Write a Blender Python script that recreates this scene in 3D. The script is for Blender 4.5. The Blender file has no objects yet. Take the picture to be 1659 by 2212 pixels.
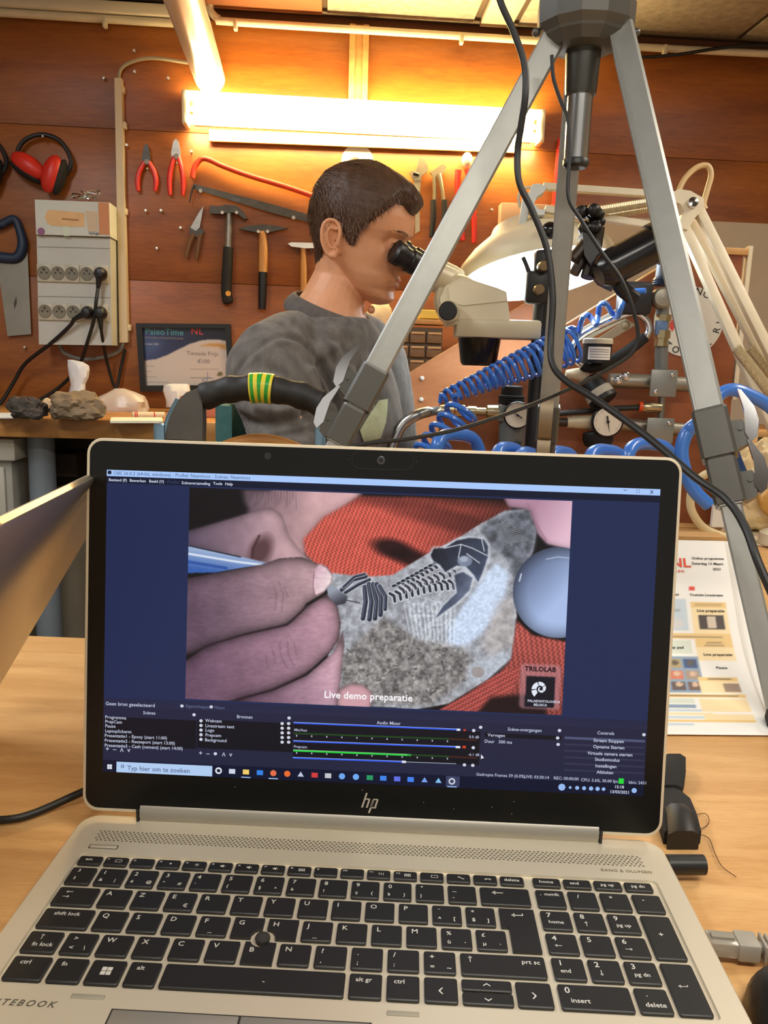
import bpy, bmesh, math, random
import numpy as np
from mathutils import Vector, Matrix, noise
random.seed(7); rng = np.random.default_rng(7)
S = bpy.context.scene
COL = S.collection
# ------------------------------------------------------------------ camera
ZD = 0.765                       # height of the laptop deck; table top is 2 cm lower
ZK = ZD + 0.0079                 # keyboard deck
TZ = ZK - 0.019                  # table top
F = 1750.8
C = Vector((0.01683, -0.47085, 0.30306 + ZD))
RT = Vector((0.99893542, 0.03439064, 0.03074601))
DN = Vector((0.03647613, -0.18083347, -0.98283709))
FW = Vector((-0.02824049, 0.98291227, -0.18189539))
cam = bpy.data.cameras.new('camera'); camo = bpy.data.objects.new('camera', cam); COL.objects.link(camo)
M4 = Matrix(((RT.x, -DN.x, -FW.x, C.x), (RT.y, -DN.y, -FW.y, C.y), (RT.z, -DN.z, -FW.z, C.z), (0, 0, 0, 1)))
camo.matrix_world = M4
cam.sensor_fit = 'VERTICAL'; cam.sensor_height = 36.0; cam.sensor_width = 27.0
cam.lens = 36.0 * F / 2212.0; cam.clip_start = 0.02; cam.clip_end = 50
S.camera = camo
# ------------------------------------------------------------------ world, colour management, room lights
S.view_settings.view_transform = 'Standard'; S.view_settings.look = 'None'
S.view_settings.exposure = 0.0; S.view_settings.gamma = 1.0; S.view_settings.use_curve_mapping = False
w = bpy.data.worlds.new('World'); S.world = w; w.use_nodes = True
w.node_tree.nodes['Background'].inputs[0].default_value = (1.0, 0.93, 0.83, 1)
w.node_tree.nodes['Background'].inputs[1].default_value = 0.68

def area(name, loc, target, sx, sy, power, col):
    l = bpy.data.lights.new(name, 'AREA'); l.shape = 'RECTANGLE'; l.size = sx; l.size_y = sy
    l.energy = power; l.color = col
    o = bpy.data.objects.new(name, l); COL.objects.link(o); o.location = loc
    o.rotation_euler = (Vector(target) - Vector(loc)).to_track_quat('-Z', 'Y').to_euler()
    return o
# the room's ceiling tubes: a row over the table behind the photographer and one over the left half of the room
area('ceiling_tube_light', (0.35, -0.75, 2.09), (0.35, -0.75, 0), 1.2, 0.25, 27, (1.0, 0.93, 0.82))
area('ceiling_tube_light.001', (-1.05, 0.35, 2.09), (-1.05, 0.35, 0), 0.25, 1.2, 21, (0.95, 0.97, 1.0))
area('ceiling_tube_light.002', (1.25, 0.75, 2.09), (1.25, 0.75, 0), 0.25, 1.0, 17, (1.0, 0.9, 0.76))

# ------------------------------------------------------------------ pixel rays (photograph is 1659 x 2212)
def ray(px, py): return FW + RT * ((px - 829.5) / F) + DN * ((py - 1106.0) / F)
def P(px, py, d): return C + ray(px, py) * d
def onz(px, py, z):
    r = ray(px, py); return C + r * ((z - C.z) / r.z)
def onplane(px, py, p0, n):
    r = ray(px, py); return C + r * ((p0 - C).dot(n) / r.dot(n))
def ony(px, py, y):
    r = ray(px, py); return C + r * ((y - C.y) / r.y)
YAW = math.radians(6.0)
WX = Vector((math.cos(YAW), math.sin(YAW), 0)); WN = Vector((math.sin(YAW), -math.cos(YAW), 0)); UP = Vector((0, 0, 1))
W0 = Vector((0, 2.30, 0))
def wl(px, py, off=0.0): return onplane(px, py, W0 + WN * off, WN)

# ------------------------------------------------------------------ materials
MATS = {}
def s2l(c): return tuple(((v / 255.0) / 12.92 if v / 255.0 <= 0.04045 else (((v / 255.0) + 0.055) / 1.055) ** 2.4) for v in c)
def mat(name, rgb=(200, 200, 200), rough=0.5, metal=0.0, var=0.0, scale=30, bump=0.0, bscale=200, spec=0.5, trans=0.0, emit=None, estr=1.0, alpha=1.0, coat=0.0, sheen=0.0, stretch=None, lin=None):
    if name in MATS: return MATS[name]
    m = bpy.data.materials.new(name); m.use_nodes = True; nt = m.node_tree; b = nt.nodes['Principled BSDF']
    c = lin if lin else s2l(rgb)
    b.inputs['Base Color'].default_value = (*c, 1); b.inputs['Roughness'].default_value = rough; b.inputs['Metallic'].default_value = metal
    b.inputs['Specular IOR Level'].default_value = spec; b.inputs['Transmission Weight'].default_value = trans
    b.inputs['Alpha'].default_value = alpha; b.inputs['Coat Weight'].default_value = coat; b.inputs['Sheen Weight'].default_value = sheen
    if emit is not None:
        b.inputs['Emission Color'].default_value = (*s2l(emit), 1); b.inputs['Emission Strength'].default_value = estr
    if var > 0 or bump > 0:
        tc = nt.nodes.new('ShaderNodeTexCoord'); mp = nt.nodes.new('ShaderNodeMapping'); nt.links.new(tc.outputs['Object'], mp.inputs[0])
        if stretch: mp.inputs['Scale'].default_value = stretch
        if var > 0:
            n = nt.nodes.new('ShaderNodeTexNoise'); n.inputs['Scale'].default_value = scale; n.inputs['Detail'].default_value = 5
            nt.links.new(mp.outputs[0], n.inputs['Vector'])
            r = nt.nodes.new('ShaderNodeValToRGB'); r.color_ramp.elements[0].position = 0.3; r.color_ramp.elements[1].position = 0.7
            r.color_ramp.elements[0].color = (*[v * (1 - var) for v in c], 1); r.color_ramp.elements[1].color = (*[min(1, v * (1 + var)) for v in c], 1)
            nt.links.new(n.outputs[0], r.inputs[0]); nt.links.new(r.outputs[0], b.inputs['Base Color'])
        if bump > 0:
            n2 = nt.nodes.new('ShaderNodeTexNoise'); n2.inputs['Scale'].default_value = bscale; n2.inputs['Detail'].default_value = 3
            nt.links.new(mp.outputs[0], n2.inputs['Vector'])
            bp = nt.nodes.new('ShaderNodeBump'); bp.inputs['Strength'].default_value = bump; bp.inputs['Distance'].default_value = 0.002
            nt.links.new(n2.outputs[0], bp.inputs['Height']); nt.links.new(bp.outputs[0], b.inputs['Normal'])
    MATS[name] = m; return m
def wood(name, dark, light, scale=3.0, stretch=(1, 1, 14), rough=0.45, fine=60, fstr=0.25, bump=0.12, coat=0.0):
    if name in MATS: return MATS[name]
    m = bpy.data.materials.new(name); m.use_nodes = True; nt = m.node_tree; b = nt.nodes['Principled BSDF']
    tc = nt.nodes.new('ShaderNodeTexCoord'); mp = nt.nodes.new('ShaderNodeMapping'); nt.links.new(tc.outputs['Object'], mp.inputs[0]); mp.inputs['Scale'].default_value = stretch
    n = nt.nodes.new('ShaderNodeTexNoise'); n.inputs['Scale'].default_value = scale; n.inputs['Detail'].default_value = 6; n.inputs['Distortion'].default_value = 0.6
    nt.links.new(mp.outputs[0], n.inputs['Vector'])
    n2 = nt.nodes.new('ShaderNodeTexNoise'); n2.inputs['Scale'].default_value = fine; n2.inputs['Detail'].default_value = 4
    nt.links.new(mp.outputs[0], n2.inputs['Vector'])
    mx = nt.nodes.new('ShaderNodeMath'); mx.operation = 'MULTIPLY_ADD'; mx.inputs[1].default_value = fstr
    nt.links.new(n2.outputs[0], mx.inputs[0]); nt.links.new(n.outputs[0], mx.inputs[2])
    r = nt.nodes.new('ShaderNodeValToRGB'); r.color_ramp.elements[0].position = 0.35 + fstr * .5; r.color_ramp.elements[1].position = 0.68 + fstr * .5
    r.color_ramp.elements[0].color = (*s2l(dark), 1); r.color_ramp.elements[1].color = (*s2l(light), 1)
    nt.links.new(mx.outputs[0], r.inputs[0]); nt.links.new(r.outputs[0], b.inputs['Base Color'])
    bp = nt.nodes.new('ShaderNodeBump'); bp.inputs['Strength'].default_value = bump; bp.inputs['Distance'].default_value = 0.001
    nt.links.new(n2.outputs[0], bp.inputs['Height']); nt.links.new(bp.outputs[0], b.inputs['Normal'])
    b.inputs['Roughness'].default_value = rough; b.inputs['Coat Weight'].default_value = coat
    MATS[name] = m; return m
def vcol_mat(name, emission=False, rough=0.5, strength=1.0):
    if name in MATS: return MATS[name]
    m = bpy.data.materials.new(name); m.use_nodes = True; nt = m.node_tree; b = nt.nodes['Principled BSDF']
    a = nt.nodes.new('ShaderNodeAttribute'); a.attribute_name = 'Col'
    if emission:
        b.inputs['Base Color'].default_value = (0.004, 0.004, 0.005, 1)
        nt.links.new(a.outputs['Color'], b.inputs['Emission Color']); b.inputs['Emission Strength'].default_value = strength
    else: nt.links.new(a.outputs['Color'], b.inputs['Base Color'])
    b.inputs['Roughness'].default_value = rough
    MATS[name] = m; return m

# ------------------------------------------------------------------ objects
WLOC = {}
def reg(o, parent, loc):
    """place o at world location loc under parent (no rotations anywhere in the tree)"""
    COL.objects.link(o)
    WLOC[o.name] = Vector(loc)
    if parent is not None:
        o.parent = parent; o.location = Vector(loc) - WLOC[parent.name]
    else: o.location = loc
    return o
def tag(o, label=None, cat=None, group=None, kind=None):
    if label: o['label'] = label
    if cat: o['category'] = cat
    if group: o['group'] = group
    if kind: o['kind'] = kind
    return o
def thing(name, loc, label, cat, group=None):
    o = bpy.data.objects.new(name, None); o.empty_display_size = 0.05
    reg(o, None, loc); return tag(o, label, cat, group)
def copy_tree(o, delta, label=None, parent=None):
    c = o.copy(); COL.objects.link(c)
    if parent is None: c.location = o.location + Vector(delta)
    else: c.parent = parent; c.location = o.location
    WLOC[c.name] = WLOC[o.name] + Vector(delta)
    if label: c['label'] = label
    for ch in list(o.children): copy_tree(ch, delta, None, c)
    return c

class MB:
    def __init__(s): s.v = []; s.f = []
    def add(s, vs, fs):
        n = len(s.v); s.v += [tuple(p) for p in vs]; s.f += [tuple(i + n for i in f) for f in fs]; return s
    def quad(s, a, b, c, d): return s.add([a, b, c, d], [(0, 1, 2, 3)])
    def box(s, o, u, v, w_, bev=0.0):
        """box centred at o with full extent vectors u,v,w"""
        o, u, v, w_ = Vector(o), Vector(u), Vector(v), Vector(w_)
        if u.cross(v).dot(w_) < 0: u = -u
        if bev <= 0:
            vs = [o + u * a / 2 + v * b / 2 + w_ * c / 2 for c in (-1, 1) for b in (-1, 1) for a in (-1, 1)]
            return s.add(vs, [(0, 2, 3, 1), (4, 5, 7, 6), (0, 1, 5, 4), (2, 6, 7, 3), (0, 4, 6, 2), (1, 3, 7, 5)])
        bm = bmesh.new(); bmesh.ops.create_cube(bm, size=1)
        lu, lv, lw = u.length, v.length, w_.length
        for q in bm.verts: q.co = Vector((q.co.x * lu, q.co.y * lv, q.co.z * lw))
        bmesh.ops.bevel(bm, geom=bm.edges[:], offset=min(bev, lu * .49, lv * .49, lw * .49), segments=2, profile=0.5, affect='EDGES')
        un, vn, wn = u.normalized(), v.normalized(), w_.normalized()
        bm.verts.index_update()
        s.add([o + un * q.co.x + vn * q.co.y + wn * q.co.z for q in bm.verts], [[q.index for q in f.verts] for f in bm.faces]); bm.free(); return s
    def abox(s, x0, x1, y0, y1, z0, z1, bev=0.0):
        return s.box(((x0 + x1) / 2, (y0 + y1) / 2, (z0 + z1) / 2), (x1 - x0, 0, 0), (0, y1 - y0, 0), (0, 0, z1 - z0), bev)
    def prism(s, pts, d):
        """polygon pts (3D, planar) extruded by vector d"""
        pts = [Vector(p) for p in pts]; d = Vector(d); n = len(pts)
        nrm = Vector((0, 0, 0))
        for i in range(n): nrm += pts[i].cross(pts[(i + 1) % n])
        if nrm.dot(d) > 0: pts = pts[::-1]
        vs = pts + [p + d for p in pts]
        fs = [tuple(range(n)), tuple(range(2 * n - 1, n - 1, -1))] + [((i + 1) % n, i, n + i, n + (i + 1) % n) for i in range(n)]
        return s.add(vs, fs)
    def cyl(s, a, b, r0, r1=None, n=20, cap=True):
        a, b = Vector(a), Vector(b); r1 = r0 if r1 is None else r1
        t = (b - a).normalized(); u = t.orthogonal().normalized(); v = t.cross(u)
        vs = []
        for p, r in ((a, r0), (b, r1)):
            for i in range(n):
                an = 2 * math.pi * i / n; vs.append(p + u * (r * math.cos(an)) + v * (r * math.sin(an)))
        fs = [(i, (i + 1) % n, n + (i + 1) % n, n + i) for i in range(n)]
        if cap: fs += [tuple(range(n - 1, -1, -1)), tuple(range(n, 2 * n))]
        return s.add(vs, fs)
    def lathe(s, o, axis, prof, n=28, cap=True, u=None):
        """prof list of (h, r) along axis"""
        o = Vector(o); t = Vector(axis).normalized(); u = t.orthogonal().normalized() if u is None else Vector(u); v = t.cross(u)
        vs = []
        for h, r in prof:
            for i in range(n):
                an = 2 * math.pi * i / n; vs.append(o + t * h + u * (r * math.cos(an)) + v * (r * math.sin(an)))
        fs = []
        for k in range(len(prof) - 1):
            fs += [(k * n + i, k * n + (i + 1) % n, (k + 1) * n + (i + 1) % n, (k + 1) * n + i) for i in range(n)]
        if cap: fs += [tuple(range(n - 1, -1, -1)), tuple(range((len(prof) - 1) * n, len(prof) * n))]
        return s.add(vs, fs)
    def tube(s, pts, r, n=10, closed=False, sec=None):
        """tube along polyline; r float or list. sec: optional list of (a,b) section pts (multiplied by r)"""
        pts = [Vector(p) for p in pts]; m = len(pts)
        rs = r if isinstance(r, (list, tuple)) else [r] * m
        T = []
        for i in range(m):
            if closed: t = pts[(i + 1) % m] - pts[i - 1]
            else: t = pts[min(i + 1, m - 1)] - pts[max(i - 1, 0)]
            T.append(t.normalized() if t.length > 1e-9 else Vector((0, 0, 1)))
        u = T[0].orthogonal().normalized(); vs = []
        sec = sec or [(math.cos(2 * math.pi * i / n), math.sin(2 * math.pi * i / n)) for i in range(n)]; n = len(sec)
        for i in range(m):
            u = (u - T[i] * u.dot(T[i])); u = u.normalized() if u.length > 1e-6 else T[i].orthogonal().normalized()
            v = T[i].cross(u)
            for a, b in sec: vs.append(pts[i] + u * (a * rs[i]) + v * (b * rs[i]))
        fs = []
        for k in range(m if closed else m - 1):
            k2 = (k + 1) % m
            fs += [(k * n + i, k * n + (i + 1) % n, k2 * n + (i + 1) % n, k2 * n + i) for i in range(n)]
        if not closed: fs += [tuple(range(n - 1, -1, -1)), tuple(range((m - 1) * n, m * n))]
        return s.add(vs, fs)
    def loft(s, rings, cap=True, closed=True):
        n = len(rings[0]); vs = [p for r in rings for p in r]; fs = []
        for k in range(len(rings) - 1):
            for i in range(n if closed else n - 1):
                fs.append((k * n + i, k * n + (i + 1) % n, (k + 1) * n + (i + 1) % n, (k + 1) * n + i))
        if cap and closed: fs += [tuple(range(n - 1, -1, -1)), tuple(range((len(rings) - 1) * n, len(rings) * n))]
        return s.add(vs, fs)
    def ball(s, o, r, nu=16, nv=10, sc=(1, 1, 1), rot=None):
        o = Vector(o); rings = []
        for j in range(1, nv):
            ph = math.pi * j / nv - math.pi / 2; ring = []
            for i in range(nu):
                a = 2 * math.pi * i / nu
                p = Vector((math.cos(a) * math.cos(ph) * sc[0], math.sin(a) * math.cos(ph) * sc[1], math.sin(ph) * sc[2])) * r
                ring.append(o + (rot @ p if rot else p))
            rings.append(ring)
        b0 = Vector((0, 0, -sc[2])) * r; b1 = -b0
        if rot: b0 = rot @ b0; b1 = rot @ b1
        n0 = len(s.v); s.loft(rings, cap=False); k = len(s.v); s.v += [tuple(o + b0), tuple(o + b1)]
        s.f += [(n0 + (i + 1) % nu, n0 + i, k) for i in range(nu)] + [(n0 + (nv - 2) * nu + i, n0 + (nv - 2) * nu + (i + 1) % nu, k + 1) for i in range(nu)]
        return s
    def text(s, string, o, ux, uy, size, align='LEFT', lift=0.0, bold=.012, shear=0.0, space=1.0):
        o, ux, uy = Vector(o), Vector(ux).normalized(), Vector(uy).normalized(); nz = ux.cross(uy)
        V, Fc = text_geo(string, align, shear, space, bold)
        return s.add([o + ux * (x * size) + uy * (y * size) + nz * lift for x, y in V], Fc)
    def build(s, name, m, parent=None, smooth=35, org=None):
        if not s.v: s.v = [(0, 0, 0), (.001, 0, 0), (0, .001, 0)]; s.f = [(0, 1, 2)]
        a = np.array(s.v, dtype=float); lo, hi = a.min(0), a.max(0)
        org = Vector(((lo[0] + hi[0]) / 2, (lo[1] + hi[1]) / 2, lo[2])) if org is None else Vector(org)
        a -= np.array(org)
        me = bpy.data.meshes.new(name); me.from_pydata(a.tolist(), [], s.f); me.validate(); me.update()
        if smooth:
            me.shade_smooth(); me.set_sharp_from_angle(angle=math.radians(smooth))
        for mm in (m if isinstance(m, (list, tuple)) else [m]): me.materials.append(mm)
        o = bpy.data.objects.new(name, me); return reg(o, parent, org)
_TC = {}
def text_geo(string, align='LEFT', shear=0.0, space=1.0, bold=.012):
    k = (string, align, shear, space, bold)
    if k in _TC: return _TC[k]
    cu = bpy.data.curves.new('t', 'FONT'); cu.body = string; cu.size = 1.0; cu.resolution_u = 2; cu.align_x = align; cu.shear = shear; cu.space_character = space; cu.offset = bold
    ob = bpy.data.objects.new('t', cu); me = bpy.data.meshes.new_from_object(ob)
    V = [(v.co.x, v.co.y) for v in me.vertices]; Fc = [tuple(p.vertices) for p in me.polygons]
    bpy.data.objects.remove(ob); bpy.data.curves.remove(cu); bpy.data.meshes.remove(me)
    _TC[k] = (V, Fc); return _TC[k]
def spline(pts, n=8):
    """Catmull-Rom through 3D points"""
    pts = [Vector(p) for p in pts]; out = []
    for i in range(len(pts) - 1):
        p0, p1, p2, p3 = pts[max(i - 1, 0)], pts[i], pts[i + 1], pts[min(i + 2, len(pts) - 1)]
        for k in range(n):
            t = k / n; out.append(0.5 * ((2 * p1) + (p2 - p0) * t + (2 * p0 - 5 * p1 + 4 * p2 - p3) * t * t + (3 * p1 - p0 - 3 * p2 + p3) * t ** 3))
    out.append(pts[-1]); return out
def pxs(pts, d=None): return [P(p[0], p[1], p[2] if len(p) > 2 else d) for p in pts]
def remesh(mb, name, m, parent, voxel, smooth_it=4, org=None, factor=0.5):
    """union of everything in mb as one continuous surface"""
    o = mb.build(name + '_raw', m, None, smooth=0, org=(0, 0, 0))
    md = o.modifiers.new('r', 'REMESH'); md.mode = 'VOXEL'; md.voxel_size = voxel; md.use_smooth_shade = True
    if smooth_it:
        ms = o.modifiers.new('s', 'SMOOTH'); ms.factor = factor; ms.iterations = smooth_it
    dg = bpy.context.evaluated_depsgraph_get(); me = bpy.data.meshes.new_from_object(o.evaluated_get(dg))
    a = np.empty(len(me.vertices) * 3); me.vertices.foreach_get('co', a); a = a.reshape(-1, 3)
    fs = [tuple(p.vertices) for p in me.polygons]
    bpy.data.objects.remove(o); bpy.data.meshes.remove(me)
    b = MB(); b.v = a.tolist(); b.f = fs
    return b
def seg_rock(o, r, sc, seed, name, m, parent=None, ns=3, amp=0.35, sub=4):
    bm = bmesh.new(); bmesh.ops.create_icosphere(bm, subdivisions=sub, radius=1)
    random.seed(seed); off = Vector((random.random() * 9, random.random() * 9, random.random() * 9))
    for v in bm.verts:
        d = v.co.normalized(); k = 1 + amp * noise.noise(d * ns * .5 + off) + amp * .45 * noise.noise(d * ns * 1.4 + off) + amp * .2 * noise.noise(d * ns * 4 + off)
        v.co = Vector((d.x * sc[0], d.y * sc[1], max(d.z, -0.72) * sc[2])) * (r * k)
    bm.verts.index_update(); mb = MB(); z0 = min(v.co.z for v in bm.verts)
    mb.add([Vector(o) + v.co - Vector((0, 0, z0)) for v in bm.verts], [[v.index for v in f.verts] for f in bm.faces]); bm.free()
    return mb.build(name, m, parent, smooth=25)
# ================================================================== materials used widely
WALLW = wood('wall_wood', (122, 64, 17), (160, 92, 28), scale=1.3, stretch=(1, 1, 7), rough=0.42, fine=20, fstr=0.35, bump=0.04)
BEECH = wood('beech_table', (196, 148, 92), (219, 174, 116), scale=2.2, stretch=(2, 20, 2), rough=0.38, fine=45, fstr=0.5, bump=0.06)
BENCHW = wood('bench_wood', (165, 112, 55), (196, 140, 74), scale=2.5, stretch=(1.5, 14, 8), rough=0.45)
PINE = wood('pine_strip', (176, 128, 74), (205, 160, 100), scale=3, stretch=(2, 8, 8), rough=0.5)
PLYB = wood('panel_board_shaded', (120, 62, 30), (150, 84, 44), scale=2.2, stretch=(2, 2, 5), rough=0.4, fine=25)  # near stall board, shade put into the darker wood colour
PLYF = wood('panel_board_lit', (176, 118, 78), (196, 138, 96), scale=2.2, stretch=(2, 2, 5), rough=0.35, fine=25)  # far stall board, similar wood with light put into the colour
EDGE = wood('ply_edge', (176, 120, 66), (206, 152, 92), scale=8, stretch=(6, 2, 2), rough=0.6)
CREAM = mat('cream_enamel', (216, 205, 178), 0.4, var=.06, scale=20)
IVORY = mat('ivory_plastic', (212, 200, 170), 0.45, var=.06, scale=18)
WHITE = mat('white_plastic', (222, 222, 214), 0.4)
OFFW = mat('offwhite_wall', (182, 170, 150), 0.8, var=.08, scale=6, bump=.2, bscale=90)
BLK = mat('black_plastic', (17, 17, 18), 0.42)
BLKM = mat('black_matte', (24, 24, 25), 0.75, bump=.2, bscale=300)
STEEL = mat('brushed_steel', (176, 176, 172), 0.32, 1.0)
CHROME = mat('chrome', (220, 222, 225), 0.12, 1.0)
BRASSN = mat('nickel_brass', (186, 172, 138), 0.28, 1.0)
GREYP = mat('grey_plastic', (112, 112, 108), 0.5)
DKGREY = mat('dark_grey_plastic', (66, 66, 64), 0.45)
ALU = mat('anodised_aluminium', (152, 154, 150), 0.42, 0.5, var=.04, scale=60)
RED = mat('red_grip', (206, 44, 30), 0.4)
REDO = mat('orange_red_enamel', (214, 62, 30), 0.4)
BLUEH = mat('blue_hose', (58, 116, 204), 0.3, coat=.3)
RUBBER = mat('black_rubber', (20, 20, 20), 0.5)
WHITEP = mat('white_paper', (228, 226, 220), 0.8)
SCREW = mat('screw_zinc', (206, 200, 186), 0.35, 0.8)

# ================================================================== the room shell
ZC = 2.125
def wp(s, z, off=0.0):           # s metres along the back wall, z height, off in front of it
    return W0 + WX * s + WN * off + UP * z
def S_(px, py, off=0.0): return (wl(px, py, off) - W0).dot(WX)
def structure(o): o['kind'] = 'structure'; return o
fl = MB(); fl.abox(-2.6, 2.6, -2.6, 2.9, -0.05, 0.0); FLOOR = structure(fl.build('floor', mat('floor_lino', (112, 104, 94), .6, var=.15, scale=9)))
b = MB(); b.box(wp(0, ZC / 2, -0.06), WX * 5.2, WN * 0.06, UP * ZC); WALLB = structure(b.build('wall_back', mat('wall_backing', (110, 60, 24), .7)))
# wide horizontal plywood boards with narrow joints, each one a board of its own
SJ = S_(775, 120); zs = [0.0, 0.36, 0.832, 1.303, 1.757, 2.085]
for i in range(len(zs) - 1):
    for s0, s1 in ((-2.55, SJ - .0008), (SJ + .0008, 2.55)):
        b = MB(); b.box(wp((s0 + s1) / 2, (zs[i] + zs[i + 1]) / 2, -0.015), WX * (s1 - s0), WN * 0.03, UP * (zs[i + 1] - zs[i] - 0.0014), .0006)
        b.build('plywood_board', WALLW, WALLB)
# off-white wall section low on the right, a little proud of the boards
s0 = S_(1215, 480); b = MB(); b.box(wp((s0 + 2.55) / 2, 1.562 / 2, 0.006), WX * (2.55 - s0), WN * 0.012, UP * 1.562); b.build('painted_panel', OFFW, WALLB)
# grooved upright moulding in the middle of the wall
sm = S_(775, 120); mp_ = MB()
for k, (dx, th) in enumerate(((-.021, .014), (0, .008), (.021, .014))): mp_.box(wp(sm + dx, 1.96, th / 2), WX * (0.018 if k != 1 else .024), WN * th, UP * 0.27, .002)
structure(mp_.build('trim_1', PINE))
ce = MB(); ce.abox(-2.6, 2.6, -2.6, 2.9, ZC, ZC + .05); CEIL = structure(ce.build('ceiling', mat('ceiling_dark', (78, 62, 44), .9)))
CB = mat('ceiling_fibre_board', (152, 142, 124), .95, var=.22, scale=40, bump=.6, bscale=120)
CB2 = mat('ceiling_brown_board', (140, 86, 50), .7, var=.15, scale=9)
cx = [(-2.5, -.67, CB, .004), (-.655, -.30, CB2, .012), (-.29, .17, CB, .006), (.185, .29, mat('ceiling_batten', (176, 162, 136), .8, var=.1), .016), (.305, 1.02, CB, .006), (1.03, 2.5, CB, .008)]
for a, b_, m, th in cx:
    for (o0, o1) in ((0.012, 0.60), (0.612, 1.2), (1.212, 1.8)):
        q = MB(); q.box(wp((a + b_) / 2, ZC - th / 2, (o0 + o1) / 2), WX * (b_ - a - .006), WN * (o1 - o0), UP * th, .002); q.build('ceiling_board', m, CEIL)
lw = MB(); lw.abox(-2.6, -2.55, -2.6, 2.6, 0, ZC); structure(lw.build('wall_left', OFFW))
rw = MB(); rw.abox(2.55, 2.6, -2.6, 2.9, 0, ZC); structure(rw.build('wall_right', OFFW))

# conduit under the ceiling with its saddle clips
def pipe_run(name, label, pts, r, m, clips=(), off=.0):
    t = thing(name, wp(*pts[0][:2], 0) if False else pts[0], label, 'pipe')
    b = MB(); b.tube(spline(pts, 6), r, 12); b.build('pipe', m, t)
    for c in clips:
        q = MB(); q.box(c, WX * .012, WN * .022, UP * .03, .003); q.build('clip', IVORY, t)
    return t
pa = [wp(-.64, 2.118, .03), wp(-.64, 2.10, .03), wp(-.615, 2.078, .03), wp(-.55, 2.072, .03), wp(0.2, 2.072, .03), wp(.7, 2.072, .03), wp(1.4, 2.078, .03)]
pipe_run('conduit_pipe', 'ivory conduit pipe running under the ceiling with a bend at its left end', pa, .011, IVORY, [wp(-.565, 2.062, .034), wp(.13, 2.062, .034), wp(.78, 2.066, .034)])
b = MB(); b.box(wp(-1.7, 2.09, .022), WX * 1.98, WN * .044, UP * .032, .004); structure(b.build('trim_2', mat('cornice_cream', (206, 196, 176), .55)))
pb = [wp(-2.5, 2.062, .02), wp(-1.6, 2.062, .02), wp(-.72, 2.062, .02)]
pipe_run('conduit_pipe', 'cream conduit pipe below the ceiling trim above the ear muffs', pb, .012, IVORY, [wp(S_(231, 40), 2.05, .024)])
pc = [wl(1340, 124, .05), wl(1400, 123, .05), wl(1470, 117, .05), wl(1540, 106, .05), wl(1600, 99, .05), wl(1700, 98, .05)]
tag(MB().tube(spline(pc, 8), .005, 8).build('cable', RUBBER), 'thin black cable sagging under the ceiling pipe at right', 'cable')

# ================================================================== front table
yf = 0.387
tt = thing('worktable', (0, -.1, 0), 'pale beech worktable carrying the open laptop and the tripod', 'table')
b = MB(); b.abox(-1.25, 1.30, -.95, yf, TZ - .028, TZ, .003); b.build('tabletop', BEECH, tt)
for x in (-1.15, 1.2):
    for y in (-.85, .3): b = MB(); b.cyl((x, y, 0), (x, y, TZ - .028), .025, n=16); b.build('leg', GREYP, tt)
b = MB(); b.abox(-1.15, 1.2, .285, .31, TZ - .10, TZ - .03); b.build('apron', GREYP, tt)
t2 = thing('worktable', (.75, 1.0, 0), 'wooden side table at the back right holding the air panel and the pale fossil block', 'table')
b = MB(); b.abox(.16, 1.9, yf + .004, 1.62, TZ - .03, TZ, .003); b.build('tabletop', BEECH, t2)
for x in (.22, 1.84):
    for y in (.46, 1.55): b = MB(); b.cyl((x, y, 0), (x, y, TZ - .03), .022, n=16); b.build('leg', GREYP, t2)

# ================================================================== wall bench on the left with tube leg
zb = wl(200, 906, .55).z
bt = thing('wall_bench', wp(-.9, 0, .3), 'thick wooden workbench along the back wall under the tools', 'bench')
b = MB(); b.box(wp(-.5, zb - .026, .28), WX * 4.0, WN * .55, UP * .052, .004); b.build('benchtop', BENCHW, bt)
lp = wl(88, 1000, .45); ls = (lp - W0).dot(WX)
PAINTG = mat('grey_paint_tube', (120, 128, 134), .4)
for s_ in (ls, ls - 1.0, .9): b = MB(); b.cyl(wp(s_, 0, .44), wp(s_, zb - .052, .44), .036, n=24); b.build('tube_leg', PAINTG, bt)
b = MB(); b.box(wp(-.55, .42, .05), WX * 3.9, WN * .02, UP * .8); b.build('back_board', mat('bench_back_dark', (84, 74, 62), .8, var=.2, scale=8), bt)
# pale board and dark box under the bench
tag(MB().box(wp(S_(172, 1200, .2), .33, .14), WX * .16, WN * .02, UP * .64, .003).build('fibreboard_sheet', mat('greige_board', (150, 138, 116), .8, var=.1, scale=7)), 'greige board standing under the bench beside the grey tube leg', 'board')
bxp = wl(145, 985, .2); b = MB(); b.box(bxp + Vector((0, 0, -.02)), WX * .10, WN * .14, UP * .07, .004); b.build('x', mat('dark_brown_box', (58, 44, 34), .7)); 
o = bpy.data.objects['x']; o.name = 'storage_box'; WLOC['storage_box'] = WLOC.pop('x'); tag(o, 'dark brown box fixed under the bench top behind the laptop corner', 'box')
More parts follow.
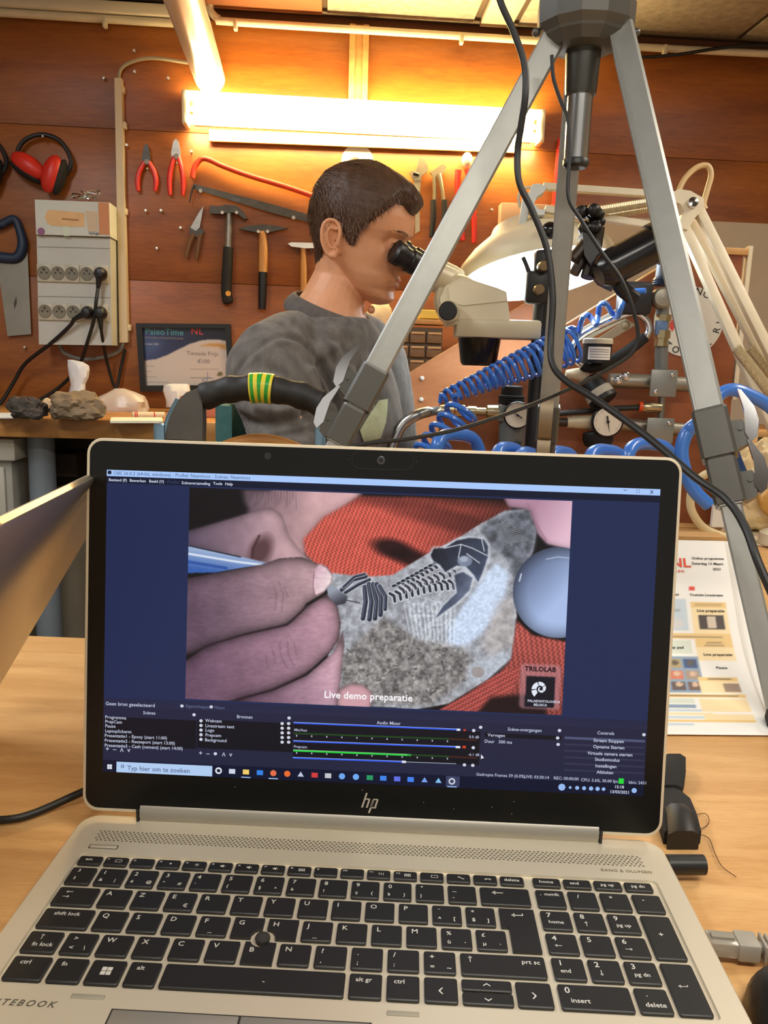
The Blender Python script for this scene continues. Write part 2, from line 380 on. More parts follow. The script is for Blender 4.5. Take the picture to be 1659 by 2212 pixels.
# beige cabinet / printer under the bench at the left edge
pr = wl(30, 950, .50); sp = (pr - W0).dot(WX)
t = thing('drawer_unit', wp(sp - .1, 0, .40), 'beige metal drawer unit under the bench at the far left', 'cabinet')
GB = mat('beige_metal', (186, 180, 164), .5, var=.05, scale=8)
ztop = wl(30, 948, .5).z; s1_ = S_(28, 1000, .5) 
b = MB(); b.box(wp(s1_ - .2, ztop - .03, .36), WX * .42, WN * .30, UP * .06, .006); b.build('lid', GB, t)
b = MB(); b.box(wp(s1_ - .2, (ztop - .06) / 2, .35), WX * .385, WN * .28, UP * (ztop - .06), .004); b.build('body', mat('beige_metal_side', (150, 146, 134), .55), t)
for k in range(3):
    zz = ztop - .075 - k * .16
    b = MB(); b.box(wp(s1_ - .205, zz - .075, .495), WX * .36, WN * .012, UP * .145, .004); dr = b.build('drawer', GB, t)
    b = MB(); b.box(wp(s1_ - .205, zz - .05, .506), WX * .12, WN * .012, UP * .018, .003); b.build('handle', DKGREY, dr)

# ================================================================== fluorescent lamp on the wall
LT = thing('wall_lamp', wl(790, 240), 'twin tube fluorescent wall lamp, lit and overexposed, above the tools', 'lamp')
a0 = wl(402, 232, .06); a1 = wl(1168, 273, .06); ax = (a1 - a0).normalized(); nx = (UP - ax * UP.dot(ax)).normalized()
L = (a1 - a0).length; mid = (a0 + a1) / 2
LAMPM = mat('lamp_housing', (226, 214, 184), .45)
b = MB(); b.box(mid - WN * .045, ax * (L - .03), nx * .075, WN * .03, .004); b.build('housing', LAMPM, LT)
TUBE = mat('fluorescent_tube', (255, 250, 235), .4, emit=(255, 228, 166), estr=80)
for s_ in (1, -1):
    b = MB(); b.cyl(mid + nx * (.034 * s_) - ax * (L / 2 - .006), mid + nx * (.034 * s_) + ax * (L / 2 - .006), .014, n=16); b.build('tube', TUBE, LT)
# round-ended diffusers around each tube (clear), plus end caps
for e in (-1, 1):
    b = MB(); b.box(mid + ax * (e * (L / 2 + .004)) - WN * .02, ax * .016, nx * .098, WN * .062, .004); b.box(mid + ax * (e * (L / 2 - .012)) - WN * .012, ax * .03, nx * .012, WN * .02, .003); b.build('end_cap', LAMPM, LT)
b = MB(); q0 = wl(452, 296, .012); q1 = wl(1120, 322, .012); m2 = (q0 + q1) / 2
b.box(m2 + UP * .004, q1 - q0, UP * .034, WN * .012, .001); b.build('back_strip', mat('lamp_strip', (222, 214, 150), .6), LT)
b = MB(); b.cyl(wl(505, 285, .03), wl(505, 297, .03), .006, n=10); b.build('pull_switch', WHITE, LT)
# white duct pipe coming from the lamp towards the room
ea = P(452, 165, 2.50); eb = P(398, 0, 1.93); dv = (eb - ea); ec = ea + dv * 3.4
t = thing('duct_pipe', ea, 'white plastic duct pipe running from the lit wall lamp out over the room', 'pipe')
b = MB(); b.cyl(ea - dv * .03, ec, .047, n=32); b.build('pipe', mat('white_pvc', (226, 214, 196), .22, coat=.5), t)
for k in (.9, 2.4):
    c = ea + dv * k; b = MB(); b.box((c.x, c.y, (c.z + .045 + ZC) / 2), (.012, 0, 0), (0, .02, 0), (0, 0, ZC - c.z - .045)); b.build('hanger', IVORY, t)
# ================================================================== open laptop
SILV = mat('laptop_silver', (212, 202, 180), .44, .42, bump=.03, bscale=2500)
SILVD = mat('laptop_silver_dark', (150, 146, 136), .45, .5)
KEYM = mat('key_black', (26, 26, 26), .5, bump=.06, bscale=900)
LEG = mat('key_legend', (196, 194, 186), .6)
BEZ = mat('bezel_black', (5, 6, 6), .30, spec=.3, bump=.02, bscale=1500)
LT_ = thing('laptop', (0, -.11, TZ), 'open silver laptop in front, showing a hand preparing a fossil on screen', 'laptop')
KX = lambda x: C.x + (x / 1000 - C.x) * .974
KY = lambda y: C.y + (y / 1000 - C.y) * .974
def rrect(x0, x1, y0, y1, r, z, n=6):
    out = []
    for cx_, cy_, a0 in ((x1 - r, y1 - r, 0), (x0 + r, y1 - r, 90), (x0 + r, y0 + r, 180), (x1 - r, y0 + r, 270)):
        for i in range(n + 1):
            a = math.radians(a0 + 90 * i / n); out.append(Vector((cx_ + r * math.cos(a), cy_ + r * math.sin(a), z)))
    return out
X0, X1, Y0, Y1 = -.1852, .1852, -.243, .0065
kx0, kx1, ky0, ky1 = KX(-176.2), KX(175.6), KY(-130.4), KY(-24.0)
b = MB()
rings = [rrect(X0 + .006, X1 - .006, Y0 + .006, Y1 - .004, .012, TZ + .003), rrect(X0, X1, Y0, Y1, .014, TZ + .011), rrect(X0, X1, Y0, Y1, .014, ZK - .0008), rrect(X0 + .0008, X1 - .0008, Y0 + .0008, Y1 - .0008, .0132, ZK),
         rrect(kx0, kx1, ky0, ky1, .003, ZK), rrect(kx0 + .0004, kx1 - .0004, ky0 + .0004, ky1 - .0004, .003, ZK - .0016)]
b.loft(rings, cap=True); base = b.build('base', SILV, LT_, smooth=40)
for x in (-.14, .14):
    for y in (-.22, -.015): b = MB(); b.cyl((x, y, TZ), (x, y, TZ + .004), .006, n=12); b.build('rubber_foot', RUBBER, LT_)
# --- keys
ROWY = {'f': (-26.9, -34.9), 1: (-38.3, -53.6), 2: (-56.8, -72.1), 3: (-75.3, -90.6), 4: (-93.7, -109.0), 5: (-112.0, -128.0)}
KMESH = {}
def key_geo(wd, ht, poly=None):
    b = MB(); z0, z1 = -.0016, .0002
    if poly is None:
        b.loft([rrect(-wd / 2, wd / 2, -ht / 2, ht / 2, .0012, z0, 3), rrect(-wd / 2, wd / 2, -ht / 2, ht / 2, .0012, z1 - .0004, 3), rrect(-wd / 2 + .0005, wd / 2 - .0005, -ht / 2 + .0005, ht / 2 - .0005, .001, z1, 3)])
    else: b.prism([Vector((x, y, z0)) for x, y in poly], (0, 0, z1 - z0))
    return b
def key(x0, x1, row, legends=(), row2=None, poly=None, ymm=None):
    yt, yb = ymm if ymm else (ROWY[row][0], ROWY[row2 or row][1])
    xa, xb, ya, yb_ = KX(x0), KX(x1), KY(yb), KY(yt)
    k = (round((xb - xa) * 1e4), round((yb_ - ya) * 1e4)); cx_, cy_ = (xa + xb) / 2, (ya + yb_) / 2
    if poly is None and k in KMESH:
        o = bpy.data.objects.new('key', KMESH[k]); reg(o, LT_, (cx_, cy_, ZK))
    else:
        pp = [(KX(px_) - cx_, KY(py_) - cy_) for px_, py_ in poly] if poly else None
        g = key_geo(xb - xa, yb_ - ya, pp); me_o = g.build('key', KEYM, None, smooth=30, org=(0, 0, 0)); COL.objects.unlink(me_o)
        me = me_o.data; bpy.data.objects.remove(me_o); o = bpy.data.objects.new('key', me); reg(o, LT_, (cx_, cy_, ZK))
        if poly is None: KMESH[k] = me
    if legends:
        b = MB()
        for s_, lx, ly, sz in legends:
            if callable(s_): s_(b, KX(x0 + lx), KY(yt - ly), sz / 1000)
            else: b.text(s_, (KX(x0 + lx), KY(yt - ly), ZK + .00028), (1, 0, 0), (0, 1, 0), sz / 1000)
        b.build('legend', LEG, o, smooth=0)
    return o
zl = ZK + .00028
def arrow(dx, dy):
    def f(b, x, y, s):
        d = Vector((dx, dy, 0)); n_ = Vector((-dy, dx, 0)); o = Vector((x, y, zl)); wd = s * .09
        b.quad(o - d * s - n_ * wd, o + d * s - n_ * wd, o + d * s + n_ * wd, o - d * s + n_ * wd) if False else b.add([o - d * s - n_ * wd, o + d * s * .8 - n_ * wd, o + d * s * .8 + n_ * wd, o - d * s + n_ * wd], [(0, 1, 2, 3)])
        b.add([o + d * s, o + d * s * .35 + n_ * s * .5, o + d * s * .35 - n_ * s * .5], [(0, 1, 2)])
    return f
def chev(dx, dy):
    def f(b, x, y, s):
        d = Vector((dx, dy, 0)); n_ = Vector((-dy, dx, 0)); o = Vector((x, y, zl)); t = s * .28
        for q in (1, -1): b.add([o + d * s * .5, o + d * (s * .5 - t * 1.4), o - d * (s * .5 + t * .2) + n_ * q * s * .9, o - d * (s * .5 - t) + n_ * q * s * .9][:: q], [(0, 1, 2, 3)])
    return f
def ret(b, x, y, s):
    arrow(-1, 0)(b, x, y, s); b.add([Vector((x + s, y - s * .09, zl)), Vector((x + s * 1.18, y - s * .09, zl)), Vector((x + s * 1.18, y + s * .5, zl)), Vector((x + s, y + s * .5, zl))], [(0, 1, 2, 3)])
def winlogo(b, x, y, s):
    for i in (0, 1):
        for j in (0, 1):
            xa = x + i * s * .55; ya = y + j * s * .55; b.add([Vector((xa, ya, zl)), Vector((xa + s * .48, ya, zl)), Vector((xa + s * .48, ya + s * .48, zl)), Vector((xa, ya + s * .48, zl))], [(0, 1, 2, 3)])
def icon(kind):
    def f(b, x, y, s):
        R = lambda x0, y0, x1, y1: b.add([Vector((x + x0 * s, y + y0 * s, zl)), Vector((x + x1 * s, y + y0 * s, zl)), Vector((x + x1 * s, y + y1 * s, zl)), Vector((x + x0 * s, y + y1 * s, zl))], [(0, 1, 2, 3)])
        if kind == 'monitor':
            R(-1, .5, 1, .65); R(-1, -.6, 1, -.45); R(-1, -.6, -.85, .65); R(.85, -.6, 1, .65)
        elif kind == 'speaker':
            R(-.8, -.3, -.3, .3); b.add([Vector((x - .3 * s, y - .3 * s, zl)), Vector((x + .2 * s, y - .7 * s, zl)), Vector((x + .2 * s, y + .7 * s, zl)), Vector((x - .3 * s, y + .3 * s, zl))], [(0, 1, 2, 3)]); R(.5, -.3, .62, .3)
        elif kind == 'sun':
            for a in range(8):
                c_, s2 = math.cos(a * math.pi / 4), math.sin(a * math.pi / 4); b.add([Vector((x + (c_ * .2 - s2 * .1) * s, y + (s2 * .2 + c_ * .1) * s, zl)), Vector((x + (c_ * .2 + s2 * .1) * s, y + (s2 * .2 - c_ * .1) * s, zl)), Vector((x + c_ * .8 * s, y + s2 * .8 * s, zl))], [(0, 1, 2)])
        elif kind == 'dot': R(-.3, -.3, .3, .3)
        elif kind == 'grid':
            for i in range(4): R(-1 + i * .5, -.6, -.65 + i * .5, -.1); R(-1 + i * .5, .1, -.65 + i * .5, .6)
        elif kind == 'phone': R(-.9, .1, -.4, .5); R(.3, -.6, .9, -.3); b.add([Vector((x - .6 * s, y + .2 * s, zl)), Vector((x + .4 * s, y - .55 * s, zl)), Vector((x + .6 * s, y - .35 * s, zl)), Vector((x - .4 * s, y + .4 * s, zl))], [(0, 1, 2, 3)])
        elif kind == 'hang': R(-.9, -.1, .9, .2); R(-.9, -.35, -.5, 0); R(.5, -.35, .9, 0)
        elif kind == 'wifi':
            for i in (-.6, 0, .6): R(i - .08, -.5, i + .08, .5)
    return f
fn = ['esc', 'monitor', None, 'dot', 'sun', 'speaker', 'speaker', 'speaker', 'grid', None, None, 'wifi', 'grid', 'monitor', 'phone', 'hang', 'delete']
for i, l in enumerate(fn):
    x0 = -174.8 + 15.97 * i; lg = []
    if l == 'esc': lg = [('esc', 4, 4.6, 3.4)]
    elif l == 'delete': lg = [('delete', 2.2, 4.9, 3.6)]
    elif l: lg = [(icon(l), 8.5, 4.0, 2.0)]
    if 1 <= i <= 12: lg.append(('f%d' % i, 1.4, 3.2, 2.0))
    key(x0, x0 + 14.0, 'f', lg)
for i, l in enumerate(('home', 'end', 'pg up', 'pg dn')): key(100.3 + 18.2 * i, 100.3 + 18.2 * i + 16.2, 'f', [(l, 3.6, 5.0, 3.6)])
SZ = 4.6
key(-174.8, -160.1, 1, [('3', 4, 4.6, 3.6), ('2', 4, 11.5, 3.2)])
for i, (a, bq, c) in enumerate([('1', '&', '|'), ('2', 'é', '@'), ('3', '"', '#'), ('4', "'", ''), ('5', '(', ''), ('6', '§', '^'), ('7', 'è', ''), ('8', '!', ''), ('9', 'ç', '{'), ('0', 'à', '}'), ('°', ')', ''), ('_', '-', '')]):
    x0 = -157.9 + 18.8 * i; lg = [(a, 2.6, 5.6, 4.4), (bq, 2.4, 12.2, 3.6)]
    if c: lg.append((c, 11.5, 12.2, 3.4))
    key(x0, x0 + 16.3, 1, lg)
key(67.7, 96.3, 1, [(arrow(-1, 0), 10, 5, 3.2)])
key(-174.6, -151.2, 2, [(arrow(-1, 0), 7, 4.5, 2.0), (arrow(1, 0), 6.5, 8.6, 2.0)])
for i, l in enumerate('AZERTYUIOP'):
    x0 = -148.7 + 18.8 * i; key(x0, x0 + 16.3, 2, [(l, 2.6, 5.8, SZ)] + ([('€', 10.5, 12.6, 4)] if l == 'E' else []))
key(39.3, 55.6, 2, [('¨', 3, 6, 4), ('^', 3, 12.8, 4), ('[', 11.5, 12.2, 3.6)]); key(58.1, 74.4, 2, [('*', 3, 6, 4), ('$', 3, 12.2, 3.8), (']', 11.5, 12.2, 3.6)])
key(77.0, 96.6, 2, [(ret, 9.5, 5.5, 3.0)], row2=3, poly=[(77, -56.8), (96.6, -56.8), (96.6, -90.6), (81.2, -90.6), (81.2, -72.1), (77, -72.1)])
key(-174.4, -146.8, 3, [('shift lock', 6, 5.5, 3.8)])
for i, l in enumerate('QSDFGHJKLM'):
    x0 = -144.3 + 18.8 * i; lg = [(l, 2.6, 5.8, SZ)]
    if l in 'FJ': lg.append(('_', 6.2, 13.0, 4.4))
    pl = None
    if l == 'G': pl = [(x0, -75.3), (x0 + 16.3, -75.3), (x0 + 16.3, -83.4), (x0 + 13.0, -84.6), (x0 + 11.2, -87.5), (x0 + 11.0, -90.6), (x0, -90.6)]
    if l == 'H': pl = [(x0, -75.3), (x0 + 16.3, -75.3), (x0 + 16.3, -90.6), (x0 + 5.4, -90.6), (x0 + 5.0, -87.2), (x0 + 3.0, -84.4), (x0, -83.4)]
    key(x0, x0 + 16.3, 3, lg, poly=pl)
key(43.7, 60.0, 3, [('%', 2.8, 5.6, 3.8), ('ù', 3, 12.2, 3.8), ('´', 11.8, 13.4, 4)]); key(62.5, 78.7, 3, [('£', 2.8, 5.6, 3.8), ('µ', 3, 12.2, 3.8), ('`', 11.8, 13.4, 4)])
key(-174.2, -156.3, 4, [(arrow(0, 1), 7.5, 4.2, 1.9), ('fn lock', 4.6, 11.2, 3.9)])
key(-153.8, -137.6, 4, [('>', 4, 5.6, 4), ('<', 4, 12.4, 4), ('\\', 11.5, 12.4, 4)])
for i, (l, l2) in enumerate([('W', ''), ('X', ''), ('C', ''), ('V', ''), ('B', ''), ('N', ''), ('?', ','), ('.', ';'), ('/', ':'), ('+', '=')]):
    x0 = -135.1 + 18.8 * i; lg = [(l, 2.8, 5.8, SZ)] + ([(l2, 3, 12.6, 4)] if l2 else []); pl = None
    if l == '+': lg.append(('~', 11.6, 13, 4))
    if l == 'B':
        lg = [(l, 3.0, 7.4, SZ)]
        pl = [(x0, -93.7), (x0 + 2.6, -93.7), (x0 + 3.6, -95.6), (x0 + 6.0, -97.2), (x0 + 9.0, -97.2), (x0 + 11.4, -95.8), (x0 + 12.6, -93.7), (x0 + 16.3, -93.7), (x0 + 16.3, -109), (x0, -109)]
    key(x0, x0 + 16.3, 4, lg, poly=pl)
key(53.0, 96.6, 4, [(arrow(0, 1), 5, 4.5, 2.2), ('prt sc', 31.5, 6, 4)])
key(-174.0, -154.5, 5, [('ctrl', 4.4, 5.6, 3.9)]); key(-152.2, -135.6, 5, [('fn', 3.8, 5.6, 3.9)]); key(-133.4, -116.2, 5, [(winlogo, 6.2, 10.2, 5.0)])
key(-114.0, -98.4, 5, [('alt', 3.8, 5.6, 3.9)]); key(-96.2, -5.4, 5, [('-', 50, 10.2, 4)]); key(-3.2, 13.0, 5, [('alt gr', 3.0, 5.6, 3.8)]); key(15.4, 31.6, 5, [('ctrl', 3.4, 5.6, 3.9)])
key(34.0, 50.4, 5, [(chev(-1, 0), 8, 9, 2.2)]); key(79.4, 96.8, 5, [(chev(1, 0), 8.5, 9, 2.2)])
key(52.6, 77.4, 5, [(chev(0, 1), 12.4, 3.4, 1.9)], ymm=(-112.0, -119.3)); key(52.6, 77.4, 5, [(chev(0, -1), 12.4, 4.6, 1.9)], ymm=(-120.5, -128.0))
npx = [100.3 + 18.72 * i for i in range(4)]
for i, l in enumerate(('numlk', '/', '*', '-')): key(npx[i], npx[i] + 16.3, 1, [('.', 2.2, 5.2, 4), (l, 4.8, 5.2, 3.4)] if l == 'numlk' else [(l, 5, 6.2, 4.4)])
for i, (l, l2) in enumerate((('7', 'home'), ('8', (0, 1)), ('9', 'pg up'))): key(npx[i], npx[i] + 16.3, 2, [(l, 3, 5.6, 5), (l2, 3.4, 10.6, 3.6) if isinstance(l2, str) else (arrow(*l2), 5.6, 9.6, 1.9)])
for i, (l, l2) in enumerate((('4', (-1, 0)), ('5', None), ('6', (1, 0)))): key(npx[i], npx[i] + 16.3, 3, [(l, 3, 5.6, 5)] + ([(arrow(*l2), 5.6, 9.6, 1.9)] if l2 else []))
for i, (l, l2) in enumerate((('1', 'end'), ('2', (0, -1)), ('3', 'pg dn'))): key(npx[i], npx[i] + 16.3, 4, [(l, 3, 5.6, 5), (l2, 3.4, 10.6, 3.6) if isinstance(l2, str) else (arrow(*l2), 5.6, 9.6, 1.9)])
key(npx[3], npx[3] + 16.3, 2, [('+', 6, 17, 5)], row2=3); key(npx[3], npx[3] + 16.3, 4, [(ret, 7, 16, 2.2)], row2=5)
key(npx[0], npx[1] + 16.6, 5, [('0', 3, 6, 5.4), ('insert', 5, 12, 4)]); key(npx[2] + .3, npx[2] + 16.3, 5, [('.', 5, 5.6, 4.4), ('delete', 3.2, 12.2, 4)])
# --- pointing stick
sx, sy = KX(-51.3), KY(-91.5); b = MB(); b.lathe((sx, sy, ZK - .0016), (0, 0, 1), [(0, .0034), (.0012, .0036), (.0026, .0040), (.0034, .0037), (.0038, .0025), (.0039, .0001)], 24); st = b.build('pointing_stick', mat('stick_rubber', (40, 38, 36), .8), LT_)
b = MB()
for i in range(-3, 4):
    for j in range(-3, 4):
        if i * i + j * j < 11: b.ball((sx + i * .00092 + (j % 2) * .00046, sy + j * .00085, ZK + .0022 - .00004 * (i * i + j * j)), .00034, 6, 4)
b.build('grip_dots', mat('stick_dots', (70, 66, 60), .8), st)
# --- speaker grille: small raised dimples in staggered rows
b = MB(); 
for r in range(6):
    y = KY(-.4 - r * 1.95); n = 128
    for i in range(n):
        x = KX(-173 + (346.0 * (i + (r % 2) * .5) / n))
        if abs(x) > .172: continue
        s_ = .00085; up = 1 if (i + r) % 2 else -1
        b.add([(x - s_, y - s_ * .7 * up, ZK + .0001), (x + s_, y - s_ * .7 * up, ZK + .0001), (x, y + s_ * .9 * up, ZK + .0001)], [(0, 1, 2) if up > 0 else (0, 2, 1)])
g = b.build('speaker_grille', mat('grille_holes', (96, 88, 74), .6, .3), LT_, smooth=0); g['kind'] = 'stuff'
b = MB(); b.abox(KX(-173.9), KX(-155.8), KY(-19.1), KY(-15.1), ZK - .0005, ZK + .0001); b.build('power_button_gap', mat('gap_dark', (40, 38, 34), .7), LT_)
b = MB(); b.abox(KX(-173.4), KX(-156.3), KY(-18.6), KY(-15.6), ZK - .0005, ZK + .0004, .0006); b.build('power_button', SILV, LT_)
b = MB(); b.text('BANG & OLUFSEN', (KX(144), KY(-17.2), ZK + .0002), (1, 0, 0), (0, 1, 0), .0034, space=1.12); b.build('speaker_lettering', mat('lettering_tan', (126, 112, 88), .5), LT_, smooth=0)
b = MB(); b.text('HP  ELITEBOOK', (KX(-202) + .0125, KY(-144), ZK + .0002), (1, 0, 0), (0, 1, 0), .0052, shear=.25, space=1.35); b.build('model_lettering', mat('lettering_grey', (112, 106, 94), .4, .5), LT_, smooth=0)
for x0, x1 in ((-135.5, -119.0), (15.8, 31.4)): b = MB(); b.abox(KX(x0), KX(x1), KY(-138.0), KY(-134.9), ZK - .0006, ZK + .0005, .0012); b.build('palm_bumper', mat('bumper_grey', (146, 140, 124), .6), LT_)
# --- touchpad with its two buttons
b = MB(); b.abox(KX(-113.4), KX(9.2), KY(-232), KY(-142.6), ZK - .001, ZK + .00005); b.build('touchpad_gap', mat('gap_dark', (40, 38, 34), .7), LT_)
for x0, x1 in ((-112.7, -52.9), (-52.1, 8.5)): b = MB(); b.abox(KX(x0), KX(x1), KY(-158.5), KY(-143.2), ZK - .001, ZK + .0004, .0008); b.build('touchpad_button', mat('touch_button', (168, 164, 154), .35, .5), LT_)
b = MB(); b.abox(KX(-112.7), KX(8.5), KY(-231), KY(-159.3), ZK - .001, ZK + .0003, .0006); b.build('touchpad', SILV, LT_)

# ------------------------------------------------------------------ lid
TH = .1223
LO = Vector((0, 0, .0018 + ZD)); LU = Vector((0, math.sin(TH), math.cos(TH))); LN = Vector((0, -math.cos(TH), math.sin(TH)))   # LN faces the user
def lp(x, v, n=0.0): return LO + Vector((x / 1000, 0, 0)) + LU * (v / 1000) + LN * n
def lidmm(px, py):
    r = ray(px, py); q = C + r * ((LO - C).dot(LN) / r.dot(LN)) - LO; return q.x * 1000, q.dot(LU) * 1000
def lrect(x0, x1, v0, v1, r, n_, k=6): return [lp(p.x * 1000, p.y * 1000, n_) for p in rrect(x0 / 1000, x1 / 1000, v0 / 1000, v1 / 1000, r / 1000, 0, k)]
b = MB(); b.loft([lrect(-184, 184, 13, 249.5, 9, -.0068), lrect(-185.2, 185.2, 11.4, 251, 10, -.005), lrect(-185.2, 185.2, 11.4, 251, 10, -.0006), lrect(-184.8, 184.8, 11.8, 250.6, 9.6, .0002), lrect(-183.2, 183.2, 13.6, 249.2, 8.2, .0004), lrect(-183.2, 183.2, 13.6, 249.2, 8.2, -.0004)]); LID = b.build('lid', SILV, LT_, smooth=40)
b = MB(); b.loft([lrect(-183.2, 183.2, 13.6, 249.2, 8.2, -.0006), lrect(-183.2, 183.2, 13.6, 249.2, 8.2, .0)]); b.build('bezel', BEZ, LID)
# hinge bar between lid and base
b = MB(); 
prof = [(-.003, -.0005), (-.0045, .004), (-.003, .0095), (.002, .0125), (.008, .0125), (.011, .006), (.010, -.004)]
b.loft([[Vector((x, y + .004, ZK + z)) for y, z in prof] for x in (-.1475, .1455)]); b.build('hinge_bar', SILVD, LT_, smooth=50)
for x in (-.1488, .1468): b = MB(); b.abox(x - .0008, x + .0008, -.0005, .012, ZK, ZK + .009); b.build('hinge_slot', BLK, LT_)
# webcam with sliding shutter, status dots
cmx = -0.4; b = MB(); pts = []
for i in range(40):
    a = 2 * math.pi * i / 40; pts.append(lp(cmx + 1 + (13.5 if math.cos(a) > 0 else -13.5) + 5.6 * math.cos(a), 243.0 + 5.6 * math.sin(a), .0004))
b.tube(pts, .00018, 6, closed=True); b.build('shutter_outline', mat('bezel_line', (34, 36, 38), .4), LID)
b = MB(); b.lathe(lp(cmx, 243, 0), LN, [(0, .0026), (.0006, .0026), (.0008, .0022), (.0008, .0012), (.0003, .0010)], 24); b.build('webcam_ring', mat('cam_ring', (52, 54, 58), .3), LID)
b = MB(); b.lathe(lp(cmx, 243, .0003), LN, [(0, .0010), (.0003, .0009), (.0004, .0001)], 16); b.build('webcam_lens', mat('cam_lens', (14, 16, 22), .05), LID)
for x, vv_, rr in ((-20.5, 243, .0005), (21.6, 243, .0005), (-71, 243.3, .0022)): b = MB(); b.cyl(lp(x, vv_, 0), lp(x, vv_, .0004), rr, n=14); b.build('sensor_dot', mat('sensor_dark', (26, 28, 30), .25), LID)
# maker emblem on the chin: slanted strokes
b = MB(); sl = .29
def stroke(x, v0, v1, wd=1.15): b.add([lp(x + v0 * sl, 25 + v0, .0006), lp(x + wd + v0 * sl, 25 + v0, .0006), lp(x + wd + v1 * sl, 25 + v1, .0006), lp(x + v1 * sl, 25 + v1, .0006)], [(0, 1, 2, 3)])
stroke(-4.6, -3.0, 6.6); stroke(-1.6, -3.0, 2.6); stroke(1.0, -3.0, 2.6); stroke(-.2, -6.2, 2.6) if False else None
stroke(.9, -6.4, 2.6); stroke(3.6, -3.0, 2.6)
b.add([lp(-3.4 + .7, 27.2, .0006), lp(-.2, 27.2, .0006), lp(.1, 28.1, .0006), lp(-3.1 + .7, 28.1, .0006)], [(0, 1, 2, 3)]); b.add([lp(1.9, 27.2, .0006), lp(4.8, 27.2, .0006), lp(5.1, 28.1, .0006), lp(2.2, 28.1, .0006)], [(0, 1, 2, 3)]); b.add([lp(1.1, 21.8, .0006), lp(4.0, 21.8, .0006), lp(4.3, 22.7, .0006), lp(1.4, 22.7, .0006)], [(0, 1, 2, 3)])
b.build('emblem', mat('emblem_chrome', (214, 206, 192), .25, .6), LID, smooth=0)
b = MB()
for px_, py_ in ((508, 1699), (783, 1706), (915, 1733), (1062, 1743), (1105, 1757), (1110, 1731), (980, 1747)):
    x, v = lidmm(px_, py_); b.add([lp(x - .35, v - .25, .0006), lp(x + .35, v, .0006), lp(x + .1, v + .4, .0006)], [(0, 1, 2)])
d = b.build('dust_specks', mat('dust', (190, 180, 160), .8), LID, smooth=0); d['kind'] = 'stuff'
# ================================================================== what the laptop screen shows (flat, on the display plane)
def emat(rgb, k=1.0):
    n = 'screen_glow_%d_%d_%d' % tuple(rgb)
    if n in MATS: return MATS[n]
    m = mat(n, (2, 2, 3), .35, spec=.18, emit=rgb, estr=k); return m
SCR = MB().add([lp(-172.1, 37.6, .0005), lp(172.1, 37.6, .0005), lp(172.1, 231.2, .0005), lp(-172.1, 231.2, .0005)], [(0, 1, 2, 3)]).build('screen', emat((33, 43, 80)), LT_, smooth=0)
def srect(x0, x1, v0, v1, rgb, name, n_=.0006):
    return MB().add([lp(x0, v0, n_), lp(x1, v0, n_), lp(x1, v1, n_), lp(x0, v1, n_)], [(0, 1, 2, 3)]).build(name, emat(rgb), SCR, smooth=0)
# ---- numpy painting helpers working in photograph pixels
_vn = {}
def vnoise(x, y, s, seed=0):
    k = seed
    if k not in _vn: _vn[k] = np.random.default_rng(seed + 11).random((64, 64))
    g = _vn[k]; u, v = x / s, y / s; iu, iv = np.floor(u).astype(int), np.floor(v).astype(int); fu, fv = u - iu, v - iv
    fu = fu * fu * (3 - 2 * fu); fv = fv * fv * (3 - 2 * fv); a = lambda i, j: g[(iv + j) % 64, (iu + i) % 64]
    return a(0, 0) * (1 - fu) * (1 - fv) + a(1, 0) * fu * (1 - fv) + a(0, 1) * (1 - fu) * fv + a(1, 1) * fu * fv
def fbm(x, y, s, seed=0, o=4): return sum(vnoise(x, y, s / 2 ** i, seed + i) / 2 ** (i + 1) for i in range(o)) / (1 - .5 ** o)
def blur(a, k):
    if k < 1: return a
    for ax_ in (0, 1):
        p = np.pad(a, [(k, k) if i == ax_ else (0, 0) for i in (0, 1)], mode='edge'); cs = np.cumsum(p, axis=ax_)
        cs = np.concatenate([np.zeros_like(np.take(cs, [0], axis=ax_)), cs], axis=ax_); n = a.shape[ax_]
        a = (np.take(cs, range(2 * k + 1, 2 * k + 1 + n), axis=ax_) - np.take(cs, range(0, n), axis=ax_)) / (2 * k + 1)
    return a
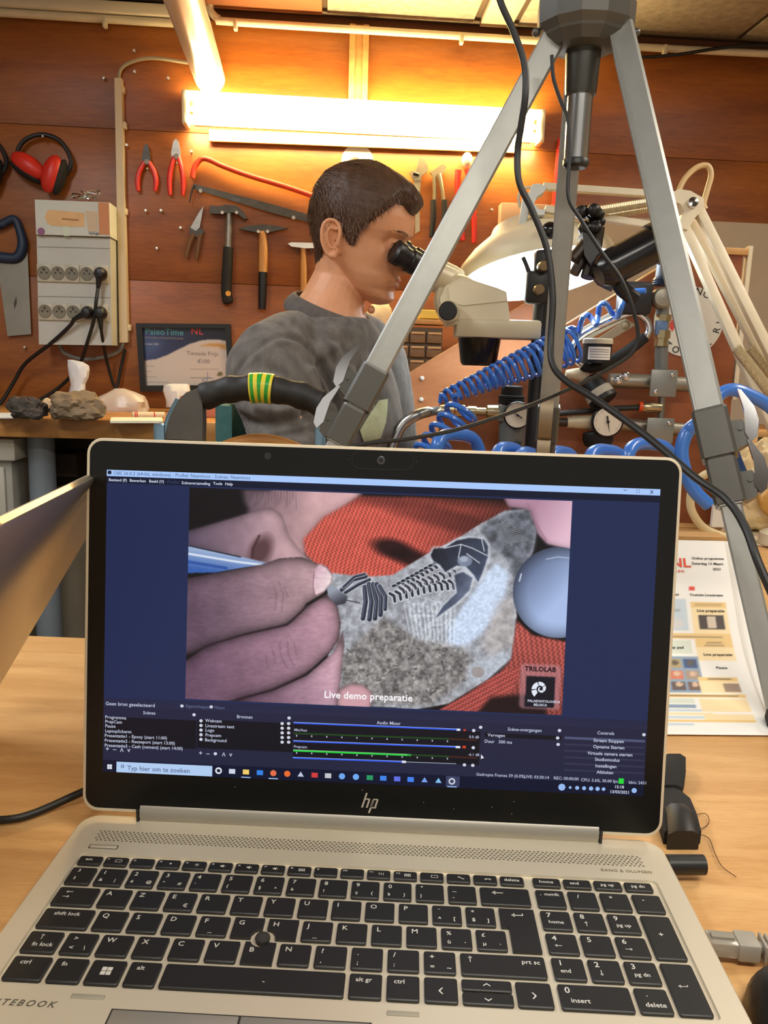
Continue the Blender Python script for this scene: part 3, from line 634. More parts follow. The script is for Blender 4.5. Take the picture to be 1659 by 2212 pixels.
class Paint:
    def __init__(s, X, Y, bg): s.X, s.Y = X, Y; s.img = np.zeros(X.shape + (3,)) + np.array(bg, float)
    def pip(s, poly):
        m = np.zeros(s.X.shape, bool); n = len(poly)
        for i in range(n):
            x0, y0 = poly[i]; x1, y1 = poly[(i + 1) % n]
            if y0 == y1: continue
            c = ((y0 > s.Y) != (y1 > s.Y)) & (s.X < (x1 - x0) * (s.Y - y0) / (y1 - y0) + x0); m ^= c
        return m.astype(float)
    def put(s, mask, col, a=1.0):
        m = (mask * a)[..., None]; s.img = s.img * (1 - m) + np.asarray(col, float) * m
    def poly(s, pts, col, soft=1, a=1.0, rnd=0, rs=.5):
        m0 = s.pip(pts); m = blur(m0, soft); c = np.asarray(col, float)
        if c.ndim == 1: c = np.zeros(s.X.shape + (3,)) + c
        if rnd:
            h = blur(blur(m0, rnd), rnd); sh = np.clip((h - .5) * 2, 0, 1) ** .6; c = c * (1 - rs + rs * sh)[..., None]
        s.put(m, c, a); return m0
    def grad(s, p0, c0, p1, c1):
        d = np.array(p1, float) - p0; t = np.clip(((s.X - p0[0]) * d[0] + (s.Y - p0[1]) * d[1]) / (d @ d), 0, 1)[..., None]
        return np.array(c0, float) * (1 - t) + np.array(c1, float) * t
    def line(s, pts, w_, col, a=1.0):
        dm = np.full(s.X.shape, 1e9)
        for (x0, y0), (x1, y1) in zip(pts[:-1], pts[1:]):
            dx, dy = x1 - x0, y1 - y0; t = np.clip(((s.X - x0) * dx + (s.Y - y0) * dy) / (dx * dx + dy * dy + 1e-9), 0, 1)
            dm = np.minimum(dm, np.hypot(s.X - x0 - t * dx, s.Y - y0 - t * dy))
        s.put(np.clip((w_ - dm) / 1.2 + .5, 0, 1), col, a)
    def ell(s, cx_, cy_, rx, ry, col, soft=2, a=1.0, rot=0):
        c_, s_ = math.cos(rot), math.sin(rot); dx, dy = s.X - cx_, s.Y - cy_; u = (dx * c_ + dy * s_) / rx; v = (-dx * s_ + dy * c_) / ry
        m = np.clip((1 - np.hypot(u, v)) * min(rx, ry) / soft + .5, 0, 1); s.put(m, col, a); return m
def grid_mesh(name, NX, NY, pt, img, material, parent):
    """NX x NY cells; pt(u,v)-> array of 3D; img (NY+1,NX+1,3) sRGB 0-255"""
    V = pt.reshape(-1, 3); org = V.mean(0)
    i = np.arange(NY)[:, None] * (NX + 1) + np.arange(NX)[None, :]; q = np.stack([i, i + 1, i + NX + 2, i + NX + 1], -1).reshape(-1, 4)
    me = bpy.data.meshes.new(name); me.vertices.add(len(V)); me.vertices.foreach_set('co', (V - org).ravel())
    me.loops.add(q.size); me.loops.foreach_set('vertex_index', q.ravel()); me.polygons.add(len(q)); me.polygons.foreach_set('loop_start', np.arange(len(q)) * 4)
    me.update(calc_edges=True)
    c = np.clip(img, 0, 255) / 255.0; lin = np.where(c <= .04045, c / 12.92, ((c + .055) / 1.055) ** 2.4).reshape(-1, 3)
    at_ = me.color_attributes.new('Col', 'FLOAT_COLOR', 'POINT'); at_.data.foreach_set('color', np.concatenate([lin, np.ones((len(lin), 1))], 1).ravel())
    me.materials.append(material); o = bpy.data.objects.new(name, me); return reg(o, parent, Vector(org))
def proj(Q):
    d = Q - np.array(C); z = d @ np.array(FW); return 829.5 + F * (d @ np.array(RT)) / z, 1106 + F * (d @ np.array(DN)) / z

# ---- the live picture
NX, NY = 620, 350
uu, vv = np.meshgrid(np.linspace(-119.6, 118.6, NX + 1), np.linspace(87.4, 222.0, NY + 1))
Q = np.array(LO) + uu[..., None] / 1000 * np.array([1, 0, 0]) + vv[..., None] / 1000 * np.array(LU) + np.array(LN) * .00075
PX, PY = proj(Q); pa = Paint(PX, PY, (16, 14, 18)); X, Y = PX, PY
Zp = lambda L_: [(180 + x * .3858, 930 + y * .3858) for x, y in L_]
N1 = fbm(X, Y, 40, 1); N2 = fbm(X, Y, 12, 5); N3 = fbm(X, Y, 5, 9, 3)
def knit(base, ang, per, wave=0.0):
    c_, s_ = math.cos(ang), math.sin(ang); u = X * c_ + Y * s_ + wave * np.sin(Y / 60); v = -X * s_ + Y * c_
    st = .5 + .5 * np.sin(u * 2 * math.pi / per + 1.2 * np.sin(v * 2 * math.pi / (per * .9))); return np.array(base, float) * (0.72 + .38 * st + .15 * (N2 - .5))[..., None]
# orange knitwear, upper part
kn = knit((182, 80, 68), math.radians(12), 9.0, 14)
kn *= np.clip(1.18 - np.clip((X - 880) / 330, 0, 1) * 1.0 - np.clip((1100 - Y) / 60, 0, .5), .12, 1.2)[..., None]
pa.poly([(640, 1170), (690, 1110), (760, 1070), (1100, 1080), (1110, 1120), (1000, 1170), (900, 1225), (840, 1256), (720, 1246), (672, 1215)], kn, 2)
for (cx_, cy_, rx, ry, al) in ((850, 1186, 46, 20, .9), (895, 1208, 48, 18, .85), (960, 1120, 150, 22, .35)): pa.ell(cx_, cy_, rx, ry, (24, 10, 12), 14, al, .25)
# wrist and back of hand, top
pa.poly([(515, 1058), (790, 1062), (748, 1090), (700, 1117), (655, 1165), (662, 1212), (600, 1215), (555, 1130), (525, 1100)], pa.grad((530, 1080), (96, 78, 88), (680, 1110), (206, 164, 166)) * (.85 + .3 * N1)[..., None], 3, rnd=8, rs=.3)
for i in range(26): pa.line([(532 + i * 4.2 + (i % 3) * 2, 1060), (525 + i * 4.6, 1098 - (i % 5) * 5)], .8, (70, 54, 60), .35)
pa.poly(Zp([(600, 330), (890, 330), (900, 400), (930, 450), (760, 510), (600, 540)]), (15, 12, 16), 5, .95)
# bent index finger behind the pen
pa.poly(Zp([(585, 560), (760, 510), (940, 455), (1050, 430), (1110, 470), (1150, 590), (1220, 680), (1290, 730), (1200, 770), (1050, 760), (585, 660)]), pa.grad((410, 1160), (84, 70, 88), (640, 1140), (208, 168, 172)) * (.85 + .3 * N1)[..., None], 2, rnd=9, rs=.4)
pa.ell(563, 1190, 22, 34, (70, 42, 44), 18, .8, .5); pa.line(Zp([(985, 590), (950, 660), (945, 710)]), 3, (62, 38, 42), .7)
# steel pen
pg = pa.grad((480, 1178), (196, 208, 226), (470, 1238), (52, 92, 168)); pa.poly(Zp([(585, 642), (880, 706), (1075, 752), (900, 768), (740, 796), (585, 798)]), pg, 1)
pa.line(Zp([(590, 690), (860, 735), (1000, 752)]), 2.2, (240, 244, 250), .8); pa.line(Zp([(590, 735), (800, 770)]), 3.2, (34, 70, 150), .7); pa.line(Zp([(590, 645), (880, 708)]), 1.5, (20, 22, 34), .9)
# stone block
sc_ = np.array((160, 162, 170), float) * (.66 + .55 * N2 + .28 * (N3 - .3))[..., None]
pa.poly([(690, 1245), (720, 1238), (790, 1246), (848, 1242), (930, 1192), (985, 1165), (1040, 1130), (1090, 1104), (1146, 1098), (1162, 1135), (1152, 1190), (1112, 1270), (1116, 1330), (1106, 1420), (1050, 1470), (970, 1520), (900, 1532), (700, 1520), (715, 1350), (725, 1290)], sc_, 1)
pa.poly([(1040, 1140), (1090, 1105), (1146, 1098), (1162, 1135), (1152, 1190), (1115, 1262), (1098, 1210), (1060, 1180)], np.array((92, 96, 106), float) * (.4 + 1.1 * N2)[..., None], 5, .85)
for i in range(12): pa.line([(1062 + i * 3, 1140 + i * 3), (1098 + i * 4, 1122 + i * 4)], 1.1, (150, 152, 158), .5)
pa.poly([(985, 1330), (1050, 1240), (1075, 1215), (1100, 1240), (1085, 1310), (1040, 1370), (1000, 1400), (965, 1390), (960, 1345)], np.array((206, 222, 246), float) * (.86 + .26 * N3)[..., None], 4, .95)
pa.poly([(880, 1300), (960, 1290), (985, 1330), (960, 1385), (930, 1400), (890, 1370)], np.array((206, 212, 222), float) * (.6 + .6 * N3)[..., None], 6, .8)
for i in range(24): pa.line([(868 + i * 5, 1300 + (i % 3) * 5), (884 + i * 4.2, 1380 + (i % 4) * 5)], 1.0, (232, 238, 246) if i % 2 else (120, 122, 130), .45)
pa.poly([(735, 1420), (830, 1330), (900, 1380), (1000, 1400), (1020, 1430), (1005, 1470), (930, 1525), (740, 1515)], np.array((140, 136, 134), float) * (.42 + .85 * N2 + .7 * (N3 - .4))[..., None], 5, .9)
for i in range(70):
    rx_, ry_ = random.uniform(745, 1010), random.uniform(1385, 1515); pa.line([(rx_, ry_), (rx_ + random.uniform(-12, 12), ry_ + random.uniform(-9, 4))], random.uniform(.8, 2), random.choice([(40, 38, 40), (206, 204, 200), (150, 146, 140)]), .6)
pa.poly([(1010, 1440), (1090, 1400), (1105, 1425), (1050, 1470), (1015, 1478)], np.array((192, 200, 212), float) * (.8 + .3 * N3)[..., None], 4, .85); pa.ell(1032, 1452, 14, 12, (150, 140, 136), 3, .8)
pa.poly([(1075, 1300), (1110, 1290), (1112, 1390), (1060, 1420), (1040, 1390)], np.array((186, 178, 176), float) * (.75 + .45 * N2)[..., None], 6, .7)
# fossil: tail shield spines, ribs, head shield, cheek spine
DKF = (40, 44, 58)
for pts, w_ in (([(738, 1274), (762, 1252), (790, 1245)], 4.5), ([(746, 1280), (775, 1262), (798, 1252)], 3.5), ([(742, 1268), (765, 1246), (788, 1240)], 2.5), ([(788, 1268), (790, 1300), (784, 1336)], 5), ([(797, 1262), (803, 1300), (798, 1338)], 5), ([(806, 1262), (814, 1300), (810, 1336)], 5), ([(814, 1262), (824, 1292), (822, 1328)], 5), ([(820, 1266), (833, 1288), (832, 1316)], 4)):
    pa.line(pts, w_ + 1.5, (214, 218, 226), .7); pa.line(pts, w_, DKF); pa.line([(x - 1.5, y - 2) for x, y in pts], 1.0, (112, 122, 146), .8)
for i in range(12):
    t = i / 11; x, y = 842 + t * 140, 1288 - t * 22 - 10 * math.sin(t * 2.5); pts = [(x, y - 6), (x + 9, y - 1), (x + 11, y + 11)]
    pa.line(pts, 5.2, (222, 226, 232), .85); pa.line(pts, 3.1, DKF)
    x, y = 855 + t * 108, 1262 - t * 60; pts = [(x - 6, y + 4), (x + 3, y + 1), (x + 10, y + 8)]; pa.line(pts, 4.6, (216, 218, 224), .8); pa.line(pts, 3.0, DKF)
for i in range(10):
    t = i / 9; x, y = 868 + t * 112, 1274 - t * 40; pts = [(x - 5, y - 5), (x + 3, y), (x + 5, y + 6)]; pa.line(pts, 4.4, (224, 226, 230), .7); pa.line(pts, 2.8, (52, 54, 66))
hd = pa.grad((940, 1170), (28, 30, 40), (1050, 1230), (70, 80, 104)) * (.8 + .35 * N2)[..., None]
pa.poly([(928, 1200), (934, 1182), (958, 1182), (985, 1164), (1012, 1160), (1046, 1162), (1057, 1176), (1056, 1205), (1046, 1238), (1034, 1264), (1022, 1246), (1004, 1226), (988, 1226), (962, 1240), (948, 1222), (934, 1214)], (214, 220, 230), 3); pa.poly([(930, 1200), (937, 1184), (960, 1184), (987, 1167), (1012, 1162), (1044, 1164), (1054, 1178), (1053, 1205), (1043, 1236), (1033, 1258), (1023, 1242), (1004, 1222), (986, 1222), (962, 1236), (950, 1220), (936, 1212)], hd, 1)
for pts in ([(960, 1184), (996, 1176), (1020, 1184), (1052, 1200)], [(996, 1176), (990, 1206), (1000, 1222)], [(1040, 1162), (1046, 1190)], [(1008, 1196), (1036, 1216)]): pa.line(pts, 1.0, (216, 220, 228), .9)
pa.ell(1004, 1212, 16, 12, (128, 138, 160), 3, .9); pa.ell(1002, 1208, 9, 6, (176, 184, 200), 3, .8)
pa.poly([(978, 1240), (1000, 1232), (1024, 1246), (1017, 1278), (988, 1306), (936, 1340), (954, 1308), (984, 1280)], (216, 222, 232), 3); pa.poly([(981, 1242), (1000, 1235), (1021, 1248), (1014, 1276), (986, 1303), (940, 1336), (958, 1308), (987, 1280)], pa.grad((960, 1260), (52, 58, 76), (1010, 1290), (104, 114, 138)) * (.85 + .3 * N2)[..., None], 1)
# gripping thumb and fingers
g1 = pa.grad((420, 1300), (96, 74, 92), (710, 1230), (206, 168, 172)); g1 = g1 * (.9 + .2 * N1)[..., None]
pa.poly(Zp([(560, 1300), (680, 1210), (900, 1140), (1150, 1085), (1250, 985), (1380, 905), (1425, 990), (1442, 1080), (1432, 1170), (1380, 1245), (1250, 1360), (1060, 1450), (830, 1512), (560, 1530)]), pa.grad((420, 1450), (104, 76, 98), (730, 1350), (196, 152, 166)) * (.9 + .2 * N1)[..., None], 1, rnd=13, rs=.62)
pa.poly(Zp([(820, 1520), (1060, 1456), (1250, 1372), (1400, 1240), (1452, 1120), (1462, 1190), (1440, 1400), (1422, 1560), (800, 1560)]), pa.grad((520, 1530), (92, 66, 88), (740, 1430), (216, 172, 186)) * (.9 + .2 * N1)[..., None], 1, rnd=9, rs=.5)
pa.poly(Zp([(560, 830), (740, 797), (1000, 750), (1100, 716), (1220, 708), (1310, 745), (1360, 760), (1398, 810), (1390, 855), (1330, 922), (1250, 968), (1220, 1022), (1140, 1085), (900, 1140), (690, 1210), (560, 1270)]), g1, 1, rnd=13, rs=.62)
pa.line(Zp([(680, 1208), (900, 1142), (1140, 1088), (1235, 1000)]), 2.2, (46, 30, 40), .8); pa.line(Zp([(860, 1505), (1060, 1452), (1240, 1370)]), 2.4, (46, 28, 40), .7)
for pts in ([(1065, 870), (1080, 920), (1075, 1000)], [(1095, 850), (1120, 920), (1110, 1010)], [(1125, 880), (1145, 930)], [(1100, 1190), (1105, 1260), (1140, 1330)], [(1140, 1180), (1150, 1260), (1180, 1320)], [(1060, 1230), (1075, 1300)], [(1180, 1190), (1195, 1260)], [(1020, 1260), (1035, 1330)]): pa.line(Zp(pts), 2.6, (96, 70, 82), .16); pa.line(Zp(pts), .7, (84, 60, 72), .14)
pa.poly(Zp([(1290, 790), (1320, 745), (1360, 765), (1396, 812), (1388, 852), (1345, 905), (1300, 925), (1288, 880)]), pa.grad((675, 1230), (206, 164, 180), (716, 1250), (240, 218, 220)), 2)
pa.line(Zp([(1345, 905), (1295, 925), (1286, 870), (1292, 790)]), 1.2, (130, 92, 104), .7)
pa.poly(Zp([(1430, 1450), (1500, 1416), (1570, 1424), (1620, 1470), (1610, 1550), (1420, 1550)]), (206, 158, 166), 3, rnd=5, rs=.4)
SKM = (X < 745) & (Y > 1225) & (X - 745 < (Y - 1225) * 2); TX = fbm(X * .6 + Y * .9, Y * 1.6 - X * .3, 7, 21, 3) - .5; pa.img = pa.img * (1 + .16 * TX * SKM)[..., None]
# pen tip and needle
pa.poly(Zp([(1362, 880), (1388, 862), (1480, 930), (1468, 968), (1418, 980), (1372, 930)]), pa.grad((720, 1275), (150, 156, 170), (735, 1305), (52, 52, 62)), 1); pa.line(Zp([(1465, 948), (1548, 966)]), 1.2, (60, 60, 68))
# fingers at top right, glossy sphere, orange knitwear below
pa.poly([(1085, 1070), (1240, 1070), (1240, 1190), (1182, 1176), (1160, 1152), (1146, 1102), (1098, 1096)], pa.grad((1150, 1100), (176, 134, 156), (1225, 1150), (226, 186, 204)), 2, rnd=6, rs=.35); pa.line([(1140, 1088), (1150, 1118), (1180, 1168)], 2.5, (150, 108, 128), .5)
k2 = knit((186, 88, 80), math.radians(-8), 11.0); pa.poly([(1104, 1425), (1116, 1340), (1150, 1372), (1240, 1390), (1240, 1560), (930, 1545), (1000, 1506), (1080, 1452)], k2 * pa.grad((1170, 1380), (1.0, 1, 1), (1150, 1530), (.75, .75, .75)), 2)
k3 = knit((180, 82, 76), math.radians(62), 9.0); pa.poly([(930, 1545), (1000, 1504), (1085, 1450), (1125, 1440), (1110, 1490), (1040, 1535)], k3, 2)
pa.poly([(1030, 1540), (1060, 1506), (1130, 1500), (1180, 1510), (1180, 1550)], (20, 12, 16), 4, .92)
sp = np.hypot(X - 1206, Y - 1280); ball = pa.grad((1120, 1200), (66, 76, 102), (1215, 1290), (146, 164, 200)); pa.put(np.clip((99 - sp) / 1.5, 0, 1), ball * np.clip(1.25 - (sp / 99) ** 4 * .55, .5, 1.15)[..., None])
pa.line([(1180, 1208), (1205, 1203), (1232, 1206)], 1.4, (196, 206, 226), .6); pa.line([(1126, 1240), (1122, 1255)], 1.6, (220, 226, 240), .8)
# logo card
pa.poly([(1124, 1440), (1130, 1433), (1205, 1436), (1212, 1443), (1209, 1528), (1203, 1534), (1127, 1530), (1121, 1524)], (190, 138, 148), 2, .55)
pa.poly([(1137, 1460), (1200, 1463), (1197, 1529), (1133, 1526)], (14, 16, 30), 1)
grid_mesh('live_picture', NX, NY, Q, pa.img, vcol_mat('screen_picture', True, .35, 1.0), SCR); MATS['screen_picture'].node_tree.nodes['Principled BSDF'].inputs['Specular IOR Level'].default_value = .18
# ammonite mark and caption texts
UX = Vector((1, 0, 0))
def stext(items, rgb, name, n_=.0010, bold=.014):
    for s_, px_, py_, size in items:
        b = MB(); x, v = lidmm(px_, py_); b.text(s_, lp(x, v, n_), UX, LU, size / 1000, bold=bold, space=1 + bold); b.build(name, emat(rgb), SCR, smooth=0)
b = MB(); cx_, cv = lidmm(1167, 1487)
pts = [];
for i in range(60):
    a = i / 59 * 2 * math.pi * 1.35 + 1.9; r0 = 1.1 + 5.2 * (i / 59) ** 1.3; pts.append((a, r0))
for i in range(59):
    if i % 9 == 8: continue
    a0_, r0 = pts[i]; a1_, r1 = pts[i + 1]; w0 = r0 * .55
    b.add([lp(cx_ + math.cos(a0_) * r0, cv + math.sin(a0_) * r0, .001), lp(cx_ + math.cos(a1_) * r1, cv + math.sin(a1_) * r1, .001), lp(cx_ + math.cos(a1_) * (r1 - r1 * .55), cv + math.sin(a1_) * (r1 - r1 * .55), .001), lp(cx_ + math.cos(a0_) * (r0 - w0), cv + math.sin(a0_) * (r0 - w0), .001)], [(0, 1, 2, 3)])
b.build('ammonite_mark', emat((226, 232, 244)), SCR, smooth=0)
stext([('Live demo preparatie', 700, 1506, 6.3)], (244, 240, 244), 'caption_text', bold=.024); stext([('TRILOLAB', 1133, 1448, 4.2)], (22, 14, 22), 'logo_title', bold=.035)
stext([('PALAEONTOLOGICA', 1139, 1515, 2.1), ('BELGICA', 1152, 1523.5, 2.1)], (214, 220, 236), 'logo_text', bold=.02)
# ---- window chrome of the streaming program
srect(-172.1, 172.1, 227.3, 231.2, (168, 200, 250), 'title_bar'); srect(-172.1, 172.1, 223.0, 227.2, (18, 24, 46), 'menu_bar')
stext([('OBS 26.0.2 (64-bit, windows) - Profiel: Naamloos - Scènes: Naamloos', 246, 1025, 3.0)], (92, 118, 160), 'title_text')
b = MB(); x, v = lidmm(238, 1020.5); b.add([lp(x + 1.3 * math.cos(i * .5236), v + 1.3 * math.sin(i * .5236), .001) for i in range(12)], [tuple(range(12))]); b.build('program_icon', emat((24, 30, 52)), SCR, smooth=0)
stext([('Bestand (F)', 236, 1039, 2.5), ('Bewerken', 281, 1040.5, 2.5), ('Beeld (V)', 323, 1042, 2.5), ('Scèneverzameling', 393, 1045.5, 2.5), ('Tools', 461, 1047, 2.5), ('Help', 487, 1048, 2.5)], (206, 216, 240), 'menu_text'); stext([('Profiel', 362, 1044, 2.9)], (52, 62, 96), 'menu_text')
stext([('–', 1346, 1062, 4), ('x', 1403, 1066, 4.2)], (60, 78, 120), 'window_buttons')
b = MB(); x, v = lidmm(1377, 1061); b.tube([lp(x + dx, v + dy, .001) for dx, dy in ((-.9, -.9), (.9, -.9), (.9, .9), (-.9, .9))], .00014, 4, closed=True); b.build('window_button', emat((60, 78, 120)), SCR, smooth=0)
srect(-172.1, 172.1, 45.4, 86.0, (34, 36, 62), 'dock_background'); srect(-172.1, 172.1, 80.5, 86.0, (40, 42, 70), 'source_bar')
def prect(x0, y0, x1, y1, rgb, name, n_=.0008):
    a = lidmm(x0, y0); c = lidmm(x1, y1); return srect(a[0], c[0], c[1], a[1], rgb, name, n_)
for (x0, y0, x1, y1) in ((226, 1547, 424, 1617), (427, 1553, 632, 1624), (635, 1562, 1035, 1652), (1047, 1582, 1212, 1598)): prect(x0, y0, x1, y1, (17, 17, 28), 'dock_panel')
prect(1219, 1590, 1392, 1603, (78, 84, 116), 'stream_button'); 
for k in range(5): prect(1218, 1604.5 + 13.8 * k, 1391, 1616.5 + 13.8 * k, (48, 50, 76), 'control_button')
stext([('Geen bron geselecteerd', 229, 1522, 3.2), ('Scènes', 310, 1541.5, 2.9), ('Bronnen', 512, 1550, 2.9), ('Audio Mixer', 814, 1563, 2.9), ('Scène-overgangen', 1096, 1577, 2.9), ('Controls', 1289, 1585, 2.9),
       ('Programma', 228, 1551, 2.9), ('PrepCam', 228, 1560.5, 2.9), ('Pauze', 228, 1570, 2.9), ('LaptopScherm', 228, 1580.5, 2.9), ('Presentatie1 - Epoxy (start 11:00)', 227, 1590.5, 2.9), ('Presentatie2 - Reuseport (start 13:00)', 227, 1601, 2.9), ('Presentatie3 - Cash (cement) (start 14:00)', 227, 1611.5, 2.9),
       ('Webcam', 444, 1558.5, 2.9), ('Livestream text', 444, 1569.5, 2.9), ('Logo', 444, 1579, 2.9), ('Prepcam', 444, 1589.5, 2.9), ('Background', 443, 1600, 2.9), ('Vervagen', 1053, 1589.5, 2.9), ('Duur   300 ms', 1046, 1603, 2.9)], (186, 192, 214), 'dock_text')
stext([('Eigenschappen', 402, 1527, 2.7), ('Filters', 463, 1530, 2.7)], (92, 98, 128), 'dock_text')
stext([('Stream Stoppen', 1281, 1601, 2.9), ('Opname Starten', 1280, 1614.5, 2.9), ('Virtuele camera starten', 1268, 1628.5, 2.9), ('Studiomodus', 1284, 1642, 2.9), ('Instellingen', 1285, 1656, 2.9), ('Afsluiten', 1288, 1669.5, 2.9)], (196, 202, 222), 'control_text')
stext([('Gedropte Frames 39 (0.0%)', 1028, 1674, 2.7), ('LIVE: 03:30:14', 1131, 1679, 2.7), ('REC: 00:00:00', 1195, 1682, 2.7), ('CPU: 3.6%, 30.00 fps', 1254, 1686, 2.7), ('kb/s: 2431', 1357, 1691.5, 2.7), ('Mic/Aux', 636, 1578, 2.4), ('Prepcam', 635, 1614, 2.4), ('0.0 dB', 1013, 1593, 2.4), ('-6.1 dB', 1011, 1631, 2.4)], (176, 182, 206), 'status_text')
# mixer: blue volume sliders, green meters with ticks
def strip(pts, rgb, name):
    for (x0, y0, x1, y1, hh) in pts:
        b = MB(); a = lidmm(x0, y0); c = lidmm(x1, y1); b.add([lp(a[0], a[1] - hh / 2, .001), lp(c[0], c[1] - hh / 2, .001), lp(c[0], c[1] + hh / 2, .001), lp(a[0], a[1] + hh / 2, .001)], [(0, 1, 2, 3)]); b.build(name, emat(rgb), SCR, smooth=0)
strip([(635, 1560.5, 988, 1575, .9), (634, 1600, 985, 1612.5, .9), (633, 1636, 870, 1644.5, .9)], (48, 90, 232), 'volume_slider')
strip([(635, 1559, 988, 1573.5, .3), (634, 1598.5, 985, 1611, .3), (633, 1634.5, 870, 1643, .3)], (176, 196, 240), 'slider_shine')
strip([(635, 1583, 970, 1595, 1.1), (880, 1629, 970, 1633, 1.1)], (30, 66, 28), 'audio_meter'); strip([(970, 1595, 1030, 1597.5, 1.1), (970, 1633, 1030, 1636, 1.1)], (66, 34, 28), 'audio_meter'); strip([(634, 1620, 888, 1630, 1.2)], (32, 206, 60), 'audio_meter'); strip([(634, 1618.5, 888, 1628.5, .3)], (206, 236, 206), 'meter_shine')
strip([(640 + k * 32.5, 1588 + k * 1.2, 642.5 + k * 32.5, 1588.1 + k * 1.2, 1.1) for k in range(11)] + [(640 + k * 32.5, 1625 + k * 1.25, 642.5 + k * 32.5, 1625.1 + k * 1.25, 1.1) for k in range(11)] + [(873, 1644.5, 985, 1648.5, .35), (1035, 1600, 1036.5, 1660, .2)], (170, 180, 196), 'meter_ticks')
strip([(986, 1575, 994, 1575.4, 1.4), (984, 1612.5, 994, 1612.9, 1.4), (868, 1644.3, 877, 1644.6, 1.5)], (222, 228, 244), 'slider_knob')
strip([(1001, 1576, 1006, 1576.2, 1.2), (999, 1612.5, 1006, 1612.8, 1.6)], (206, 64, 40), 'muted_icon')
b = MB()
for px_, py_ in ((1023, 1577), (1022, 1614), (1021, 1652), (1204, 1593), (1205, 1607), (466, 1627), (394, 1524), (457, 1526), (610, 1562), (610, 1572), (610, 1582), (610, 1592), (610, 1602), (624, 1562), (624, 1572), (624, 1582), (624, 1592), (624, 1602), (435, 1556), (435, 1566), (435, 1576), (435, 1586), (435, 1596), (1003, 1651), (1208, 1577), (1038, 1570), (1390, 1586), (420, 1543), (625, 1550)):
    b = MB(); x, v = lidmm(px_, py_); b.add([lp(x + 1.15 * math.cos(i * .785), v + 1.05 * math.sin(i * .785), .001) for i in range(8)], [tuple(range(8))]); b.build('dock_icon', emat((206, 210, 226)), SCR, smooth=0)
stext([('+  –  ʌ  v', 229, 1621, 4.2), ('+  –', 430, 1630, 4.2), ('ʌ  v', 480, 1632, 4.2)], (190, 194, 212), 'dock_text')
# mouse pointer
b = MB(); x, v = lidmm(1039, 1628); b.add([lp(x, v, .0012), lp(x + 1.9, v - 2.4, .0012), lp(x + .8, v - 2.4, .0012), lp(x, v - 3.2, .0012)], [(0, 3, 2, 1)]); b.build('mouse_pointer', emat((240, 240, 248)), SCR, smooth=0)
x, v = lidmm(1341, 1686); srect(x - 1.6, x + 1.6, v - 1.7, v + 1.7, (40, 214, 60), 'status_light', .001)
# ---- taskbar
srect(-172.1, 172.1, 37.6, 45.4, (14, 19, 44), 'task_bar', .0007); prect(253, 1644, 459, 1676, (176, 204, 240), 'search_box', .001)
stext([('Typ hier om te zoeken', 276, 1662, 4.3), ('o', 262, 1657, 4.6)], (92, 112, 150), 'search_text', .0013)
b = MB(); x, v = lidmm(238, 1655)
for i in (0, 1):
    for j in (0, 1): b.add([lp(x - 1.5 + i * 1.6, v - 1.5 + j * 1.6, .001), lp(x - .1 + i * 1.6, v - 1.5 + j * 1.6, .001), lp(x - .1 + i * 1.6, v - .1 + j * 1.6, .001), lp(x - 1.5 + i * 1.6, v - .1 + j * 1.6, .001)], [(0, 1, 2, 3)])
b.build('start_button', emat((226, 232, 246)), SCR, smooth=0)
tb = [(473, (226, 230, 244), 'o'), (502, (206, 212, 232), 's'), (532, (240, 206, 110), 's'), (562, (52, 130, 230), 's'), (591, (226, 110, 70), 'c'), (621, (236, 110, 50), 'c'), (650, (190, 200, 226), 't'), (680, (206, 60, 60), 's'), (709, (196, 198, 206), 's'), (739, (110, 166, 240), 'c'), (769, (110, 170, 246), 'c'), (799, (40, 150, 96), 's'), (828, (64, 130, 230), 's'), (858, (96, 110, 226), 's'), (887, (70, 130, 240), 's'), (917, (120, 160, 236), 't'), (947, (130, 190, 240), 't'), (976, (200, 206, 220), 'o')]
a_ = lidmm(963, 1690); srect(a_[0], a_[0] + 8.6, 38.4, 45.2, (58, 64, 96), 'task_bar', .0009)
for px_, rgb, k in tb:
    py_ = 1663.5 + (px_ - 473) * .0455; x, v = lidmm(px_, py_); b = MB()
    if k == 's': b.add([lp(x - 2, v - 1.6, .001), lp(x + 2, v - 1.6, .001), lp(x + 2, v + 1.5, .001), lp(x - 2, v + 1.5, .001)], [(0, 1, 2, 3)]); b.add([lp(x - 1, v - .6, .0012), lp(x + 1.4, v - .6, .0012), lp(x + 1.4, v + .1, .0012), lp(x - 1, v + .1, .0012)], [(0, 1, 2, 3)])
    elif k == 'c': b.add([lp(x + 2 * math.cos(i * .5236), v + 2 * math.sin(i * .5236), .001) for i in range(12)], [tuple(range(12))])
    elif k == 'o': b.tube([lp(x + 1.7 * math.cos(i * .5236), v + 1.7 * math.sin(i * .5236), .001) for i in range(12)], .0005, 5, closed=True)
    else: b.add([lp(x - 2, v - 1.4, .001), lp(x + 2, v - 1.4, .001), lp(x, v + 1.8, .001)], [(0, 1, 2)])
    b.build('task_icon', emat(rgb), SCR, smooth=0)
for px_ in (532, 591, 976): py_ = 1663.5 + (px_ - 473) * .0455; x, v = lidmm(px_, py_ + 11.5); srect(x - 3, x + 3, v - .3, v + .3, (160, 196, 246), 'task_underline', .0012)
stext([('15:18', 1326, 1701, 2.7), ('13/03/2021', 1316, 1711.5, 2.7)], (206, 212, 230), 'clock_text')
b = MB()
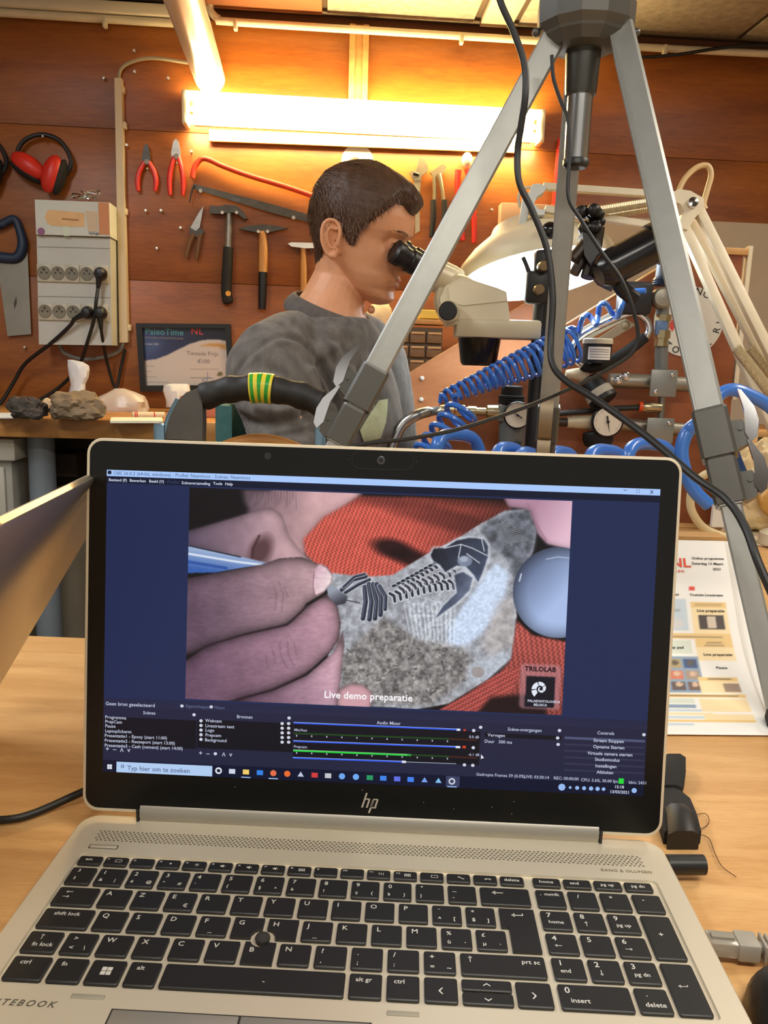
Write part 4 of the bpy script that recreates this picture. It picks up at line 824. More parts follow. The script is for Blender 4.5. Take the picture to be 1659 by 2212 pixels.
for px_, rr in ((1213, 2.3), (1231, .9), (1246, 1.3), (1261, 1.3), (1276, 1.4), (1290, 1.4), (1303, 1.2), (1369, 1.7)): b = MB(); x, v = lidmm(px_, 1699 + (px_ - 1213) * .047); b.add([lp(x + rr * math.cos(i * .785), v + rr * math.sin(i * .785), .001) for i in range(8)], [tuple(range(8))]); b.build('tray_icon', emat((150, 186, 240)), SCR, smooth=0)
# ================================================================== tools hanging on the back wall
def wpoly(b, pts, off=.004, th=.01): return b.prism([wl(x, y, off) for x, y in pts], WN * th)
def wtube(b, pts, r, n=10, sm=6, flat=None):
    q = [wl(p[0], p[1], p[2]) for p in pts]; q = spline(q, sm) if sm else q
    if isinstance(r, (list, tuple)):
        m = len(q); k = len(r) - 1; rr = []
        for i in range(m):
            t = i / (m - 1) * k; j = min(int(t), k - 1); rr.append(r[j] + (r[j + 1] - r[j]) * (t - j))
        r = rr
    return b.tube(q, r, n)
HB = mat('tool_steel_dark', (74, 70, 64), .42, .8, var=.2, scale=40); HS = mat('tool_steel', (150, 146, 138), .38, .85, var=.15, scale=50)
# -- ear muffs
def muffs(dx, label):
    t = thing('ear_muffs', wl(95 + dx, 400, .0), label, 'ear muffs', 'ear muffs on the wall')
    b = MB(); wtube(b, [(52 + dx, 352, .03), (38 + dx, 330, .03), (55 + dx, 302, .03), (92 + dx, 291, .03), (130 + dx, 305, .03), (152 + dx, 340, .03), (150 + dx, 365, .03), (128 + dx, 392, .03)], .007); b.build('headband', BLK, t)
    for (cx_, cy_, ang, nm) in ((62 + dx, 358, 32, 0), (112 + dx, 376, -72, 1)):
        o = wl(cx_, cy_, .05); ca, sa = math.cos(math.radians(ang)), math.sin(math.radians(ang)); ua = WX * ca - UP * sa; va = WX * sa + UP * ca
        rot = Matrix((ua, va, WN)).transposed(); b = MB(); b.ball(o, 1, 24, 14, (.058, .030, .030), rot); cu = b.build('cup', RED, t)
        b = MB(); b.ball(o - va * .022 - WN * .01, 1, 20, 12, (.056, .016, .030), rot); b.build('cushion', BLKM, cu)
    b = MB(); b.cyl(wl(92 + dx, 294, 0), wl(92 + dx, 294, .045), .003, n=8); b.build('hook', SCREW, t)
muffs(0, 'red and black ear muffs hanging whole beside the socket box'); muffs(-140, 'red ear muffs cut off by the left edge of the photo')
# -- pegs
for x, y, wh in [(292, 113, 'just above the bend of the grey lamp cable'), (293, 158, 'under the bend of the grey lamp cable'), (227, 172, 'left of the top end of the trunking'), (365, 172, 'between trunking top and wall lamp'), (270, 273, 'touching the trunking right of the ear muffs'), (276, 316, 'beside the trunking above the red pliers'), (415, 330, 'at the upper left end of the bow saw'), (317, 457, 'below the smaller red pliers'), (350, 457, 'below the gap between the two red pliers'), (392, 494, 'left of the pruning snips blade'), (341, 538, 'alone in the middle of the wall left of the snips handles'), (57, 750, 'below the hand saw blade'), (277, 625, 'right of the lower trunking'), (1060, 455, 'right of the left tripod leg')]:
    b = MB(); b.lathe(wl(x, y, 0), WN, [(0, .0022), (.016, .0022), (.016, .0052), (.019, .004), (.0195, .0005)], 10); tag(b.build('screw_peg', SCREW), 'small pale screw peg ' + wh, 'peg', 'pale screw pegs in the wooden wall')
# -- red pliers and side cutters
def pliers(cx_, top, joint, bot, spread, label, jaw_m, gm, jaw_w=9):
    t = thing('pliers', wl(cx_, bot, 0), label, 'pliers')
    for s in (-1, 1):
        b = MB(); wpoly(b, [(cx_, top), (cx_ + s * jaw_w * .55, top + 6), (cx_ + s * jaw_w, joint - 8), (cx_ + s * jaw_w * .9, joint + 6), (cx_ - s * 3, joint + 8), (cx_, joint - 4)], .012, .010); b.build('jaw', jaw_m, t)
        b = MB(); wtube(b, [(cx_ + s * 4, joint, .017), (cx_ + s * (spread * .75), joint + (bot - joint) * .3, .017), (cx_ + s * spread, joint + (bot - joint) * .65, .017), (cx_ + s * (spread * .9), bot, .017)], [.0075, .0085, .0085, .006]); b.build('handle', gm, t)
    b = MB(); b.cyl(wl(cx_, joint - 1, .01), wl(cx_, joint - 1, .026), .0075, n=14); b.build('pivot', HS, t)
    b = MB(); b.cyl(wl(cx_ + 1, joint + 14, 0), wl(cx_ + 1, joint + 14, .03), .003, n=8); b.build('peg', SCREW, t); return t
pliers(317, 312, 350, 413, 20, 'red handled pliers with dark jaws hanging left of the side cutters', HB, RED)
pliers(381, 301, 338, 422, 15, 'larger red handled side cutters with bright steel jaws', HS, RED, 10)
# -- bow saw
t = thing('bow_saw', wl(560, 450, 0), 'bow saw with orange red frame hanging slanted, half behind the man', 'saw')
fr = [(416, 385, .02), (420, 362, .02), (434, 344, .02), (452, 345, .02), (480, 358, .02), (540, 380, .02), (620, 404, .02), (720, 438, .02), (800, 462, .02), (824, 480, .02), (822, 505, .02)]
b = MB(); wtube(b, fr, .0085, 12); b.build('frame', REDO, t)
b = MB(); wpoly(b, [(418, 397), (600, 445), (735, 484), (822, 506), (818, 516), (730, 497), (590, 461), (416, 408)], .014, .004); bl = b.build('blade', HB, t)
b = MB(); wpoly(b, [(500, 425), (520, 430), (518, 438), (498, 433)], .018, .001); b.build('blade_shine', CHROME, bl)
b = MB(); wtube(b, [(420, 401, .02), (414, 415, .02), (409, 438, .02)], [.004, .003, .002]); b.build('lever', HB, t)
b = MB(); b.cyl(wl(433, 412, 0), wl(433, 412, .03), .006, n=10); b.cyl(wl(634, 470, 0), wl(634, 470, .03), .006, n=10); b.build('peg', SCREW, t)
# -- claw hammer
t = thing('claw_hammer', wl(495, 650, 0), 'claw hammer with black rubber grip and orange dot', 'hammer')
b = MB(); wpoly(b, [(455, 447), (475, 449), (488, 445), (512, 447), (526, 458), (535, 475), (530, 476), (516, 466), (506, 462), (487, 463), (475, 465), (456, 464)], .012, .024); b.build('head', HB, t)
b = MB(); wtube(b, [(495, 460, .022), (494, 500, .022), (493, 540, .022)], [.010, .011, .012]); b.build('shaft', HS, t)
b = MB(); wtube(b, [(493, 534, .022), (491, 580, .022), (489, 625, .022), (492, 650, .022), (493, 656, .022)], [.0155, .017, .017, .0175, .013], 14); gr = b.build('grip', BLKM, t)
b = MB(); b.cyl(wl(493, 634, .037), wl(493, 634, .042), .0085, n=14); b.build('dot', mat('orange_dot', (236, 170, 60), .5), gr)
for x in (480, 511): b = MB(); b.cyl(wl(x, 459, 0), wl(x, 459, .05), .005, n=10); b.build('peg', WHITE, t)
# -- pick hammer
OAK = wood('hammer_wood', (176, 122, 62), (206, 156, 92), scale=5, stretch=(6, 6, 1), rough=.5)
t = thing('pick_hammer', wl(566, 660, 0), 'double pointed pick hammer with wooden shaft and black painted end', 'hammer')
b = MB(); wpoly(b, [(516, 496), (535, 490), (568, 487), (600, 490), (622, 495), (600, 500), (580, 504), (568, 506), (556, 504), (535, 500)], .014, .02); b.build('head', HB, t)
b = MB(); wtube(b, [(567, 500, .024), (569, 540, .024), (568, 592, .024)], [.012, .014, .0135], 14); b.build('shaft', OAK, t)
b = MB(); wtube(b, [(568, 588, .024), (567, 630, .024), (566, 668, .024)], [.0145, .014, .0125], 14); b.build('grip', BLK, t)
for x in (558, 578): b = MB(); b.cyl(wl(x, 500, 0), wl(x, 500, .045), .005, n=10); b.build('peg', WHITE, t)
# -- small hammer with pale head
t = thing('small_hammer', wl(655, 640, 0), 'light hammer with white metal head beside the man\'s neck', 'hammer')
b = MB(); wpoly(b, [(622, 528), (630, 525), (700, 527), (702, 537), (660, 538), (630, 534)], .014, .018); b.build('head', mat('pale_steel', (214, 214, 208), .35, .5), t)
b = MB(); wtube(b, [(655, 533, .023), (656, 580, .023), (656, 660, .023)], [.008, .010, .010]); b.build('shaft', OAK, t)
for x in (640, 672): b = MB(); b.cyl(wl(x, 541, 0), wl(x, 541, .03), .004, n=10); b.build('peg', HB, t)
# -- garden snips
t = thing('pruning_snips', wl(418, 560, 0), 'worn pruning snips with brown handles and pointed blade', 'snips')
b = MB(); wpoly(b, [(440, 446), (436, 470), (432, 492), (422, 502), (411, 494), (420, 478), (430, 460)], .010, .006); b.build('blade', HS, t)
b = MB(); wpoly(b, [(411, 492), (424, 500), (438, 494), (442, 504), (430, 514), (412, 508)], .008, .012); b.build('jaw', HB, t)
BRN = mat('brown_handle', (112, 78, 44), .55)
b = MB(); wtube(b, [(419, 505, .016), (409, 530, .016), (402, 557, .016)], [.008, .007, .006]); b.build('handle', BRN, t)
b = MB(); wtube(b, [(434, 505, .016), (428, 535, .016), (424, 562, .016)], [.008, .008, .006]); b.build('handle', BRN, t)
# -- hand saw
t = thing('hand_saw', wl(30, 726, 0), 'hand saw with blue handle hanging beside the socket box', 'saw')
b = MB(); wpoly(b, [(-6, 562), (34, 556), (54, 528), (60, 542), (68, 722), (17, 726)], .012, .003); b.build('blade', mat('saw_blade', (156, 152, 142), .3, .85, var=.1, scale=12), t)
b = MB(); HBL = mat('saw_handle_blue', (34, 50, 74), .5); wtube(b, [(2, 486, .02), (30, 473, .02), (42, 495, .02), (49, 530, .02), (36, 556, .02), (2, 556, .02), (-30, 550, .02), (-40, 520, .02), (-28, 494, .02), (2, 486, .02)], [.013, .012, .013, .016, .016, .017, .015, .014, .014, .013], 12); b.build('handle', HBL, t)
b = MB(); wpoly(b, [(88 - 58, 655), (35, 640), (36, 655), (31, 668)], .0155, .0004); b.build('print', mat('saw_print', (70, 66, 60), .6), t)
# -- adjustable wrench, pump pliers, red pliers
WS = mat('warm_steel', (172, 156, 124), .35, .8, var=.1, scale=40)
t = thing('adjustable_wrench', wl(905, 480, 0), 'steel adjustable wrench right above the man\'s forehead', 'wrench')
b = MB(); wpoly(b, [(900, 362), (905, 342), (915, 346), (924, 362), (922, 372), (910, 382), (908, 392), (892, 392), (884, 375), (886, 370), (897, 372)], .010, .014); b.build('head', WS, t)
b = MB(); wpoly(b, [(893, 388), (909, 388), (906, 425), (906, 500), (896, 506), (897, 425)], .012, .010); b.build('handle', WS, t)
b = MB(); b.cyl(wl(893, 374, .024), wl(905, 378, .024), .006, n=12); b.build('thumb_wheel', HB, t)
t = thing('pump_pliers', wl(950, 520, 0), 'steel pump pliers with black grips hanging under the lit lamp', 'pliers')
b = MB(); wpoly(b, [(928, 374), (940, 366), (955, 356), (964, 362), (958, 374), (948, 382), (936, 384)], .010, .012); b.build('jaw', WS, t)
for pts, r in (([(938, 378, .016), (939, 410, .016), (938, 440, .016)], [.008, .007, .006]), ([(948, 376, .02), (954, 405, .02), (959, 440, .02)], [.008, .007, .006])): b = MB(); wtube(b, pts, r); b.build('arm', WS, t)
for pts in ([(936, 432, .016), (936, 470, .016), (932, 512, .016)], [(960, 432, .02), (960, 470, .02), (956, 512, .02)]): b = MB(); wtube(b, pts, [.009, .0095, .008]); b.build('grip', BLKM, t)
t = thing('gripping_pliers', wl(1010, 525, 0), 'long red pump pliers half hidden by the left tripod leg', 'pliers')
b = MB(); b.ball(wl(1009, 346, .02), 1, 16, 10, (.018, .014, .024)); b.build('jaw', mat('jaw_white', (222, 216, 196), .35, .4), t)
for pts in ([(990, 368, .018), (988, 400, .018), (992, 450, .018), (1000, 520, .018)], [(1010, 366, .022), (1018, 410, .022), (1024, 470, .022), (1024, 525, .022)]): b = MB(); wtube(b, pts, [.011, .009, .009, .008]); b.build('handle', RED, t)
t = thing('pry_bar', wl(1200, 520, 0), 'long red bar hanging on the wall behind the middle tripod leg', 'bar')
b = MB(); wtube(b, [(1212, 300, .02), (1207, 350, .02), (1200, 430, .02), (1193, 500, .02)], [.011, .012, .012, .012]); b.build('bar', RED, t)
b = MB(); b.cyl(wl(1210, 318, 0), wl(1210, 318, .035), .004, n=8); b.build('peg', SCREW, t)
# -- round sticker
t = thing('round_sticker', wl(772, 345, 0), 'round white sticker with a grey fossil drawing above the man\'s head', 'sticker')
b = MB(); b.lathe(wl(772, 348, 0.0), WN, [(0, .051), (.0012, .051)], 40); b.build('disc', mat('sticker_white', (232, 226, 206), .6), t)
b = MB(); c = wl(770, 350, .0016); 
for i in range(26):
    a = i / 25 * 5.2 + .6; r0 = .010 + .026 * i / 25; d = WX * math.cos(a) + UP * math.sin(a); e = WX * -math.sin(a) + UP * math.cos(a); b.add([c + d * r0 - e * .002, c + d * r0 + e * .002, c + d * r0 * .55 + e * .0014, c + d * r0 * .55 - e * .0014], [(0, 1, 2, 3)])
b.build('fossil_drawing', mat('sticker_grey', (112, 102, 88), .7), t, smooth=0)

# ================================================================== socket box, carton, trunking, cables
t = thing('socket_box', wl(160, 740, 0), 'grey white surface socket box with two rows of sockets on the wall', 'socket box')
SBX = mat('socket_box_grey', (190, 192, 184), .5, var=.04, scale=10)
b = MB(); f4 = [wl(79, 509, .10), wl(238, 514.5, .10), wl(241, 746, .10), wl(84, 744, .10)]; b.prism(f4, -WN * .099); b.build('body', SBX, t)
for (a, c) in (((82, 533), (238, 537)), ((83, 640), (239, 643))):
    b = MB(); b.tube([wl(*a, .1005), wl(*c, .1005)], .0012, 6); b.build('panel_joint', mat('joint_line', (150, 150, 142), .6), t)
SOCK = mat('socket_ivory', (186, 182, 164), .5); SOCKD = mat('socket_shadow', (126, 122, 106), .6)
PLG = []
for (y, xs) in ((590, (97, 127, 157, 189, 219)), (673, (99, 130, 160, 191, 219))):
    for i, x in enumerate(xs):
        o = wl(x, y + i * .8, .101); b = MB(); b.box(o + WN * .003, WX * .044, UP * .052, WN * .008, .002); so = b.build('socket', SOCK, t)
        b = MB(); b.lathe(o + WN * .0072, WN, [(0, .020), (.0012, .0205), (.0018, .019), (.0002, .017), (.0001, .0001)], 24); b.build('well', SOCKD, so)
        b = MB()
        for e in (-1, 1): b.cyl(o + WN * .007 + WX * (.008 * e) + UP * .001, o + WN * .0085 + WX * (.008 * e) + UP * .001, .0028, n=10)
        b.cyl(o + WN * .007 + UP * .011, o + WN * .016 + UP * .011, .0024, n=10); b.build('contacts', HB, so)
def lead(name, pts, r, label, m=RUBBER, cat='cable'):
    return tag(MB().tube(spline(pts, 8), r, 10).build(name, m), label, cat)
def plug(px_, py_, dirv, label):
    o = wl(px_, py_, .112); t = thing('plug', o, label, 'plug'); b = MB(); b.lathe(o, WN, [(0, .019), (.012, .020), (.024, .017), (.032, .012), (.034, .001)], 20); b.build('body', BLK, t)
    d = (WX * dirv[0] + UP * dirv[1]).normalized(); b = MB(); b.cyl(o + WN * .02 + d * .008, o + WN * .018 + d * .045, .010, .006, 12); b.build('strain_relief', BLK, t); return o + WN * .018 + d * .045
e1 = plug(219, 592, (-.15, -1), 'black plug in the last socket of the upper row'); e2 = plug(191, 676, (-1, -.55), 'black plug pointing left in the lower socket row'); e3 = plug(219, 677, (.05, -1), 'black plug in the last socket of the lower row')
lead('power_cable', [e1, wl(208, 650, .14), wl(203, 690, .13), wl(190, 735, .11), wl(170, 790, .06), wl(130, 835, .03), wl(78, 868, .04)], .0055, 'black cable dropping from the upper socket row behind the white bag')
lead('power_cable', [e2, wl(150, 705, .12), wl(112, 740, .10), wl(55, 785, .06), wl(30, 825, .05), wl(0, 872, .06), wl(-40, 905, .08)], .006, 'dark cable running down left from the lower sockets to the bench')
lead('power_cable', [e3, wl(222, 735, .10), wl(232, 785, .05), wl(250, 838, .03), wl(262, 790, .02), wl(270, 755, .02)], .005, 'thin black cable hanging from the last lower socket to the clear bag')
lead('grey_cable', [wl(128, 744, .05), wl(140, 763, .05), wl(180, 776, .04), wl(230, 770, .03), wl(258, 758, .02), wl(268, 736, .02)], .0065, 'grey looped cable under the socket box', GREYP)
lead('grey_cable', [wl(256, 172, .015), wl(260, 152, .015), wl(275, 138, .015), wl(310, 127, .015), wl(350, 127, .015), wl(420, 138, .02)], .0055, 'grey cable bending from the trunking top to the wall lamp', mat('grey_cable', (150, 138, 116), .5))
b = MB(); b.prism([wl(247, 168, .03), wl(262, 168, .03), wl(276, 740, .03), wl(258, 740, .03)], -WN * .029); tr = thing('cable_trunking', wl(262, 740, 0), 'cream upright cable trunking right of the socket box', 'trunking'); b.build('cover', mat('trunking_cream', (206, 190, 156), .5), tr)
for y, x in ((195, 265), (272, 269), (458, 271), (708, 279)): b = MB(); b.box(wl(x, y, .012), WX * .014, UP * .02, WN * .022, .003); b.build('clip', IVORY, tr)
# carton on the box
t = thing('carton', wl(155, 512, 0), 'small printed lamp carton standing on top of the socket box', 'box')
b = MB(); b.prism([wl(75, 431, .115), wl(236, 437, .115), wl(238, 511, .115), wl(78, 506, .115)], -WN * .112); b.build('body', mat('carton_white', (206, 210, 200), .6, var=.05, scale=14), t)
def cardq(pts, m, name, off=.1165): b = MB(); b.add([wl(x, y, off) for x, y in pts], [tuple(range(len(pts)))]); 
def cpoly(pts, m, name, off=.1155, par=None):
    b = MB(); b.prism([wl(x, y, off) for x, y in pts], WN * .0006); return b.build(name, m, par or t, smooth=0)
cpoly([(212, 437), (235, 438), (237, 508), (214, 506)], mat('carton_orange', (206, 140, 92), .6), 'orange_band')
tan = mat('carton_tan', (222, 182, 128), .6, var=.08)
cpoly([(97, 470), (100, 458), (108, 453), (182, 460), (183, 490), (150, 490), (112, 488), (102, 482)], tan, 'lamp_picture'); cpoly([(134, 471), (170, 474), (170, 477), (134, 474)], mat('carton_brown', (166, 116, 66), .6), 'picture_line', .1165)
cpoly([(136, 489), (150, 489), (150, 510), (138, 510)], mat('carton_mint', (206, 218, 196), .6), 'pale_patch'); cpoly([(185, 455), (210, 458), (211, 500), (190, 500)], mat('carton_sand', (206, 186, 156), .6), 'sand_patch')
b = MB(); b.lathe(wl(89, 500, .1156), WN, [(0, .011), (.0004, .011)], 20); b.build('purple_seal', mat('seal_purple', (140, 90, 130), .6), t)
b = MB(); b.text('halogen', wl(192, 506, .1158), WX, UP, .012); b.build('print', mat('print_dark', (70, 66, 62), .6), t, smooth=0)
# crumpled wire on top of the carton
t = thing('wire_bundle', wl(180, 431, .06), 'tangle of shiny wire lying on top of the lamp carton', 'wire')
random.seed(3)
for k in range(4):
    pts = [wl(144 + 18 * k + random.uniform(-4, 14), 430, .05)]
    for j in range(5): pts.append(wl(150 + 14 * k + random.uniform(-10, 26), 430 - random.uniform(0, 18), .05 + random.uniform(-.02, .03)))
    pts.append(wl(160 + 16 * k, 430, .06)); b = MB(); b.tube(spline(pts, 6), .0022, 6); b.build('strand', CHROME, t)

# ================================================================== certificate
t = thing('certificate_frame', wl(400, 846, 0), 'black framed certificate reading Tweede Prijs standing on the bench', 'certificate')
oc = [(293, 698), (497, 700), (506, 842), (303, 846)]; ic = [(307, 708), (486, 709), (494, 832), (314, 833)]
b = MB(); 
for i in range(4):
    j = (i + 1) % 4; b.prism([wl(*oc[i], .03), wl(*oc[j], .03), wl(*ic[j], .03), wl(*ic[i], .03)], -WN * .025)
b.build('frame', mat('frame_black', (18, 18, 19), .35), t)
NX2, NY2 = 150, 104
g = np.zeros((NY2 + 1, NX2 + 1, 3)); cpx = np.zeros((NY2 + 1, NX2 + 1)); cpy = cpx.copy()
c00, c10, c11, c01 = [np.array(wl(*p, .012)) for p in (ic[3], ic[2], ic[1], ic[0])]
uu, vv = np.meshgrid(np.linspace(0, 1, NX2 + 1), np.linspace(0, 1, NY2 + 1)); U3, V3 = uu[..., None], vv[..., None]
Qc = c00 * (1 - U3) * (1 - V3) + c10 * U3 * (1 - V3) + c11 * U3 * V3 + c01 * (1 - U3) * V3
CX_, CY_ = proj(Qc); pc_ = Paint(CX_, CY_, (214, 206, 196))
Zc = lambda L_: [(280 + x * .14466, 680 + y * .14466) for x, y in L_]
pc_.poly(Zc([(150, 150), (1480, 150), (1440, 390), (1330, 368), (1200, 365), (1050, 385), (880, 440), (720, 520), (560, 600), (400, 660), (180, 690)]), pc_.grad((310, 760), (62, 74, 124), (480, 705), (18, 20, 34)), 1)
pc_.poly(Zc([(150, 330), (520, 380), (420, 560), (150, 580)]), (84, 112, 156), 8, .55)
pc_.poly(Zc([(1020, 470), (1180, 430), (1320, 425), (1440, 445), (1440, 530), (1320, 480), (1180, 468)]), (206, 156, 84), 2)
pc_.poly(Zc([(1300, 900), (1330, 850), (1380, 850), (1390, 900), (1340, 920)]), (120, 112, 70), 1)
for y0, x0, x1 in ((765, 240, 370), (845, 240, 320), (925, 240, 400), (1005, 240, 560), (810, 900, 1330)): pc_.line(Zc([(x0, y0), (x1, y0 + 4)]), .8, (150, 142, 134), .6)
pc_.line(Zc([(1160, 860), (1170, 950), (1120, 1010), (1080, 970), (1150, 940), (1250, 950)]), .6, (70, 90, 160), .9); pc_.line(Zc([(910, 940), (1060, 940), (1210, 940)]), .8, (110, 108, 116), .7)
grid_mesh('sheet', NX2, NY2, Qc, pc_.img, vcol_mat('certificate_print', False, .3), t)
def ctext(s_, zx, zy, size, m, name, sp=1.0):
    b = MB(); (px_, py_), = Zc([(zx, zy)]); b.text(s_, wl(px_, py_, .0126), WX, UP, size, space=sp); b.build(name, m, t, smooth=0)
ctext('PaleoTime', 232, 290, .029, mat('print_teal', (84, 160, 164), .5), 'title'); ctext('NL', 915, 290, .030, mat('print_red', (214, 70, 60), .5), 'title', 1.1)
PG = mat('print_grey', (150, 142, 136), .6); ctext('Tweede Prijs', 850, 600, .0185, PG, 'award_text', 1.05); ctext('€100', 1015, 720, .0185, PG, 'award_text'); ctext('GEOLOGIE & PALEONTOLOGIE', 200, 350, .0085, PG, 'subtitle', 1.1); ctext('13 maart 2021', 205, 445, .0085, mat('print_pale', (196, 200, 208), .6), 'subtitle')

# ================================================================== things on the bench
ST1 = mat('rock_dark', (66, 58, 52), .8, var=.35, scale=30, bump=.8, bscale=60); ST2 = mat('rock_brown', (132, 112, 86), .85, var=.35, scale=22, bump=.9, bscale=50); ST3 = mat('rock_pale', (206, 186, 150), .85, var=.2, scale=30, bump=.6, bscale=60)
def bz(px_, py_): return onz(px_, py_, zb)
tag(seg_rock(bz(60, 907), .046, (1.05, .8, .72), 5, 'rock', ST1), 'dark grey rock lying on the left end of the bench', 'rock')
tag(seg_rock(bz(164, 908), .060, (1.12, .85, .66), 9, 'rock', ST2, ns=2.4), 'large brown rock below the upright white bag', 'rock')
tag(seg_rock(bz(106, 890), .018, (1, .9, 1.1), 12, 'rock', ST3), 'small pale rock between the dark rock and the brown rock', 'rock')
# plastic bags
BAG = mat('white_plastic_bag', (222, 224, 226), .35, bump=.7, bscale=26); BAG.node_tree.nodes['Principled BSDF'].inputs['Subsurface Weight'].default_value = .0
def crumple(rings_px, off, dep, name, m, label, seed, cat='bag'):
    """bag from horizontal slices: (y, x0, x1, depth scale)"""
    rings = []; random.seed(seed); o_ = Vector((seed * 1.7, 3.1, 0))
    for y, x0, x1, ds in rings_px:
        ring = []
        for i in range(28):
            a = 2 * math.pi * i / 28; k = 1 + .16 * noise.noise(Vector((math.cos(a) * 2, math.sin(a) * 2, y * .06)) + o_) + .09 * noise.noise(Vector((math.cos(a) * 6, math.sin(a) * 6, y * .2)) + o_)
            ring.append(wl((x0 + x1) / 2 + (x1 - x0) / 2 * math.cos(a) * k, y, off + dep * ds * math.sin(a) * k))
        rings.append(ring)
    b = MB(); b.loft(rings); return tag(b.build(name, m, None, smooth=24), label, cat)
crumple([(860, 147, 186, 1), (845, 150, 184, .9), (830, 152, 184, .7), (815, 148, 190, .7), (800, 147, 193, .6), (790, 146, 190, .5), (782, 146, 178, .3), (777, 145, 156, .15)], .16, .03, 'plastic_bag', BAG, 'white plastic bag standing upright behind the brown rock', 2)
crumple([(897, 285, 318, .7), (893, 205, 318, 1), (880, 197, 319, 1.1), (868, 196, 318, 1), (856, 214, 312, .8), (847, 234, 292, .6), (839, 248, 268, .3)], .18, .05, 'plastic_bag', mat('clear_plastic_bag', (222, 206, 190), .3, alpha=.85, bump=.6, bscale=30), 'limp translucent plastic bag lying under the certificate', 4)
# paper sheets and rolled tube
def sheet(pts, name, label, m=WHITEP, th=.002): b = MB(); b.prism([bz(x, y) for x, y in pts], UP * th); return tag(b.build(name, m), label, 'paper')
sheet([(-5, 904), (60, 904), (62, 893), (-5, 893)], 'paper_sheet', 'white paper lying under the dark rock', mat('paper_bluish', (206, 214, 218), .8)); sheet([(238, 914), (352, 914), (350, 906), (240, 906)], 'paper_pad', 'pale paper pad at the bench edge under the rolled tube', mat('paper_cream', (232, 226, 200), .8), .006)
t = thing('rolled_tube', bz(315, 903), 'cream rolled paper tube with red rings on the bench', 'tube'); a = bz(286, 903) + UP * .008; c = bz(355, 903) + UP * .008
b = MB(); b.cyl(a, c, .009, n=16); b.build('roll', mat('tube_cream', (226, 204, 166), .7), t)
for k in (.06, .12, .66): b = MB(); q = a + (c - a) * k; b.cyl(q, q + (c - a) * .035, .0096, n=16); b.build('red_ring', RED, t)
crumple([(880, 360, 402, 1), (865, 358, 410, 1), (845, 352, 412, .8), (832, 356, 410, .4), (829, 372, 404, .2)], .16, .03, 'crumpled_paper', WHITEP, 'crumpled white papers in front of the certificate', 6, 'paper')
b = MB(); b.box(bz(438, 900) + UP * .03, WX * .12, WN * .06, UP * .06, .003); tag(b.build('card_box', mat('salmon_box', (196, 120, 88), .7)), 'salmon coloured box on the bench behind the foam handle', 'box')
# small parts cabinet
t = thing('drawer_cabinet', wl(900, 880, .2), 'brown small parts cabinet with rows of drawers behind the man', 'cabinet')
DCB = mat('cabinet_brown', (92, 74, 54), .6); DCD = mat('cabinet_drawer', (120, 100, 76), .4, var=.15, scale=30)
c0 = wl(812, 704, .24); c1 = wl(957, 704, .24); zbt = zb + .001; cw = (c1 - c0).dot(WX); 
b = MB(); b.box(c0 + WX * cw / 2 - WN * .075 + UP * ((zbt - c0.z) / 2), WX * cw, WN * .15, UP * (c0.z - zbt), .002); b.build('body', DCB, t)
nr = int((c0.z - zbt) / .0425); 
for r in range(nr):
    for k in range(4):
        w_ = cw / 4; q = c0 + WX * (w_ * (k + .5)) + UP * (-.012 - .0425 * r - .017) + WN * .004
        b = MB(); b.box(q, WX * (w_ - .005), UP * .034, WN * .012, .002); d = b.build('drawer', DCD, t); b = MB(); b.box(q + UP * .012 + WN * .008, WX * (w_ - .012), UP * .006, WN * .01, .001); b.build('pull', mat('pull_cream', (206, 176, 128), .4), d)
b = MB(); b.box(wl(918, 697, .2) , WX * .12, WN * .1, UP * .014, .002); tag(b.build('wood_plank', PINE), 'pale wooden plank lying on the small parts cabinet', 'plank')
b = MB(); b.box(wl(926, 680, .2), WX * .064, WN * .05, UP * .026, .003); tag(b.build('card_box', mat('yellow_box', (226, 206, 96), .6)), 'flat yellow box on the plank above the small parts cabinet', 'box')
crumple([(712, 788, 846, 1), (700, 784, 850, 1), (685, 788, 850, .9), (668, 796, 846, .7), (656, 804, 840, .4), (650, 812, 830, .2)], .2, .04, 'crumpled_paper', mat('warm_paper', (232, 208, 168), .7, bump=.9, bscale=30), 'crumpled cream paper under the man\'s chin', 8, 'paper')
# ================================================================== tripod standing on the front table
TM = mat('tripod_grey_plastic', (78, 77, 72), .36, .1); TMC = mat('tripod_column_dark', (62, 61, 56), .34, .4)
TR = thing('tripod', onz(1190, 1400, TZ), 'grey and silver camera tripod standing behind the laptop', 'tripod')
DH = .95
WARMST = mat('warm_grey_steel', (140, 124, 100), .45, .4)
hc = P(1264, 60, DH)
# shoulder casting: faceted crown over a chamfered lower bowl
def ring12(c, r, z, k=12, wob=0.0, rot=.26): return [Vector((c.x + (r * (1 - wob * (i % 2))) * math.cos(2 * math.pi * i / k + rot), c.y + (r * (1 - wob * (i % 2))) * math.sin(2 * math.pi * i / k + rot), c.z + z)) for i in range(k)]
b = MB(); b.loft([ring12(hc, .050, -.010), ring12(hc, .0575, -.002, wob=.03), ring12(hc, .0590, .022, wob=.04), ring12(hc, .050, .030, wob=.04), ring12(hc, .030, .033)]); b.build('shoulder', TM, TR, smooth=12)
b = MB(); b.loft([ring12(hc, .026, -.026), ring12(hc, .038, -.023), ring12(hc, .049, -.013), ring12(hc, .050, -.010)]); b.build('shoulder_bowl', TM, TR, smooth=12)
b = MB(); b.lathe(hc + Vector((0, 0, .028)), UP, [(0, .017), (.05, .017), (.055, .024), (.075, .024), (.08, .02)], 24); b.build('column_top', TMC, TR)
c0 = P(1263, 96, DH); c1 = P(1255, 206, DH)
def zc_(py): return ony(1258, py, hc.y).z
